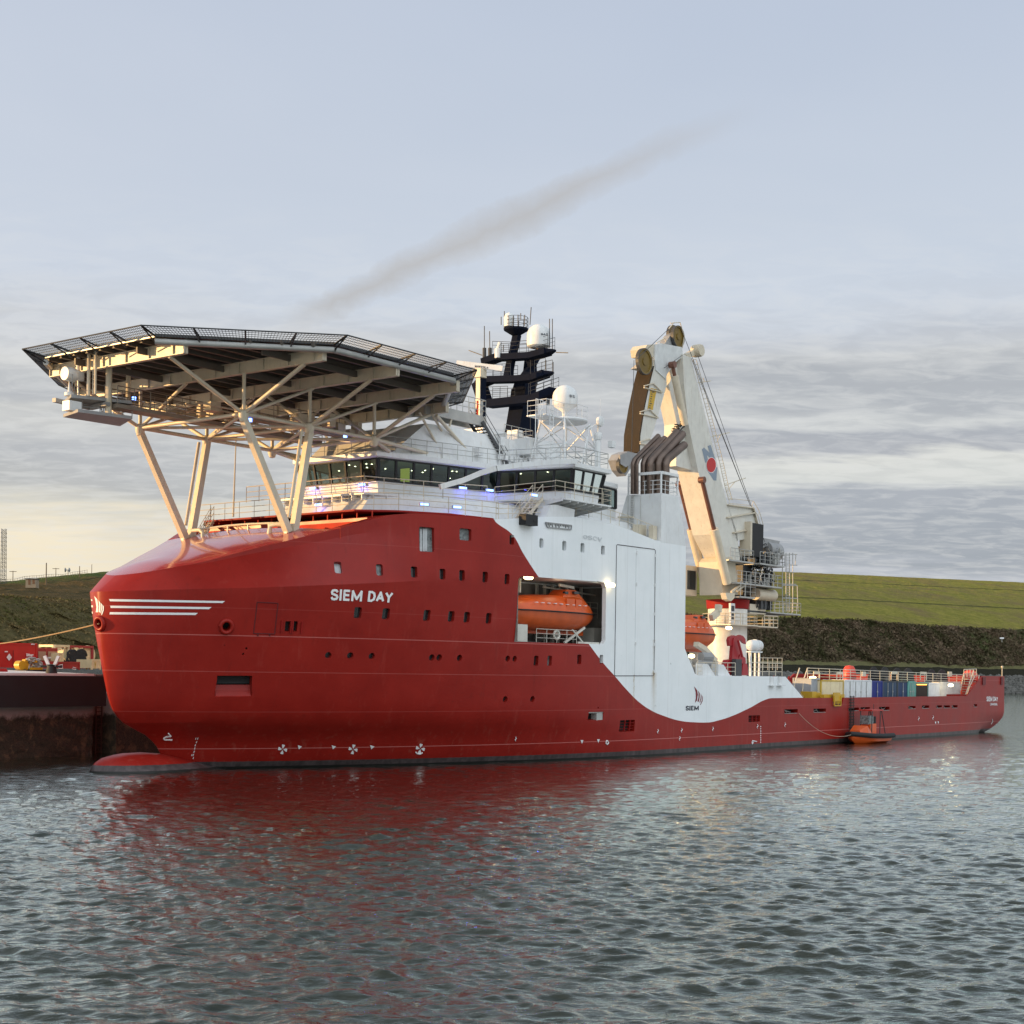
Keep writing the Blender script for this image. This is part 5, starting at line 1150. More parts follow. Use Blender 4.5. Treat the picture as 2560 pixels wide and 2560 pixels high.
# ---- lifeboats
def lifeboat(org, L, name_label, coam_aft=True):
    lb = sthing('lifeboat', name_label, 'lifeboat', org, 'enclosed orange lifeboats of the ship'); u0, vc, zk = org
    W = 1.55
    def ring(x, w, zb, zt, k=1):
        pts = []
        for i in range(13): a = math.pi*(i/12); pts.append((x, vc+w*math.cos(a), zb+(zt-zb)*math.sin(a)**.75))
        return pts
    m = MB(); rr = []
    for x, w, zb in ((0,.25,.9),(.5,.9,.55),(1.3,1.3,.25),(2.6,1.5,.1),(L*.5,1.55,.05),(L-3.6,1.5,.1),(L-2.2,1.25,.32),(L-1.1,.85,.68),(L-.4,.45,1.05),(L,.15,1.35)):
        r_ = []
        for i in range(13):
            a = -math.pi+math.pi*i/12; r_.append((u0+x, vc+w*math.copysign(abs(math.cos(a))**.75, math.cos(a)), zk+zb+(1.5-zb)*(1-abs(math.sin(a))**.8)))
        rr.append(r_)
    m.loft(rr); m.box(u0+1, u0+L-1.2, vc-.08, vc+.08, zk-.12, zk+.2); m.build('boat_hull', mat('orange_dark', (.52,.085,.015), .4, dirt=.25), lb, smooth=True, ang=50)
    m = MB(); rr = []
    for x, w, h in ((0.1,.3,.35),(.7,1.0,.8),(1.8,1.38,1.12),(3.2,1.5,1.22),(L*.5,1.54,1.3),(L-3.6,1.5,1.38),(L-2.4,1.28,1.3),(L-1.3,.92,.85),(L-.5,.5,.4),(L-.1,.2,.12)):
        r_ = []
        for i in range(15):
            a = math.pi*i/14; r_.append((u0+x, vc+w*math.cos(a)*(1 if abs(math.cos(a)) > .8 else 1), zk+1.5+h*abs(math.sin(a))**.8))
        rr.append(r_)
    m.loft(rr); m.build('canopy', ORANGE, lb, smooth=True, ang=50)
    m = MB(); 
    m.loft([[(u0+L-5.2,vc-.9,zk+2.5),(u0+L-1.5,vc-.75,zk+2.15),(u0+L-1.5,vc+.75,zk+2.15),(u0+L-5.2,vc+.9,zk+2.5)],[(u0+L-4.2,vc-.6,zk+3.25),(u0+L-2.9,vc-.55,zk+3.25),(u0+L-2.9,vc+.55,zk+3.25),(u0+L-4.2,vc+.6,zk+3.25)]]); m.build('conning_tower', ORANGE, lb)
    m = MB(); m.box(u0+L-3.5,u0+L-2.9,vc+.62,vc+.84,zk+2.95,zk+3.15); m.box(u0+L-4.6,u0+L-4.2,vc+.55,vc+.78,zk+2.9,zk+3.08); m.build('tower_window', PANE, lb)
    m = MB(); rr = [(u0+x, vc+w+.03, zk+1.5) for x, w in ((0,.3),(.6,1.0),(1.4,1.38),(2.6,1.53),(L*.5,1.58),(L-3.6,1.53),(L-2.2,1.28),(L-1.1,.88),(L-.4,.5),(L+.02,.12))]
    m.bend(rr, .055, 6); m.build('rubbing_strake', BLACK, lb)
    m = MB()
    for k in range(9): m.box(u0+1.6+k*(L-4)/9, u0+1.9+k*(L-4)/9, vc+1.44, vc+1.56, zk+2.05, zk+2.09)
    m.build('reflective_tape', MW, lb)
    m = MB(); x0 = u0+L-5.4; m.box(x0, x0+1.0, vc+1.36, vc+1.52, zk+1.7, zk+2.5); m.box(x0+1.2, x0+2.0, vc+1.30, vc+1.49, zk+1.7, zk+2.5); m.build('boat_hatch', ORANGE, lb)
    return lb
lifeboat((27.4,10.35,9.45), 10.9, 'enclosed orange lifeboat hanging in the opening of the white and red side')
L2 = at(1714,1628,v=6.0); lifeboat((L2[0]-4.6,5.2,8.7), 10.9, 'enclosed orange lifeboat hung outside beside the crane pedestal aft of the white tower')
# ------------------------------------------------------------------ cargo on the aft deck
def cmat(n, c, d=.35, dc=(.25,.12,.05)): return mat(n, c, .5, var=.08, dirt=d, dcol=dc)
def container(x0, x1, yt, v, label, c, dep=2.4, h=2.65, mt=None, doors=0, name='shipping_container', extra=None):
    a, b = at(x0, yt, v=v), at(x1, yt, v=v); zt = a[2]; zb = 3.77; w0, w1 = v-dep, v; u0, u1 = a[0]+.03, b[0]-.03
    o = sthing(name, label, 'container', (u0, v-dep/2, zb), 'containers on the aft cargo deck')
    m = MB(); m.box(u0+.06, u1-.06, w0+.05, w1-.05, zb+.1, zt-.06)
    k = u0+.2
    while k < u1-.3: m.box(k, k+.12, w1-.06, w1-.02, zb+.18, zt-.15); k += .28
    m.build('body', c, o)
    m = MB()
    for u in (u0, u1-.14): m.box(u, u+.14, w1-.14, w1, zb, zt); m.box(u, u+.14, w0, w0+.14, zb, zt)
    m.box(u0, u1, w1-.1, w1-.004, zt-.14, zt); m.box(u0, u1, w1-.1, w1-.004, zb, zb+.16); m.box(u0,u1,w0,w1,zt-.05,zt-.01); m.build('frame', mt or c, o)
    if doors:
        m = MB()
        for i in range(doors): t = u0+(u1-u0)*(i+1)/(doors+1); m.tube((t,w1+.02,zb+.2), (t,w1+.02,zt-.2), .035, 5); m.box(t-.1,t+.1,w1-.01,w1+.05,zb+1.1,zb+1.25)
        m.bsplit('door_bar', GALV, o, gap=.05)
    return o, (u0, u1, w0, w1, zb, zt)
container(2028,2050,1695,10.2, 'short plain grey container beside the red stairway at the fore end of the cargo deck', cmat('c_grey', (.33,.36,.40), .1), dep=2.0)
container(2053,2110,1700,10.6, 'cream container with rust blotches and a yellow base, second from the front', cmat('c_cream', (.78,.68,.46), .7, (.30,.12,.04)), mt=cmat('c_yellow', (.55,.36,.03)))
container(2111,2180,1699,10.4, 'dirty white container streaked with dark stains next to the cream one', cmat('c_white', (.74,.76,.77), .8, (.12,.09,.07)), doors=4)
container(2180,2207,1702,10.4, 'narrow royal blue container with an arched door beside the dirty white one', cmat('c_blue', (.02,.035,.22), .2), doors=1)
container(2207,2244,1702,10.2, 'dark slate blue container, left of the pair in the middle of the row', cmat('c_slate', (.035,.07,.13), .3), mt=cmat('c_darkframe', (.04,.05,.06)), doors=2)
container(2244,2271,1703,10.2, 'dark blue container with a pale patch touching the turquoise one', cmat('c_slate2', (.03,.06,.14), .3), mt=cmat('c_darkframe', (.04,.05,.06)), doors=1)
container(2271,2289,1703,10.3, 'narrow turquoise container with vertical locking bars', cmat('c_teal', (.15,.42,.36), .3), doors=3)
o, (u0,u1,w0,w1,zb,zt) = container(2289,2321,1705,10.0, 'open workshop container with a dark lit interior between turquoise and white', cmat('c_open', (.10,.14,.12), .4), mt=cmat('c_teal2', (.12,.30,.26)))
m = MB(); m.box(u0+.2,u1-.2,w1-.02,w1+.01,zb+.15,zt-.3); m.build('open_interior', mat('workshop_dark', (.03,.018,.012), .8), o)
m = MB(); m.box(u0+.3,u1-.5,w1+.01,w1+.04,zt-.34,zt-.24); m.build('interior_lamp', emat('lamp_orange', (1,.45,.08), 3), o)
container(2322,2349,1707,10.0, 'white container with a tall grey panel and machine parts before it', cmat('c_white2', (.8,.8,.78), .5, (.10,.10,.10)))
container(2349,2402,1705,9.8, 'light grey container with dark spray marks at the aft end of the row', cmat('c_lgrey', (.74,.73,.68), .7, (.2,.2,.19)))
o = sthing('yellow_crate', 'small open yellow crate beside the short grey container', 'crate', (*at(2038,1742,v=11.2)[:2], 3.5)); a, b = at(2030,1729,v=11.4), at(2052,1744,v=11.4)
m = MB(); m.box(a[0], a[0]+1.1, 10.2, 11.4, 3.5, a[2]); m.box(a[0]+1.2, b[0]+.3, 10.3, 11.3, 3.5, a[2]-.1); m.build('crate_body', YELLOW, o)
o = sthing('yellow_gangway_frame', 'yellow steel boarding frame hanging over the notch in the red bulwark', 'frame', (83,12.2,3.4)); m = MB()
a, b = at(2086,1747,v=12.45), at(2102,1764,v=12.45); u0, u1, z0_, z1_ = a[0], b[0], b[2], a[2]+.3
for u in (u0,u1): m.beam((u,12.45,z0_),(u,12.45,z1_),.1,.1)
m.beam((u0,12.45,z0_),(u1,12.45,z0_),.1,.1); m.box(u0,u1,12.3,12.4,z0_+.4,z1_+.3); m.beam((u0,12.45,z1_-.5),(u1,12.45,z1_-.5),.08,.08); m.tube(((u0+u1)/2,12.5,z0_),((u0+u1)/2,12.5,z1_-.5),.04); m.box(u0-1.3,u1+1.8,11.6,12.0,3.9,4.75); m.build('boarding_frame', YELLOW, o)
# starboard side items seen over the rail
def dome(x, yt, yb, wpx, v, label):
    c = at(x, yb, v=v); t = at(x, yt, v=v); w = wpx/2*((c[0]+T0)*ct-(v-C0)*st)/F
    o = sthing('buoy_tank', label, 'tank', (c[0], v, 3.5), 'domed red tanks on the starboard side'); m = MB(); h = t[2]
    m.lathe((c[0],v,0), [(.05,3.5),(w*1.0,3.5),(w*1.0,h-.95),(w*.85,h-.4),(w*.6,h-.1),(.05,h)], 20); m.build('tank_body', mat('buoy_red', (.62,.06,.03), .45, dirt=.1), o, smooth=True, ang=45)
    m = MB(); m.lathe((c[0],v,0), [(w*1.02,h-1.5),(w*1.05,h-1.45),(w*1.05,h-1.3),(w*1.02,h-1.25),(w*1.02,h-1.5)], 20); m.build('tank_band', REDP, o)
dome(2123,1663,1695,34, 3.5, 'domed red tank behind the rail above the cream container'); dome(2425,1675,1706,40, 8.4, 'domed red tank behind the rail near the stern')
for i, (x, w, lab) in enumerate(((2212,44,'low black cable reel behind the rail above the blue containers'),(2270,60,'wide black cable reel behind the rail above the turquoise container'),(2355,60,'black cable reel behind the rail above the light grey container'))):
    V_ = 6.2; c = at(x, 1693, v=V_); R_ = w/3751*190*.62; o = sthing('cable_reel', lab, 'reel', (c[0], V_-1, 3.75), 'black cable reels behind the containers'); zc = at(x,1667+3*i,v=V_)[2]-R_
    m = MB(); m.lathe((c[0],V_-1.4,zc), [(.3,0),(R_,0),(R_,.12),(R_*.6,.15),(R_*.6,1.3),(R_,1.33),(R_,1.45),(.3,1.45)], 30, ax=1); m.build('drum', BLACK, o, smooth=True, ang=40)
    m = MB(); m.box(c[0]-.6,c[0]+.6,V_-1.8,V_-1.5,3.77,zc+.3); m.box(c[0]-.6,c[0]+.6,V_+.1,V_+.35,3.77,zc+.3); m.build('stand', DARK, o)
# starboard row container mass to close the view
for (x, y, v, e) in ((2032,1698,11.0,14),(2377,1716,11.6,14),(1400,1462,11.4,10),(1729,1640,11.2,10)):
    ld = bpy.data.lights.new('deck_lamp_light', 'POINT'); ld.energy = e; ld.color = (1,.78,.5); ld.shadow_soft_size = .55; lo = bpy.data.objects.new('deck_lamp_light', ld); COL.objects.link(lo); lo.location = s2w(at(x, y, v=v))
# ---- pilot ladder
o = sthing('pilot_ladder', 'rope pilot ladder hanging down the red side above the rescue boat', 'ladder', (*at(2133,1855,v=12.5)[:2], .4)); m = MB(); a = at(2133,1742,v=12.55); b = at(2135,1855,v=12.55)
for s in (-.35,.35): m.tube((a[0]+s,12.45,a[2]+.1), (a[0]+s,12.45,b[2]), .035, 4)
m.build('ladder_rope', BLACK, o); m = MB()
for k in range(17): z = b[2]+(a[2]-b[2])*k/16.; m.box(a[0]-.45,a[0]+.45,12.36,12.5,z-.04,z+.04)
m.build('ladder_step', mat('ladder_wood', (.05,.035,.03), .8), o)
# ---- rescue boat alongside
RBU, RBV = at(2170,1857,z=0)[:2]; RBV = 13.9; RBU = at(2168,1850,v=RBV)[0]
rb = sthing('rescue_boat', 'small orange rescue boat with a cabin canopy moored against the red hull', 'boat', (RBU, RBV, 0)); L = 8.2
def rbx(x): return RBU+(x-4.1)*.84
m = MB(); rr = []
for x, w, zb, zt in ((0,.15,.35,.95),(.7,.75,.05,.9),(1.8,1.15,-.25,.8),(4,1.3,-.3,.72),(6.5,1.3,-.3,.7),(7.9,1.25,-.25,.7)):
    rr.append([(rbx(x), RBV-w, zt),(rbx(x), RBV-w*.9, (zb+zt)/2),(rbx(x), RBV, zb),(rbx(x), RBV+w*.9, (zb+zt)/2),(rbx(x), RBV+w, zt)])
m.loft(rr); m.build('boat_hull', ORANGE, rb, smooth=True, ang=50)
m = MB(); m.bend([(rbx(7.9),RBV+1.35,.72),(rbx(5),RBV+1.4,.72),(rbx(2),RBV+1.25,.8),(rbx(.7),RBV+.8,.9),(rbx(-.1),RBV,.98),(rbx(.7),RBV-.8,.9),(rbx(2),RBV-1.25,.8),(rbx(7.9),RBV-1.35,.72)], .24, 10); m.build('fender_collar', BLACK, rb, smooth=True)
m = MB(); m.loft([[(rbx(.6),RBV-.6,.9),(rbx(.6),RBV+.6,.9),(rbx(.7),RBV+.5,1.3),(rbx(.7),RBV-.5,1.3)],[(rbx(2.2),RBV-.9,.8),(rbx(2.2),RBV+.9,.8),(rbx(2.2),RBV+.7,1.75),(rbx(2.2),RBV-.7,1.75)],[(rbx(3.4),RBV-.8,.8),(rbx(3.4),RBV+.8,.8),(rbx(3.4),RBV+.6,1.25),(rbx(3.4),RBV-.6,1.25)]]); m.box(rbx(3.6),rbx(5.3),RBV-.5,RBV+.5,.7,1.9); m.build('fore_canopy', ORANGE, rb)
m = MB(); m.box(rbx(3.2),rbx(4.6),RBV-.45,RBV+.45,1.85,2.7); m.build('windscreen', CURT, rb); m = MB(); m.box(rbx(3.5),rbx(6.7),RBV-.7,RBV+.7,3.15,3.3); m.build('cabin_roof', mat('roof_red', (.45,.03,.02), .4), rb)
m = MB()
for x, s in ((3.7,-.6),(3.7,.6),(6.0,-.6),(6.0,.6)): m.tube((rbx(x),RBV+s,.8),(rbx(x+.1),RBV+s,3.2),.05)
m.tube((rbx(7.6),RBV+.6,.8),(rbx(6.4),RBV+.6,3.2),.05); m.tube((rbx(7.6),RBV-.6,.8),(rbx(6.4),RBV-.6,3.2),.05); m.tube((rbx(5.8),RBV,3.3),(rbx(5.8),RBV,3.8),.03); m.bsplit('roll_frame', DARK, rb)
m = MB(); m.box(rbx(5.2),rbx(5.7),RBV-.3,RBV+.3,.7,2.6); m.build('engine_console', BLACK, rb)
# rope from the freeing port to the boat
def rope(a, b, sag, r, n=24):
    a, b = Vector(a), Vector(b); return [a.lerp(b, i/n)+Vector((0,0,-sag*4*(i/n)*(1-i/n))) for i in range(n+1)]
m = MB(); m.bend(rope(tuple(hit(1995,1783,.1)[0]), (rbx(.3),RBV+.1,1.0), 1.0, .03), .022, 5); tag(m.build('boat_painter', mat('pale_rope', (.5,.4,.3), .8), org=s2w and (RBU,RBV,1)), 'thin slack rope from the red side down to the rescue boat', 'rope')
# ------------------------------------------------------------------ QUAY on the left (world frame)
qa, qb = Vector(wz(0,1898,0)), Vector(wz(227,1887,0)); qd = (qb-qa).normalized(); qn = Vector((qd.y, -qd.x, 0)); qn = qn if qn.y < 0 else -qn
def qp(s, b, z): p = qa+qd*s-qn*b; return (p.x, p.y, z)      # s along the quay, b back from its edge
QL = (qb-qa).length; sE = QL+.15; QZ = 5.95
def sfor(px, py, b=0, z=6.):      # distance along the quay seen at this pixel column at offset b
    X = _xz(px, py)[0]; p0 = qa-qn*b; return (X*p0.y-p0.x)/(qd.x-X*qd.y)
def qbox(m, s0, s1, b0, b1, z0, z1):
    vs = [qp(s, b, z) for s in (s0, s1) for b in (b0, b1) for z in (z0, z1)]; m.add(vs, [(0,1,3,2),(4,6,7,5),(0,4,5,1),(2,3,7,6),(0,2,6,4),(1,5,7,3)])
def quay_mat():
    m = bpy.data.materials.new('quay_concrete'); m.use_nodes = True; nt = m.node_tree; b = nt.nodes['Principled BSDF']
    tc = nd(nt, 'ShaderNodeTexCoord').outputs['Object']; sp = nd(nt, 'ShaderNodeSeparateXYZ'); lk(nt, tc, sp.inputs[0])
    n1 = noise(nt, tc, 1.1, 8, .7, .4); n2 = noise(nt, tc, 7, 6, .75); n3 = noise(nt, mapv(nt, tc, 1, 1, .3), 1.5, 5, .6)
    con = mixc(nt, n2, (.30,.22,.20), (.42,.34,.31)); alg = mixc(nt, ramp(nt, n2, .35, .65), (.012,.012,.008), (.07,.045,.025)); alg = mixc(nt, ramp(nt, n1, .52, .66), alg, (.14,.085,.045))
    zz = mth(nt, 'ADD', sp.outputs[2], mth(nt, 'MULTIPLY', mth(nt, 'SUBTRACT', n1, .5), 1.6)); lk(nt, mixc(nt, ramp(nt, zz, 3.1, 2.75), con, alg), b.inputs['Base Color'])
    b.inputs['Roughness'].default_value = .8
    bn = nd(nt, 'ShaderNodeBump'); bn.inputs['Strength'].default_value = .7; bn.inputs['Distance'].default_value = .12; lk(nt, n2, bn.inputs['Height']); lk(nt, bn.outputs[0], b.inputs['Normal']); return m
QM = quay_mat()
m = MB(); vs = []; nx, nz = 220, 40
for i in range(nx+1):
    s = -70+(sE+70)*i/nx
    for j in range(nz+1):
        z = -2+(QZ+2)*j/nz; bulge = .10*math.sin(s*1.3+z*2)*math.sin(z*3.1+s*.4)+.12*(random.random()-.5) if z < 3 else .02*(random.random()-.5)
        vs.append(qp(s, bulge, z))
m.add(vs, [(i*(nz+1)+j, (i+1)*(nz+1)+j, (i+1)*(nz+1)+j+1, i*(nz+1)+j+1) for i in range(nx) for j in range(nz)])
qbox(m, -70, sE, .3, 60, -2, QZ-.02); qo = tag(m.build('quay', QM, fr='W', smooth=True), 'concrete quay wall with dark seaweed below its black fender at the left', 'quay')
m = MB(); N = 30; APR = mat('apron_concrete', (.72,.70,.67), .7, var=.08, scale=.4)
m.add([qp(-70,-.02,QZ), qp(sE,-.02,QZ), qp(sE,24,QZ+.42), qp(-70,24,QZ+.42), qp(-70,80,QZ+.5), qp(sE,80,QZ+.5)], [(0,1,2,3),(3,2,5,4)]); qbox(m, -70, sE, -.08, .0, QZ-.16, QZ+.01); m.build('quay_apron', APR, qo, fr='W', recalc=False)
m = MB(); z0q = at and wy(0,1768,qa.y)[2]; qbox(m, -70, sfor(245,1730), -.9, -.1, z0q, QZ-.17); fe = m.build('fender_panel', BLACK, qo, fr='W')
# far wall section behind the bow: recess with ladder, pier head
m = MB(); qbox(m, sE, sE+2.2, 1.6, 60, -2, QZ-.05); qbox(m, sE+2.2, sE+7.0, .0, 60, -2, QZ-1.5); m.add([qp(sE+2.2,0,QZ-1.5),qp(sE+7,0,QZ-1.5),qp(sE+2.2,0,QZ-.05),qp(sE+2.2,4,QZ-.05),qp(sE+7,4,QZ-1.5)], [(0,1,2),(2,3,4,1)]); m.build('quay_end', QM, qo, fr='W')
m = MB(); s0, s1 = sfor(240,1800,1.4), sfor(254,1800,1.4)
for s in (s0, s1): m.tube(qp(s,1.4,-.5), qp(s,1.4,5.9), .05)
for k in range(20): m.tube(qp(s0,1.4,.1+k*.3), qp(s1,1.4,.1+k*.3), .03, 5)
m.build('quay_ladder', mat('rust_dark', (.08,.04,.03), .8), qo, fr='W')
# bollard with two white horns
s = sfor(131,1690,.5); b0 = qp(s,.6,QZ); o = thing('bollard', 'black bollard with two white topped horns on the quay edge', 'bollard', b0, 'W'); B3 = Vector(b0)
m = MB(); m.lathe(B3, [(.42,0),(.36,.3),(.3,.55),(.38,.62),(.05,.66)], 16); m.beam(B3+Vector((-.75,0,.5)), B3+Vector((.75,0,.5)), .2, .16); m.build('base', BLACK, o, fr='W', smooth=True)
for s_ in (-1,1):
    m = MB(); m.beam(B3+Vector((s_*.2,0,.55)), B3+Vector((s_*.5,0,1.25)), .26, .2); m.build('horn', MW, o, fr='W')
# cargo on the quay
RQ = mat('quay_red', (.50,.022,.02), .4, var=.08, dirt=.15, dcol=(.2,.02,.02)); RQ2 = mat('quay_red_dark', (.34,.022,.022), .45, var=.1, dirt=.25, dcol=(.12,.03,.03))
def zq(b): return QZ+.42*min(1, b/24.)
def qthing(name, label, cat, px, b, **k): s = sfor(px, 1680, b); return thing(name, label, cat, qp(s, b, zq(b)), 'W', **k)
def ztop(py, px, b): s = sfor(px, 1680, b); p = qp(s, b, 0); return wy(px, py, p[1])[2]
def qcont(px0, px1, ytop, b, dep, name, label, cat, mt, group=None, zb=None):
    o = qthing(name, label, cat, (px0+px1)/2, b, group=group); s0, s1 = sfor(px0,1680,b), sfor(px1,1680,b); z0 = zq(b) if zb is None else zb; z1 = ztop(ytop,(px0+px1)/2,b)
    m = MB(); qbox(m, s0+.03, s1-.03, b+.04, b+dep, z0+.12, z1-.03); m.build('body', mt, o, fr='W')
    m = MB()
    for s in (s0, s1-.14): qbox(m, s, s+.14, b, b+.14, z0, z1)
    qbox(m, s0+.14, s1-.14, b+.004, b+.1, z1-.14, z1-.004); qbox(m, s0+.14, s1-.14, b+.004, b+.1, z0+.1, z0+.24); m.build('frame', mt, o, fr='W'); return o, s0, s1, z0, z1
o, s0, s1, z0, z1 = qcont(-75,93,1606,14,6,'cargo_container','large bright red cargo container on the quay at the left edge','container',RQ)
m = MB(); qbox(m, sfor(32,1680,14), sfor(32.8,1680,14), 13.98, 14.0, z0+.2, z1-.6)
m.build('door_seam', LINER, o, fr='W')
c = qp(sfor(23,1643,13.97),13.97,0); zc = wy(23,1643,c[1])[2]; m = MB(); c = Vector((c[0],c[1],zc)); m.add([c+qd*.26,c+Vector((0,0,.3)),c-qd*.26,c-Vector((0,0,.3))], [(0,1,2,3)]); m.build('hazard_diamond', MW, o, fr='W')
def qplane(b):
    def f(x, y):
        p0 = qa-qn*b; X, Z = _xz(x, y); d = Vector((X,1,Z)); o_ = Vector((0,0,H)); k = (p0-o_).dot(qn)/d.dot(qn); return o_+d*k
    return f
m = MB(); f = qplane(13.95)
for (x0,y0,x1,y1) in ((66,1635,74,1636),(70,1638,83,1637),(66,1639,80,1640),(12,1629,19,1629),(78,1610.5,86,1610.5)): m.beam(f(x0,y0), f(x1,y1), .05, .09)
m.bsplit('stencil_marks', MW, o, fr='W', gap=.6)
qcont(-90,21,1684,4,2.0,'red_skid','low red skid on the quay at the very left edge','skid',RQ)
for (a, b_, lab) in ((92,116,'tan fronted red crate just right of the large red container'),(116,143,'tan fronted red crate with a white label, right of the pair')):
    o, s0, s1, z0, z1 = qcont(a, b_, 1620, 18, 2.2, 'red_crate', lab, 'crate', RQ2, 'red crates with tan panels')
    m = MB(); qbox(m, s0+.12, s1-.12, 17.93, 18.0, ztop(1651,(a+b_)/2,18), z1-.3); m.build('crate_panel', mat('tan_panel', (.42,.26,.16), .7), o, fr='W')
    if a > 100: 
        m = MB(); f = qplane(17.93); m.beam(f(121,1644), f(136,1644), .02, .14); m.build('crate_label', MW, o, fr='W'); m = MB(); m.add([f(128,1631),f(131,1635),(f(128,1638)),f(125,1635)], [(0,1,2,3)]); m.build('crate_emblem', RQ, o, fr='W')
o, s0, s1, z0, z1 = qcont(128,200,1654,13,2.2,'red_basket','long low red cargo basket in front of the reels','basket',RQ2)
m = MB(); f = qplane(12.95)
for (x0,y0,x1,y1) in ((147,1663,156,1661),(147,1663,147,1671),(147,1667,155,1667),(147,1671,156,1671),(156,1661,156,1671),(180,1672,190,1674),(182,1668,190,1670),(138,1656.5,144,1656)): m.beam(f(x0,y0), f(x1,y1), .03, .05)
m.build('stencil_marks', MW, o, fr='W')
qcont(100,130,1653,12.5,1.5,'red_tool_box','dark red box behind the yellow hose machine','box',RQ2)
# reel frames
CRB = mat('cream_reel', (.75,.62,.36), .5, dirt=.2)
def reel(px0, px1, ytop, b, lab, mt, rx, ry, R_, drum):
    o = qthing('hose_reel', lab, 'reel', (px0+px1)/2, b, group='framed hose reels on the quay'); s0, s1 = sfor(px0,1680,b), sfor(px1,1680,b); z0, z1 = zq(b), ztop(ytop,(px0+px1)/2,b); m = MB()
    for s in (s0,s1):
        for bb in (b, b+2): m.beam(qp(s,bb,z0), qp(s,bb,z1), .2, .2)
    for z in (z0+.1, z1-.1):
        for bb in (b, b+2): m.beam(qp(s0,bb,z), qp(s1,bb,z), .2, .2)
        for s in (s0,s1): m.beam(qp(s,b,z), qp(s,b+2,z), .2, .2)
    m.build('frame', mt, o, fr='W'); f = qplane(b+1); c = f(rx, ry); m = MB()
    n = 24; rr = []
    for t, r in ((-.75,R_),(-.65,R_),(-.6,R_*.5),(.6,R_*.5),(.65,R_),(.75,R_)):
        rr.append([c+(-qn)*t*1.2+qd*(r*math.cos(2*math.pi*i/n))+Vector((0,0,r*math.sin(2*math.pi*i/n))) for i in range(n)])
    m.loft(rr); m.build('reel_drum', drum, o, fr='W', smooth=True, ang=30)
reel(136,171,1612,20,'cream framed hose reel with a cream drum, left of the two',CRB,157,1634,.72,CRB); reel(173,230,1614,20,'wide red framed hose reel with a cream drum and black load',RQ2,203,1637,.85,CRB)
o = qthing('black_hose_bale', 'lumpy black bundle of hose in the red reel frame', 'hose bundle', 191, 19.0); m = MB(); f = qplane(19.2)
for k in range(40): c = f(random.uniform(174,210), random.uniform(1632,1651)); m.bend([c+qd*.35*math.cos(a)+Vector((0,0,.3*math.sin(a))) for a in np.linspace(0,5.5,9)], .09, 6)
m.build('hose_coils', BLACK, o, fr='W', smooth=True)
o, s0, s1, z0, z1 = qcont(144,159,1632,17,1.2,'cream_cabinet','upright cream cabinet in front of the cream reel','cabinet',CRB)
o, s0, s1, z0, z1 = qcont(229,252,1648,15,2.0,'cream_tank_box','cream box with faint writing beside the red bow','box',CRB)
m = MB(); f = qplane(14.95); m.beam(f(237,1655), f(238,1671), .02, .04); m.beam(f(240,1655), f(237,1673), .02, .04); m.build('stencil_marks', YELLOW, o, fr='W')
o, s0, s1, z0, z1 = qcont(216,227,1657,16,1.0,'yellow_drum_rack','yellow striped rack between the basket and the cream box','rack',YELLOW)
# yellow machine
o = qthing('hose_machine', 'yellow hydraulic machine wrapped in hoses on the quay', 'machine', 75, 8.0); f = qplane(8.0); c0 = f(75,1680)
m = MB(); a, b = f(52,1684), f(108,1684); m.beam(a+Vector((0,0,.15)), b+Vector((0,0,.15)), 1.3, .3); m.build('base_mat', BLACK, o, fr='W')
m = MB(); m.beam(f(68,1676), f(96,1676), 1.0, .45); m.beam(f(57,1668), f(64,1650), .4, .3); m.beam(f(64,1652), f(66,1668), .4, .25); m.beam(f(78,1654), f(88,1654), .5, .15); m.build('machine_frame', YELLOW, o, fr='W')
m = MB(); c = f(50,1663); rr = [[c+(-qn)*t+qd*(r*math.cos(i*.5236))+Vector((0,0,r*math.sin(i*.5236))) for i in range(12)] for t, r in ((-.3,.35),(.3,.35))]; m.loft(rr); m.beam(c, f(66,1667), .5, .5); m.build('yellow_arm', YELLOW, o, fr='W', smooth=True)
m = MB()
for k in range(14): c = f(random.uniform(68,94), random.uniform(1658,1668)); r = random.uniform(.3,.5); m.bend([c-qn*random.uniform(-.3,.4)+qd*r*math.cos(a)+Vector((0,0,r*math.sin(a))) for a in np.linspace(0,6.2,12)], .05, 6)
for x in (96,99,102,105): m.bend([f(x,1656),f(x+1,1662),f(x-1,1668),f(x+2,1671)], .05, 6)
m.build('coiled_hoses', GALV, o, fr='W', smooth=True)
# mooring line to the bow chock
p = s2w(tuple(hit(249.5,1559,.1)[0])); e = f(-12,1612); e = wy(-60,1616,128.)
m = MB(); m.bend([Vector(p).lerp(Vector(e), i/20)+Vector((0,0,-.18*4*(i/20)*(1-i/20))) for i in range(21)], .045, 6); tag(m.build('mooring_line', mat('rope_tan', (.30,.21,.11), .8), fr='W'), 'taut tan mooring rope from the bow chock to the quay', 'rope')
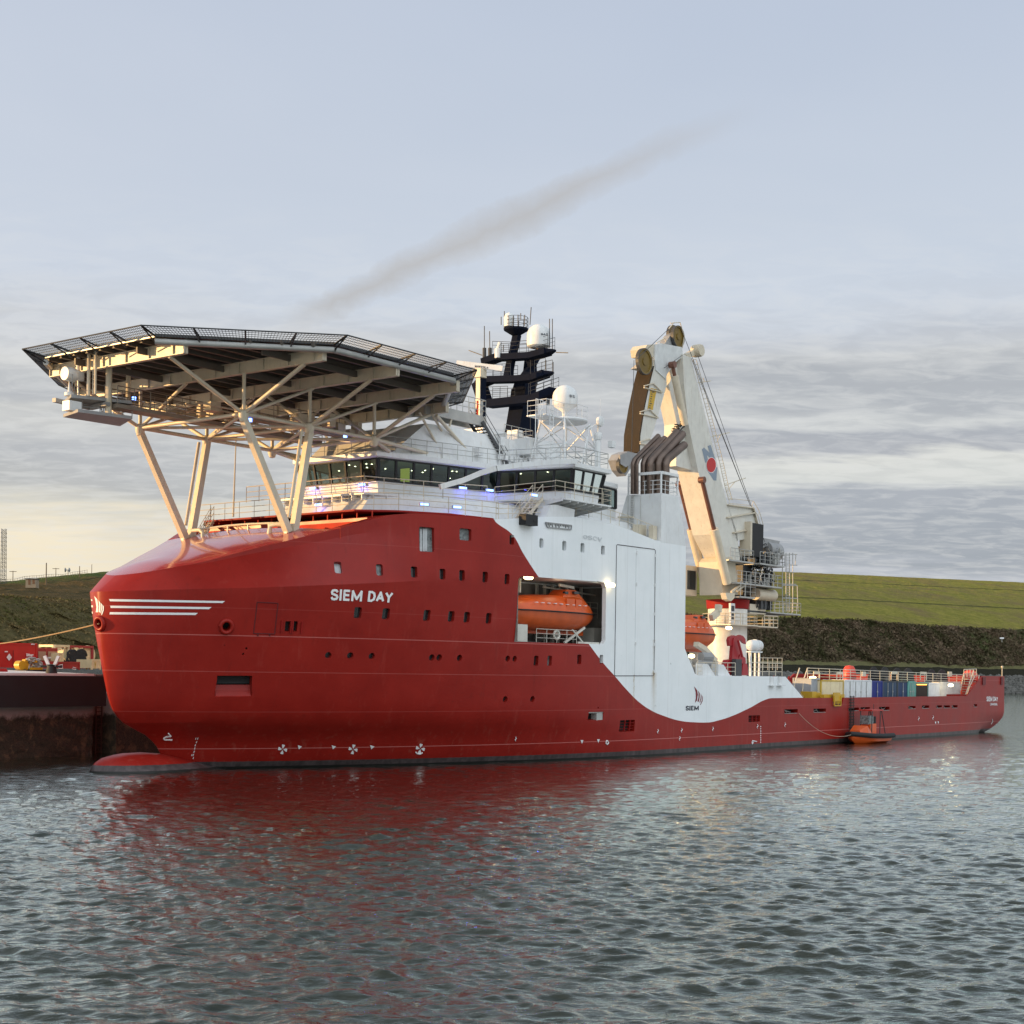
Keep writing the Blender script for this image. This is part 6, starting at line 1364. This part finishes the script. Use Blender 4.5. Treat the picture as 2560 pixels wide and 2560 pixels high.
# ------------------------------------------------------------------ terrain
def vnoise(x, y, seed=0):
    xi, yi = np.floor(x).astype(int), np.floor(y).astype(int); xf, yf = x-xi, y-yi; u, v = xf*xf*(3-2*xf), yf*yf*(3-2*yf)
    def h(a, b): n = (a*374761393+b*668265263+seed*1442695) & 0x7fffffff; n = ((n ^ (n >> 13))*1274126177) & 0x7fffffff; return ((n ^ (n >> 16)) & 0xffff)/65535.
    return (h(xi,yi)*(1-u)+h(xi+1,yi)*u)*(1-v)+(h(xi,yi+1)*(1-u)+h(xi+1,yi+1)*u)*v
def fbm(x, y, o=5, s=0, g=.5):
    r = 0; a = 1; t = 0
    for k in range(o): r = r+a*vnoise(x*2**k, y*2**k, s+k); t += a; a *= g
    return r/t
xs = np.concatenate([np.arange(-700, -30, 14), np.arange(-30, 290, 1.6), np.arange(290, 1700, 14), np.arange(1700, 2600, 2.0), np.arange(2600, 3300, 14)])
def horiz(x): return Y0+RO*(x-1280)
D0 = np.interp(xs, [-700,0,300,2560,3300], [250,285,320,655,740]); HC = np.interp(xs, [-700,0,300,1700,2100,2560,3300], [21,22,22,30,31,30,27])
yS = np.interp(xs, [-700,0,90,190,258,700,1700,1990,2560,3300], [1475,1456,1447,1437,1430,1420,1420,1432,1457,1500]); RSK = np.interp(xs, [-700,0,300,1500,2560,3300], [150,150,160,300,340,340])
ws = np.concatenate([np.linspace(0,.1,10), np.linspace(.11,.19,8), np.linspace(.2,.46,95), np.linspace(.47,1,70), np.linspace(1.05,1.6,10)])
RC_ = np.interp(xs, [0,300,2560], [60,60,62])
X = np.zeros((len(ws), len(xs))); Yw = X.copy(); Z = X.copy()
az = (xs-1280)/F*1.0
for i, w in enumerate(ws):
    r = np.where(w <= .1, w/.1*16, np.where(w <= .2, 16+(w-.1)/.1*10, np.where(w <= .46, 26+(w-.2)/.26*(RC_-26), RC_+(w-.46)/.54*(RSK-RC_))))
    d = D0+r; zs = H+d*(horiz(xs)-yS)/F; dS = D0+RSK; zS = H+dS*(horiz(xs)-yS)/F
    t = np.clip((w-.2)/.26, 0, 1); prof = np.where(w <= .1, -1+w/.1*7.5, np.where(w <= .2, 6.5+(w-.1)*50*np.where(xs > 900, 1, .3), np.where(xs > 900, 11.5, 8.)+(HC-np.where(xs > 900, 11.5, 8.))*(np.clip((t-.06)/.94,0,1)**.9)))
    if w > .46: q = (w-.46)/.54; prof = np.where(q <= 1, HC+(zS-HC)*(1-(1-np.minimum(q,1))**1.35), zS-(q-1)*30)
    xw = az*d; nz_ = fbm(xw/26., d/26.+w*2, 5, 3)-.5; n2 = fbm(xw/4.5, d/4.5, 4, 9)-.5; env = np.sin(np.pi*np.clip((w-.18)/.30,0,1))**.7 if w > .18 else 0
    lf = np.where(xs < 900, 1.7, 1.); dd = d+env*nz_*26*lf; prof = prof+env*(n2*3.0+nz_*6*lf)+(n2*.5 if w > .46 else 0)*(1 if w < .98 else .3)
    left = xs < 900; prof = np.where(left & (w > .40) & (w < 1), prof+ (fbm(xw/14., d/14., 4, 21)-.5)*4.0*(1-abs(w-.7)/.3).clip(0,1), prof) if w > .4 else prof
    X[i], Yw[i], Z[i] = az*dd, dd, prof
def terr_mat():
    m = bpy.data.materials.new('hillside'); m.use_nodes = True; nt = m.node_tree; b = nt.nodes['Principled BSDF']
    g = nd(nt, 'ShaderNodeNewGeometry'); tc = g.outputs['Position']; sp = nd(nt, 'ShaderNodeSeparateXYZ'); lk(nt, tc, sp.inputs[0])
    at_ = nd(nt, 'ShaderNodeAttribute', attribute_name='w'); w = at_.outputs['Fac']
    n1 = noise(nt, tc, .035, 8, .65, .3); n2 = noise(nt, tc, .22, 8, .7); n3 = noise(nt, tc, .9, 6, .7); n4 = noise(nt, mapv(nt, tc, .02, .16, .5), 1., 5, .6)
    grass = mixc(nt, ramp(nt, n2, .3, .7), (.16,.165,.026), (.36,.31,.07)); grass = mixc(nt, ramp(nt, n1, .45, .65), grass, (.23,.175,.07)); grass = mixc(nt, mth(nt,'MULTIPLY',ramp(nt, n3, .5, .7),.5), grass, (.045,.06,.014))
    scrub = mixc(nt, ramp(nt, n2, .38, .62), (.035,.027,.017), (.15,.105,.065)); scrub = mixc(nt, mth(nt,'MULTIPLY',ramp(nt, noise(nt, tc, .06, 5, .6, .8), .50, .60),.75), scrub, (.018,.015,.010)); scrub = mixc(nt, mth(nt,'MULTIPLY',ramp(nt, n1, .50, .58),.8), scrub, (.085,.11,.035)); scrub = mixc(nt, mth(nt,'MULTIPLY',ramp(nt, n3, .5, .66),.7), scrub, (.14,.105,.06)); scrub = mixc(nt, mth(nt,'MULTIPLY',ramp(nt, n3, .48, .36),.85), scrub, (.010,.010,.006))
    leftm = mth(nt, 'LESS_THAN', sp.outputs[0], -40.)
    heath = mixc(nt, ramp(nt, n2, .35, .65), (.16,.10,.04), (.07,.055,.02)); heath = mixc(nt, ramp(nt, n3, .55, .7), heath, (.24,.17,.07)); grassL = mixc(nt, ramp(nt, mth(nt,'ADD',w,mth(nt,'MULTIPLY',n2,.2)), .85, .95), heath, (.07,.10,.025))
    scrubL = mixc(nt, ramp(nt, n2, .35, .65), (.06,.05,.02), (.15,.12,.05)); scrubL = mixc(nt, ramp(nt, n3, .52, .7), scrubL, (.16,.12,.06))
    grass = mixc(nt, leftm, grass, grassL); scrub = mixc(nt, leftm, scrub, scrubL)
    wn = mth(nt, 'ADD', w, mth(nt, 'MULTIPLY', mth(nt, 'SUBTRACT', n2, .5), .035))
    c = mixc(nt, ramp(nt, wn, .455, .465), scrub, grass)
    c = mixc(nt, mth(nt, 'LESS_THAN', w, .19), c, mixc(nt, n3, (.012,.012,.008), (.05,.045,.03)))
    path_ = mth(nt, 'MULTIPLY', mth(nt, 'GREATER_THAN', w, .19), mth(nt, 'LESS_THAN', wn, .226)); c = mixc(nt, path_, c, mixc(nt, n3, (.12,.12,.05), (.2,.18,.09)))
    for w0 in (.60, .78): # field boundaries
        ln = mth(nt, 'LESS_THAN', mth(nt, 'ABSOLUTE', mth(nt, 'SUBTRACT', w, w0)), .004); c = mixc(nt, mth(nt,'MULTIPLY',ln,.7), c, (.03,.035,.015))
    c = mixc(nt, mth(nt, 'LESS_THAN', w, .1), c, mixc(nt, n3, (.05,.05,.045), (.2,.19,.17)))
    lk(nt, c, b.inputs['Base Color']); b.inputs['Roughness'].default_value = .95; b.inputs['Specular IOR Level'].default_value = .1
    bn = nd(nt, 'ShaderNodeBump'); bn.inputs['Strength'].default_value = 1.; bn.inputs['Distance'].default_value = 1.4; lk(nt, n3, bn.inputs['Height']); lk(nt, bn.outputs[0], b.inputs['Normal']); return m
nr, nc = X.shape; m = MB(); m.v = list(map(tuple, np.stack([X, Yw, Z], -1).reshape(-1, 3).tolist())); m.f = [(i*nc+j, i*nc+j+1, (i+1)*nc+j+1, (i+1)*nc+j) for i in range(nr-1) for j in range(nc-1)]; m.mi = [0]*len(m.f)
hills = m.build('hills', terr_mat(), fr='W', smooth=True, ang=180, recalc=False); hills['kind'] = 'structure'
atr = hills.data.attributes.new('w', 'FLOAT', 'POINT'); atr.data.foreach_set('value', np.repeat(ws, nc))
# scrub clumps on the cliff, as one mass of leaf tufts
def clumps(n, xr, wr, size, name, mt, label, cat):
    m = MB(); 
    px_ = rs.uniform(xr[0], xr[1], n); pw = rs.uniform(wr[0], wr[1], n); jx = np.searchsorted(xs, px_).clip(0, nc-1); iw = np.searchsorted(ws, pw).clip(0, nr-1); V = []; Fc = []
    for k in range(n):
        i, j = iw[k], jx[k]; c = np.array([X[i,j], Yw[i,j], Z[i,j]]); s = size*rs.uniform(.5, 1.5)
        for t in range(5):
            o = c+rs.uniform(-1,1,3)*s*[1,1,.6]+[0,0,s*.5]; d1 = rs.uniform(-1,1,3)*s*.5; d2 = rs.uniform(-1,1,3)*s*.5; b = len(V); V += [tuple(o-d1), tuple(o+d2), tuple(o+d1), tuple(o-d2)]; Fc.append((b,b+1,b+2,b+3))
    m.v = V; m.f = Fc; m.mi = [0]*len(Fc); return tag(m.build(name, mt, fr='W', recalc=False), label, cat, kind='stuff')
def leafm(nm, a, b):
    m = bpy.data.materials.new(nm); m.use_nodes = True; nt = m.node_tree; bs = nt.nodes['Principled BSDF']; g = nd(nt, 'ShaderNodeNewGeometry')
    lk(nt, mixc(nt, ramp(nt, noise(nt, g.outputs['Position'], .12, 6, .7), .4, .6), a, b), bs.inputs['Base Color']); bs.inputs['Roughness'].default_value = .9; bs.inputs['Specular IOR Level'].default_value = .1; return m
clumps(9000, (1690,2600), (.225,.45), .8, 'cliff_scrub', leafm('scrub_leaf', (.05,.05,.02), (.17,.12,.08)), 'brown winter scrub covering the steep bank behind the stern', 'scrub')
clumps(2500, (-30,290), (.2,.5), .3, 'hill_grass', leafm('grass_leaf', (.08,.08,.025), (.2,.14,.06)), 'rough tussock grass on the slope behind the quay', 'grass')
# rock armour along the far shore
m = MB(); ic = bmesh.new(); bmesh.ops.create_icosphere(ic, subdivisions=1, radius=1); iv = np.array([v.co[:] for v in ic.verts]); ifc = [tuple(v.index for v in f.verts) for f in ic.faces]; ic.free()
V = []; Fc = []
for k in range(5200):
    px_ = rs.uniform(1690, 2600); w = rs.uniform(.0,.105); j = min(nc-1, np.searchsorted(xs, px_)); i = min(nr-1, np.searchsorted(ws, w)); c = np.array([X[i,j], Yw[i,j], Z[i,j]]); s = rs.uniform(.5,1.25)
    b = len(V); V += (iv*(rs.uniform(.7,1.3,3)*s)*(1+rs.uniform(-.2,.2,(len(iv),1)))+c+[rs.uniform(-1,1),0,.2]).tolist(); Fc += [tuple(q+b for q in f) for f in ifc]
m.v = V; m.f = Fc; m.mi = [0]*len(Fc); tag(m.build('shore_rocks', mat('rock_grey', (.11,.105,.095), .85, var=.5, scale=.35), fr='W', recalc=False), 'grey rock armour heaped along the far shore', 'rocks', kind='stuff')
# distant poles, tower, shed, fence on the left skyline
def gz(px, w):
    j = min(nc-1, np.searchsorted(xs, px)); i = min(nr-1, np.searchsorted(ws, w)); return np.array([X[i,j], Yw[i,j], Z[i,j]])
def wpole(px, ytop, w, r, label, cross=False, name='utility_pole'):
    c = gz(px, w); top = wy(px, ytop, c[1])[2]; o = thing(name, label, 'pole', tuple(c), 'W', group='poles on the hill behind the quay'); m = MB(); m.tube((c[0],c[1],c[2]-1),(c[0],c[1],top), r, 6, r*.8); m.build('shaft', mat('pole_wood', (.10,.075,.05), .8), o, fr='W')
    if cross: m = MB(); m.beam((c[0]-1.0,c[1],top-.2),(c[0]+1.0,c[1],top-.2),.15,.15); m.build('crossarm', mat('pole_wood', (.1,.075,.05), .8), o, fr='W')
wpole(29,1427,.9,.12,'short pole with a crossarm near the lattice tower',True); wpole(112,1407,.72,.17,'tall bare wooden pole right of the shed'); wpole(135,1420,.95,.12,'pole with a crossarm right of the tall bare pole',True); wpole(195,1415,.82,.13,'bare pole before the rounded grass hill'); wpole(226,1411,.98,.1,'thin mast on top of the grass hill beside the bow')
c = gz(4,.8); o = thing('lattice_tower', 'steel lattice tower at the left edge of the skyline', 'tower', tuple(c), 'W'); top = wy(4,1322,c[1])[2]; m = MB(); wd = .62
for s in (-1,1):
    for t in (-1,1): m.tube((c[0]+s*wd,c[1]+t*wd,c[2]-1),(c[0]+s*wd*.75,c[1]+t*wd*.75,top),.07,5)
n = 13
for k in range(n):
    z0, z1 = c[2]+(top-c[2])*k/n, c[2]+(top-c[2])*(k+1)/n
    for t in (-1,1): m.tube((c[0]-wd,c[1]+t*wd,z0),(c[0]+wd,c[1]+t*wd,z1),.035,4); m.tube((c[0]+wd,c[1]+t*wd,z0),(c[0]-wd,c[1]+t*wd,z1),.035,4); m.tube((c[0]-wd,c[1]+t*wd,z0),(c[0]+wd,c[1]+t*wd,z0),.035,4)
m.build('lattice', DARK, o, fr='W')
c = gz(77,.66); o = thing('shed', 'small flat roofed stone shed on the hill behind the quay', 'shed', tuple(c), 'W'); zt = wy(77,1446,c[1])[2]; zb = wy(77,1460,c[1])[2]; x0, x1 = wy(64,1450,c[1])[0], wy(90,1450,c[1])[0]
m = MB(); m.box(x0,x1,c[1],c[1]+2.5,zb-1,zt-.2); m.build('wall', mat('shed_stone', (.28,.22,.15), .9), o, fr='W'); m = MB(); m.box(x0-.15,x1+.15,c[1]-.2,c[1]+2.7,zt-.2,zt); m.build('roof', DARK, o, fr='W'); m = MB(); m.box(x0+.7,x0+1.3,c[1]-.03,c[1],zb-.2,zt-.35); m.box(x1-.9,x1-.3,c[1]-.03,c[1],zb,zt-.35); m.build('door', mat('shed_door', (.16,.08,.04), .8), o, fr='W')
c = gz(170,.97); o = thing('twin_dish', 'pair of grey dish reflectors side by side on the skyline', 'antenna', tuple(c), 'W')
for x in (165,175): 
    p = Vector(wy(x,1425,c[1])); m = MB(); m.lathe(p, [(.75,-.25),(.45,0),(.05,.1),(.04,.2)], 12, ax=0); m.build('dish', GREY, o, fr='W', smooth=True)
m = MB(); p, q_ = Vector(wy(165,1425,c[1])), Vector(wy(175,1425,c[1])); m.beam(p, q_, .2, .2); m.tube((p+q_)/2, (((p+q_)/2).x, c[1], c[2]-1), .12); m.build('dish_mount', GREY, o, fr='W')
o = thing('hill_fence', 'pale post and rail fence along the skyline above the quay', 'fence', tuple(gz(60,.85)), 'W'); m = MB(); P = []
for k in range(40): px_ = -20+k*6.0; g_ = gz(px_,.85); P.append(Vector(g_))
for p in P: m.tube(p-Vector((0,0,.5)), p+Vector((0,0,1.3)), .04, 4)
for a, b in zip(P, P[1:]):
    for h in (.6, 1.2): m.tube(a+Vector((0,0,h)), b+Vector((0,0,h)), .035, 4)
m.build('posts_and_rails', DARK, o, fr='W')
c = gz(2505,.33); o = thing('bank_marker', 'small white sign half way up the scrubby bank', 'sign', tuple(c), 'W'); m = MB(); p = Vector(wy(2505,1595,c[1]-6)); m.box(p.x-.9,p.x+.9,p.y,p.y+.4,p.z-.4,p.z+.3); m.tube(p, p-Vector((0,0,2)), .06); m.build('sign_board', MW, o, fr='W')
# ------------------------------------------------------------------ WATER
rows = []; d = 17.0
while d < 420: rows.append(d); d += max(.05, d*d/(H*1500)*.42)
rows = np.array(rows); nxw = 900; uu = np.linspace(-.40, .40, nxw)
XX = uu[None,:]*rows[:,None]; YY = np.repeat(rows[:,None], nxw, 1); ZZ = np.zeros_like(XX)
rw = np.random.RandomState(11)
cell = np.maximum(rows*.8/nxw, np.gradient(rows))[:,None]
NW_ = 170; LM = .24*(6.0/.24)**rw.rand(NW_); SL = np.exp(-np.log(LM/.62)**2/(2*.62**2))+.22*np.exp(-np.log(LM/2.2)**2/(2*.4**2)); SL *= .21*math.sqrt(2)/math.sqrt((SL**2).sum())
for k in range(NW_):
    lam = LM[k]; a = rw.normal(math.radians(256), .5); kx, ky = math.cos(a)*2*math.pi/lam, math.sin(a)*2*math.pi/lam
    amp = SL[k]*lam/(2*math.pi); ph = rw.uniform(0, 6.28); fade = np.clip(lam/(cell*2.5)-.6, 0, 1)
    w_ = kx*XX+ky*YY+ph+1.3*np.sin(.23*XX+.31*YY+k)+.8*np.sin(.71*XX-.53*YY+2*k); ZZ += amp*fade*(np.sin(w_)-.28*np.cos(2*w_))
patch = .7+.6*fbm(XX/22, YY/22, 3, 40); ZZ *= patch
m = MB(); m.v = np.stack([XX, YY, ZZ], -1).reshape(-1,3).tolist()
nrw = len(rows); I = (np.arange(nrw-1)[:,None]*nxw+np.arange(nxw-1)[None,:]).reshape(-1); quads = np.stack([I, I+1, I+nxw+1, I+nxw], -1)
def water_mat():
    m = bpy.data.materials.new('sea_water'); m.use_nodes = True; nt = m.node_tree; b = nt.nodes['Principled BSDF']; g = nd(nt, 'ShaderNodeNewGeometry'); P_ = g.outputs['Position']
    b.inputs['Base Color'].default_value = (.014,.018,.013,1); b.inputs['Roughness'].default_value = .5; b.inputs['Specular IOR Level'].default_value = 0.
    h = noise(nt, mapv(nt, P_, .6, 1.7, 1), 2.2, 5, .6, .6); h2 = noise(nt, mapv(nt, P_, .3, .9, 1), 1.1, 4, .55, .8)
    hh = mth(nt, 'ADD', mth(nt, 'MULTIPLY', h, .05), mth(nt, 'MULTIPLY', h2, .06)); bn = nd(nt, 'ShaderNodeBump'); bn.inputs['Strength'].default_value = 1.; bn.inputs['Distance'].default_value = 1.; lk(nt, hh, bn.inputs['Height']); lk(nt, bn.outputs[0], b.inputs['Normal'])
    gl_ = nd(nt, 'ShaderNodeBsdfGlossy'); gl_.inputs['Roughness'].default_value = .03; gl_.inputs[0].default_value = (.91,.96,.91,1); lk(nt, bn.outputs[0], gl_.inputs['Normal'])
    fr_ = nd(nt, 'ShaderNodeFresnel'); fr_.inputs[0].default_value = 1.34; lk(nt, bn.outputs[0], fr_.inputs['Normal']); mx = nd(nt, 'ShaderNodeMixShader')
    lk(nt, mth(nt, 'MULTIPLY', fr_.outputs[0], 1.95, clamp=True), mx.inputs[0]); lk(nt, b.outputs[0], mx.inputs[1]); lk(nt, gl_.outputs[0], mx.inputs[2]); out = [x for x in nt.nodes if x.type == 'OUTPUT_MATERIAL'][0]; lk(nt, mx.outputs[0], out.inputs[0]); return m
WM = water_mat(); me = bpy.data.meshes.new('water'); me.vertices.add(nrw*nxw); me.vertices.foreach_set('co', np.stack([XX, YY, ZZ], -1).reshape(-1).astype(np.float32))
nq = len(quads); me.loops.add(nq*4); me.loops.foreach_set('vertex_index', quads.reshape(-1).astype(np.int32)); me.polygons.add(nq); me.polygons.foreach_set('loop_start', np.arange(0, nq*4, 4, dtype=np.int32)); me.polygons.foreach_set('loop_total', np.full(nq, 4, np.int32)); me.update(calc_edges=True)
me.polygons.foreach_set('use_smooth', [True]*nq); me.materials.append(WM); wo = bpy.data.objects.new('water', me); COL.objects.link(wo); wo['kind'] = 'structure'
m = MB(); R_ = 9000.; a0, a1 = 17.0, 419.
m.add([(-R_,-R_,-.12),(R_,-R_,-.12),(R_,R_,-.12),(-R_,R_,-.12)], [(0,1,2,3)]); o = m.build('sea', WM, fr='W', recalc=False); o['kind'] = 'structure'
# ------------------------------------------------------------------ light
SAZ, SEL = math.radians(-95), math.radians(6.5)      # azimuth from +Y (negative: left)
Sd = Vector((math.sin(SAZ)*math.cos(SEL), math.cos(SAZ)*math.cos(SEL), math.sin(SEL)))
sl = bpy.data.lights.new('sun', 'SUN'); sl.energy = 5.0; sl.color = (1,.60,.24); sl.angle = math.radians(.6); so = bpy.data.objects.new('sun', sl); COL.objects.link(so); so.rotation_euler = Sd.to_track_quat('Z', 'Y').to_euler()
w = bpy.data.worlds.new('World'); sc.world = w; w.use_nodes = True; nt = w.node_tree; nt.nodes.clear()
sky = nd(nt, 'ShaderNodeTexSky'); sky.sky_type = 'NISHITA'; sky.sun_disc = False; sky.sun_elevation = SEL; sky.sun_rotation = SAZ; sky.air_density = 1.0; sky.dust_density = 1.0
tc = nd(nt, 'ShaderNodeTexCoord').outputs['Generated']; sp = nd(nt, 'ShaderNodeSeparateXYZ'); lk(nt, tc, sp.inputs[0]); zc = mth(nt, 'MAXIMUM', sp.outputs[2], 0.)
den = mth(nt, 'ADD', zc, .10); cx, cy = mth(nt, 'DIVIDE', sp.outputs[0], den), mth(nt, 'DIVIDE', sp.outputs[1], den); cb = nd(nt, 'ShaderNodeCombineXYZ'); lk(nt, cx, cb.inputs[0]); lk(nt, cy, cb.inputs[1]); CV = cb.outputs[0]
n1 = noise(nt, mapv(nt, CV, .5, 1.25, 1), 1.3, 7, .55, .35); n2 = noise(nt, mapv(nt, CV, 1.0, 2.2, 1), 3.2, 6, .6, .6); n3 = noise(nt, CV, .5, 4, .5)
nsky = mixc(nt, 1., sky.outputs[0], (.085,.085,.085), 'MULTIPLY')
# thin high veil: blue-grey, brighter toward the sun side, plus added fill
el = zc; veil = mixc(nt, ramp(nt, el, .20, .40), (.50,.55,.62), (.39,.45,.56)); veil = mixc(nt, mth(nt, 'MULTIPLY', ramp(nt, sp.outputs[0], .1, -.35), .5), veil, (.50,.54,.62)); 
warm = mth(nt, 'MULTIPLY', ramp(nt, sp.outputs[0], .2, -.5), ramp(nt, el, .22, .0), clamp=True); veil = mixc(nt, warm, veil, (.95,.84,.62))
veil = mixc(nt, mth(nt, 'MULTIPLY', ramp(nt, n3, .35, .65), .22), veil, (.66,.69,.74))
veil = mixc(nt, ramp(nt, el, .40, .75), veil, (.36,.41,.46))
sky_fill = mth(nt, 'MAXIMUM', ramp(nt, mth(nt, 'ADD', mth(nt, 'MULTIPLY', el, .42), mth(nt, 'MULTIPLY', mth(nt, 'ADD', mth(nt, 'MULTIPLY', sp.outputs[1], -1.), mth(nt, 'MULTIPLY', sp.outputs[0], .5)), .75)), .30, .75), 0.); veil = mixc(nt, mth(nt,'MULTIPLY',sky_fill,1.,clamp=True), veil, (1.2,1.32,1.42))  # brightness added behind the camera and overhead to light the port side
# layered grey stratocumulus low down, warped by noise; the sun side is creamier
wel = mth(nt, 'ADD', sp.outputs[2], mth(nt, 'ADD', mth(nt, 'MULTIPLY', mth(nt, 'SUBTRACT', n1, .5), .085), mth(nt, 'MULTIPLY', mth(nt, 'SUBTRACT', n2, .5), .016)))
def cramp(pts):
    r = nd(nt, 'ShaderNodeValToRGB'); lk(nt, mth(nt, 'MULTIPLY', wel, 4., clamp=True), r.inputs[0]); e = r.color_ramp.elements
    e[0].position = 0; e[0].color = pts[0][1]+(1,); e[1].position = 1; e[1].color = pts[-1][1]+(1,)
    for p, c in pts[1:-1]: x = e.new(p*4); x.color = c+(1,)
    return r.outputs[0]
D_, M_, B_ = (.275,.30,.345), (.42,.44,.47), (.60,.60,.57)
rightc = cramp([(0,(.46,.49,.52)),(.03,(.43,.46,.50)),(.06,(.40,.42,.47)),(.078,D_),(.118,(.32,.34,.38)),(.128,(.56,.57,.55)),(.142,B_),(.148,(.36,.37,.40)),(.160,(.33,.345,.38)),(.170,(.52,.53,.53)),(.180,(.37,.385,.41)),(.192,(.36,.375,.40)),(.202,(.50,.51,.52)),(.214,(.43,.445,.48)),(.225,(.50,.52,.56)),(.25,(.46,.51,.59))])
leftc = cramp([(0,(.70,.58,.38)),(.03,(.74,.62,.42)),(.048,(.50,.46,.40)),(.062,(.76,.66,.48)),(.085,(.76,.67,.51)),(.098,(.56,.54,.48)),(.112,(.40,.405,.41)),(.140,(.37,.38,.40)),(.158,(.50,.50,.49)),(.170,(.39,.40,.42)),(.182,(.43,.44,.45)),(.195,(.54,.54,.53)),(.215,(.52,.53,.55)),(.25,(.52,.55,.60))])
low = mixc(nt, ramp(nt, mth(nt, 'ADD', sp.outputs[0], mth(nt, 'MULTIPLY', mth(nt, 'SUBTRACT', n3, .5), .25)), -.28, .16), leftc, rightc)
s1_ = mixc(nt, mth(nt, 'MULTIPLY', ramp(nt, wel, .25, .20), .92), veil, low)
n4 = noise(nt, mapv(nt, CV, 1.0, 1.5, 1), 7.5, 5, .6, .5)
rip = mth(nt, 'MULTIPLY', mth(nt, 'MULTIPLY', ramp(nt, el, .30, .20), ramp(nt, n4, .46, .64), clamp=True), .3); s1_ = mixc(nt, rip, s1_, (.66,.66,.65))
rip2 = mth(nt, 'MULTIPLY', mth(nt, 'MULTIPLY', mth(nt, 'MULTIPLY', ramp(nt, el, .27, .20), ramp(nt, el, .10, .14)), ramp(nt, n4, .5, .36), clamp=True), .2); s1_ = mixc(nt, rip2, s1_, (.33,.34,.37))
thin = mth(nt, 'MULTIPLY', ramp(nt, noise(nt, mapv(nt, CV, .7, .9, 1), 1.1, 6, .6, .8), .45, .7), .10); s1_ = mixc(nt, thin, s1_, (.62,.63,.68))
# smoke coloured old contrail: a band between two directions of the sky
def dirv(px, py): X_, Z_ = _xz(px, py); return Vector((X_, 1, Z_)).normalized()
c0, c1 = dirv(690,830), dirv(1900,270); nrm = c0.cross(c1).normalized(); mid_ = (c0+c1).normalized()
dt = nd(nt, 'ShaderNodeVectorMath', operation='DOT_PRODUCT'); nv = nd(nt, 'ShaderNodeVectorMath', operation='NORMALIZE'); lk(nt, tc, nv.inputs[0]); lk(nt, nv.outputs[0], dt.inputs[0]); dt.inputs[1].default_value = nrm
al = nd(nt, 'ShaderNodeVectorMath', operation='DOT_PRODUCT'); lk(nt, nv.outputs[0], al.inputs[0]); al.inputs[1].default_value = (c1-c0).normalized()
s0_, s1v = c0.dot((c1-c0).normalized()), c1.dot((c1-c0).normalized()); tt = ramp(nt, al.outputs['Value'], s0_, s1v)
wob = mth(nt, 'MULTIPLY', mth(nt, 'SUBTRACT', noise(nt, nv.outputs[0], 14, 3, .5), .5), .016); fine = mth(nt, 'MULTIPLY', mth(nt, 'SUBTRACT', noise(nt, nv.outputs[0], 60, 5, .65), .5), .012)
bow = mth(nt, 'MULTIPLY', mth(nt, 'MULTIPLY', tt, mth(nt, 'SUBTRACT', 1., tt)), .012)
dd_ = mth(nt, 'ABSOLUTE', mth(nt, 'ADD', mth(nt, 'ADD', mth(nt, 'ADD', dt.outputs['Value'], wob), fine), bow))
wid = mth(nt, 'ADD', .002, mth(nt, 'MULTIPLY', mth(nt, 'SUBTRACT', 1., mth(nt, 'ABSOLUTE', mth(nt, 'SUBTRACT', tt, .5))), .013))
cm_ = mth(nt, 'SUBTRACT', 1., mth(nt, 'DIVIDE', dd_, wid), clamp=True); cm_ = mth(nt, 'POWER', cm_, .8)
endf = mth(nt, 'MULTIPLY', ramp(nt, tt, .0, .12), ramp(nt, tt, 1.0, .6), clamp=True); cm_ = mth(nt, 'MULTIPLY', mth(nt, 'MULTIPLY', cm_, endf), .7, clamp=True)
s1_ = mixc(nt, cm_, s1_, (.40,.385,.375))
tot = mixc(nt, .90, nsky, s1_); lowdark = mixc(nt, ramp(nt, sp.outputs[2], -.02, 0.), (.05,.06,.06), tot)
bg = nd(nt, 'ShaderNodeBackground'); lk(nt, lowdark, bg.inputs[0]); bg.inputs[1].default_value = 1.0; ow = nd(nt, 'ShaderNodeOutputWorld'); lk(nt, bg.outputs[0], ow.inputs[0])
# ------------------------------------------------------------------ camera and output
cd = bpy.data.cameras.new('camera'); cam = bpy.data.objects.new('camera', cd); COL.objects.link(cam); sc.camera = cam
cam.location = (0, 0, H); cd.sensor_width = 36; cd.lens = 36*F/2560; cd.shift_y = (Y0-1280)/2560.; cd.clip_end = 30000
R = Matrix.Rotation(math.pi/2, 4, 'X') @ Matrix.Rotation(RO, 4, 'Z'); cam.rotation_euler = R.to_euler()
sc.view_settings.view_transform = 'Standard'; sc.view_settings.look = 'None'; sc.view_settings.exposure = .38; sc.view_settings.gamma = 1
sc.cycles.max_bounces = 6; sc.cycles.diffuse_bounces = 3; sc.cycles.glossy_bounces = 3; sc.cycles.transparent_max_bounces = 10
sc.cycles.use_denoising = True
sc.cycles.sample_clamp_indirect = 6.
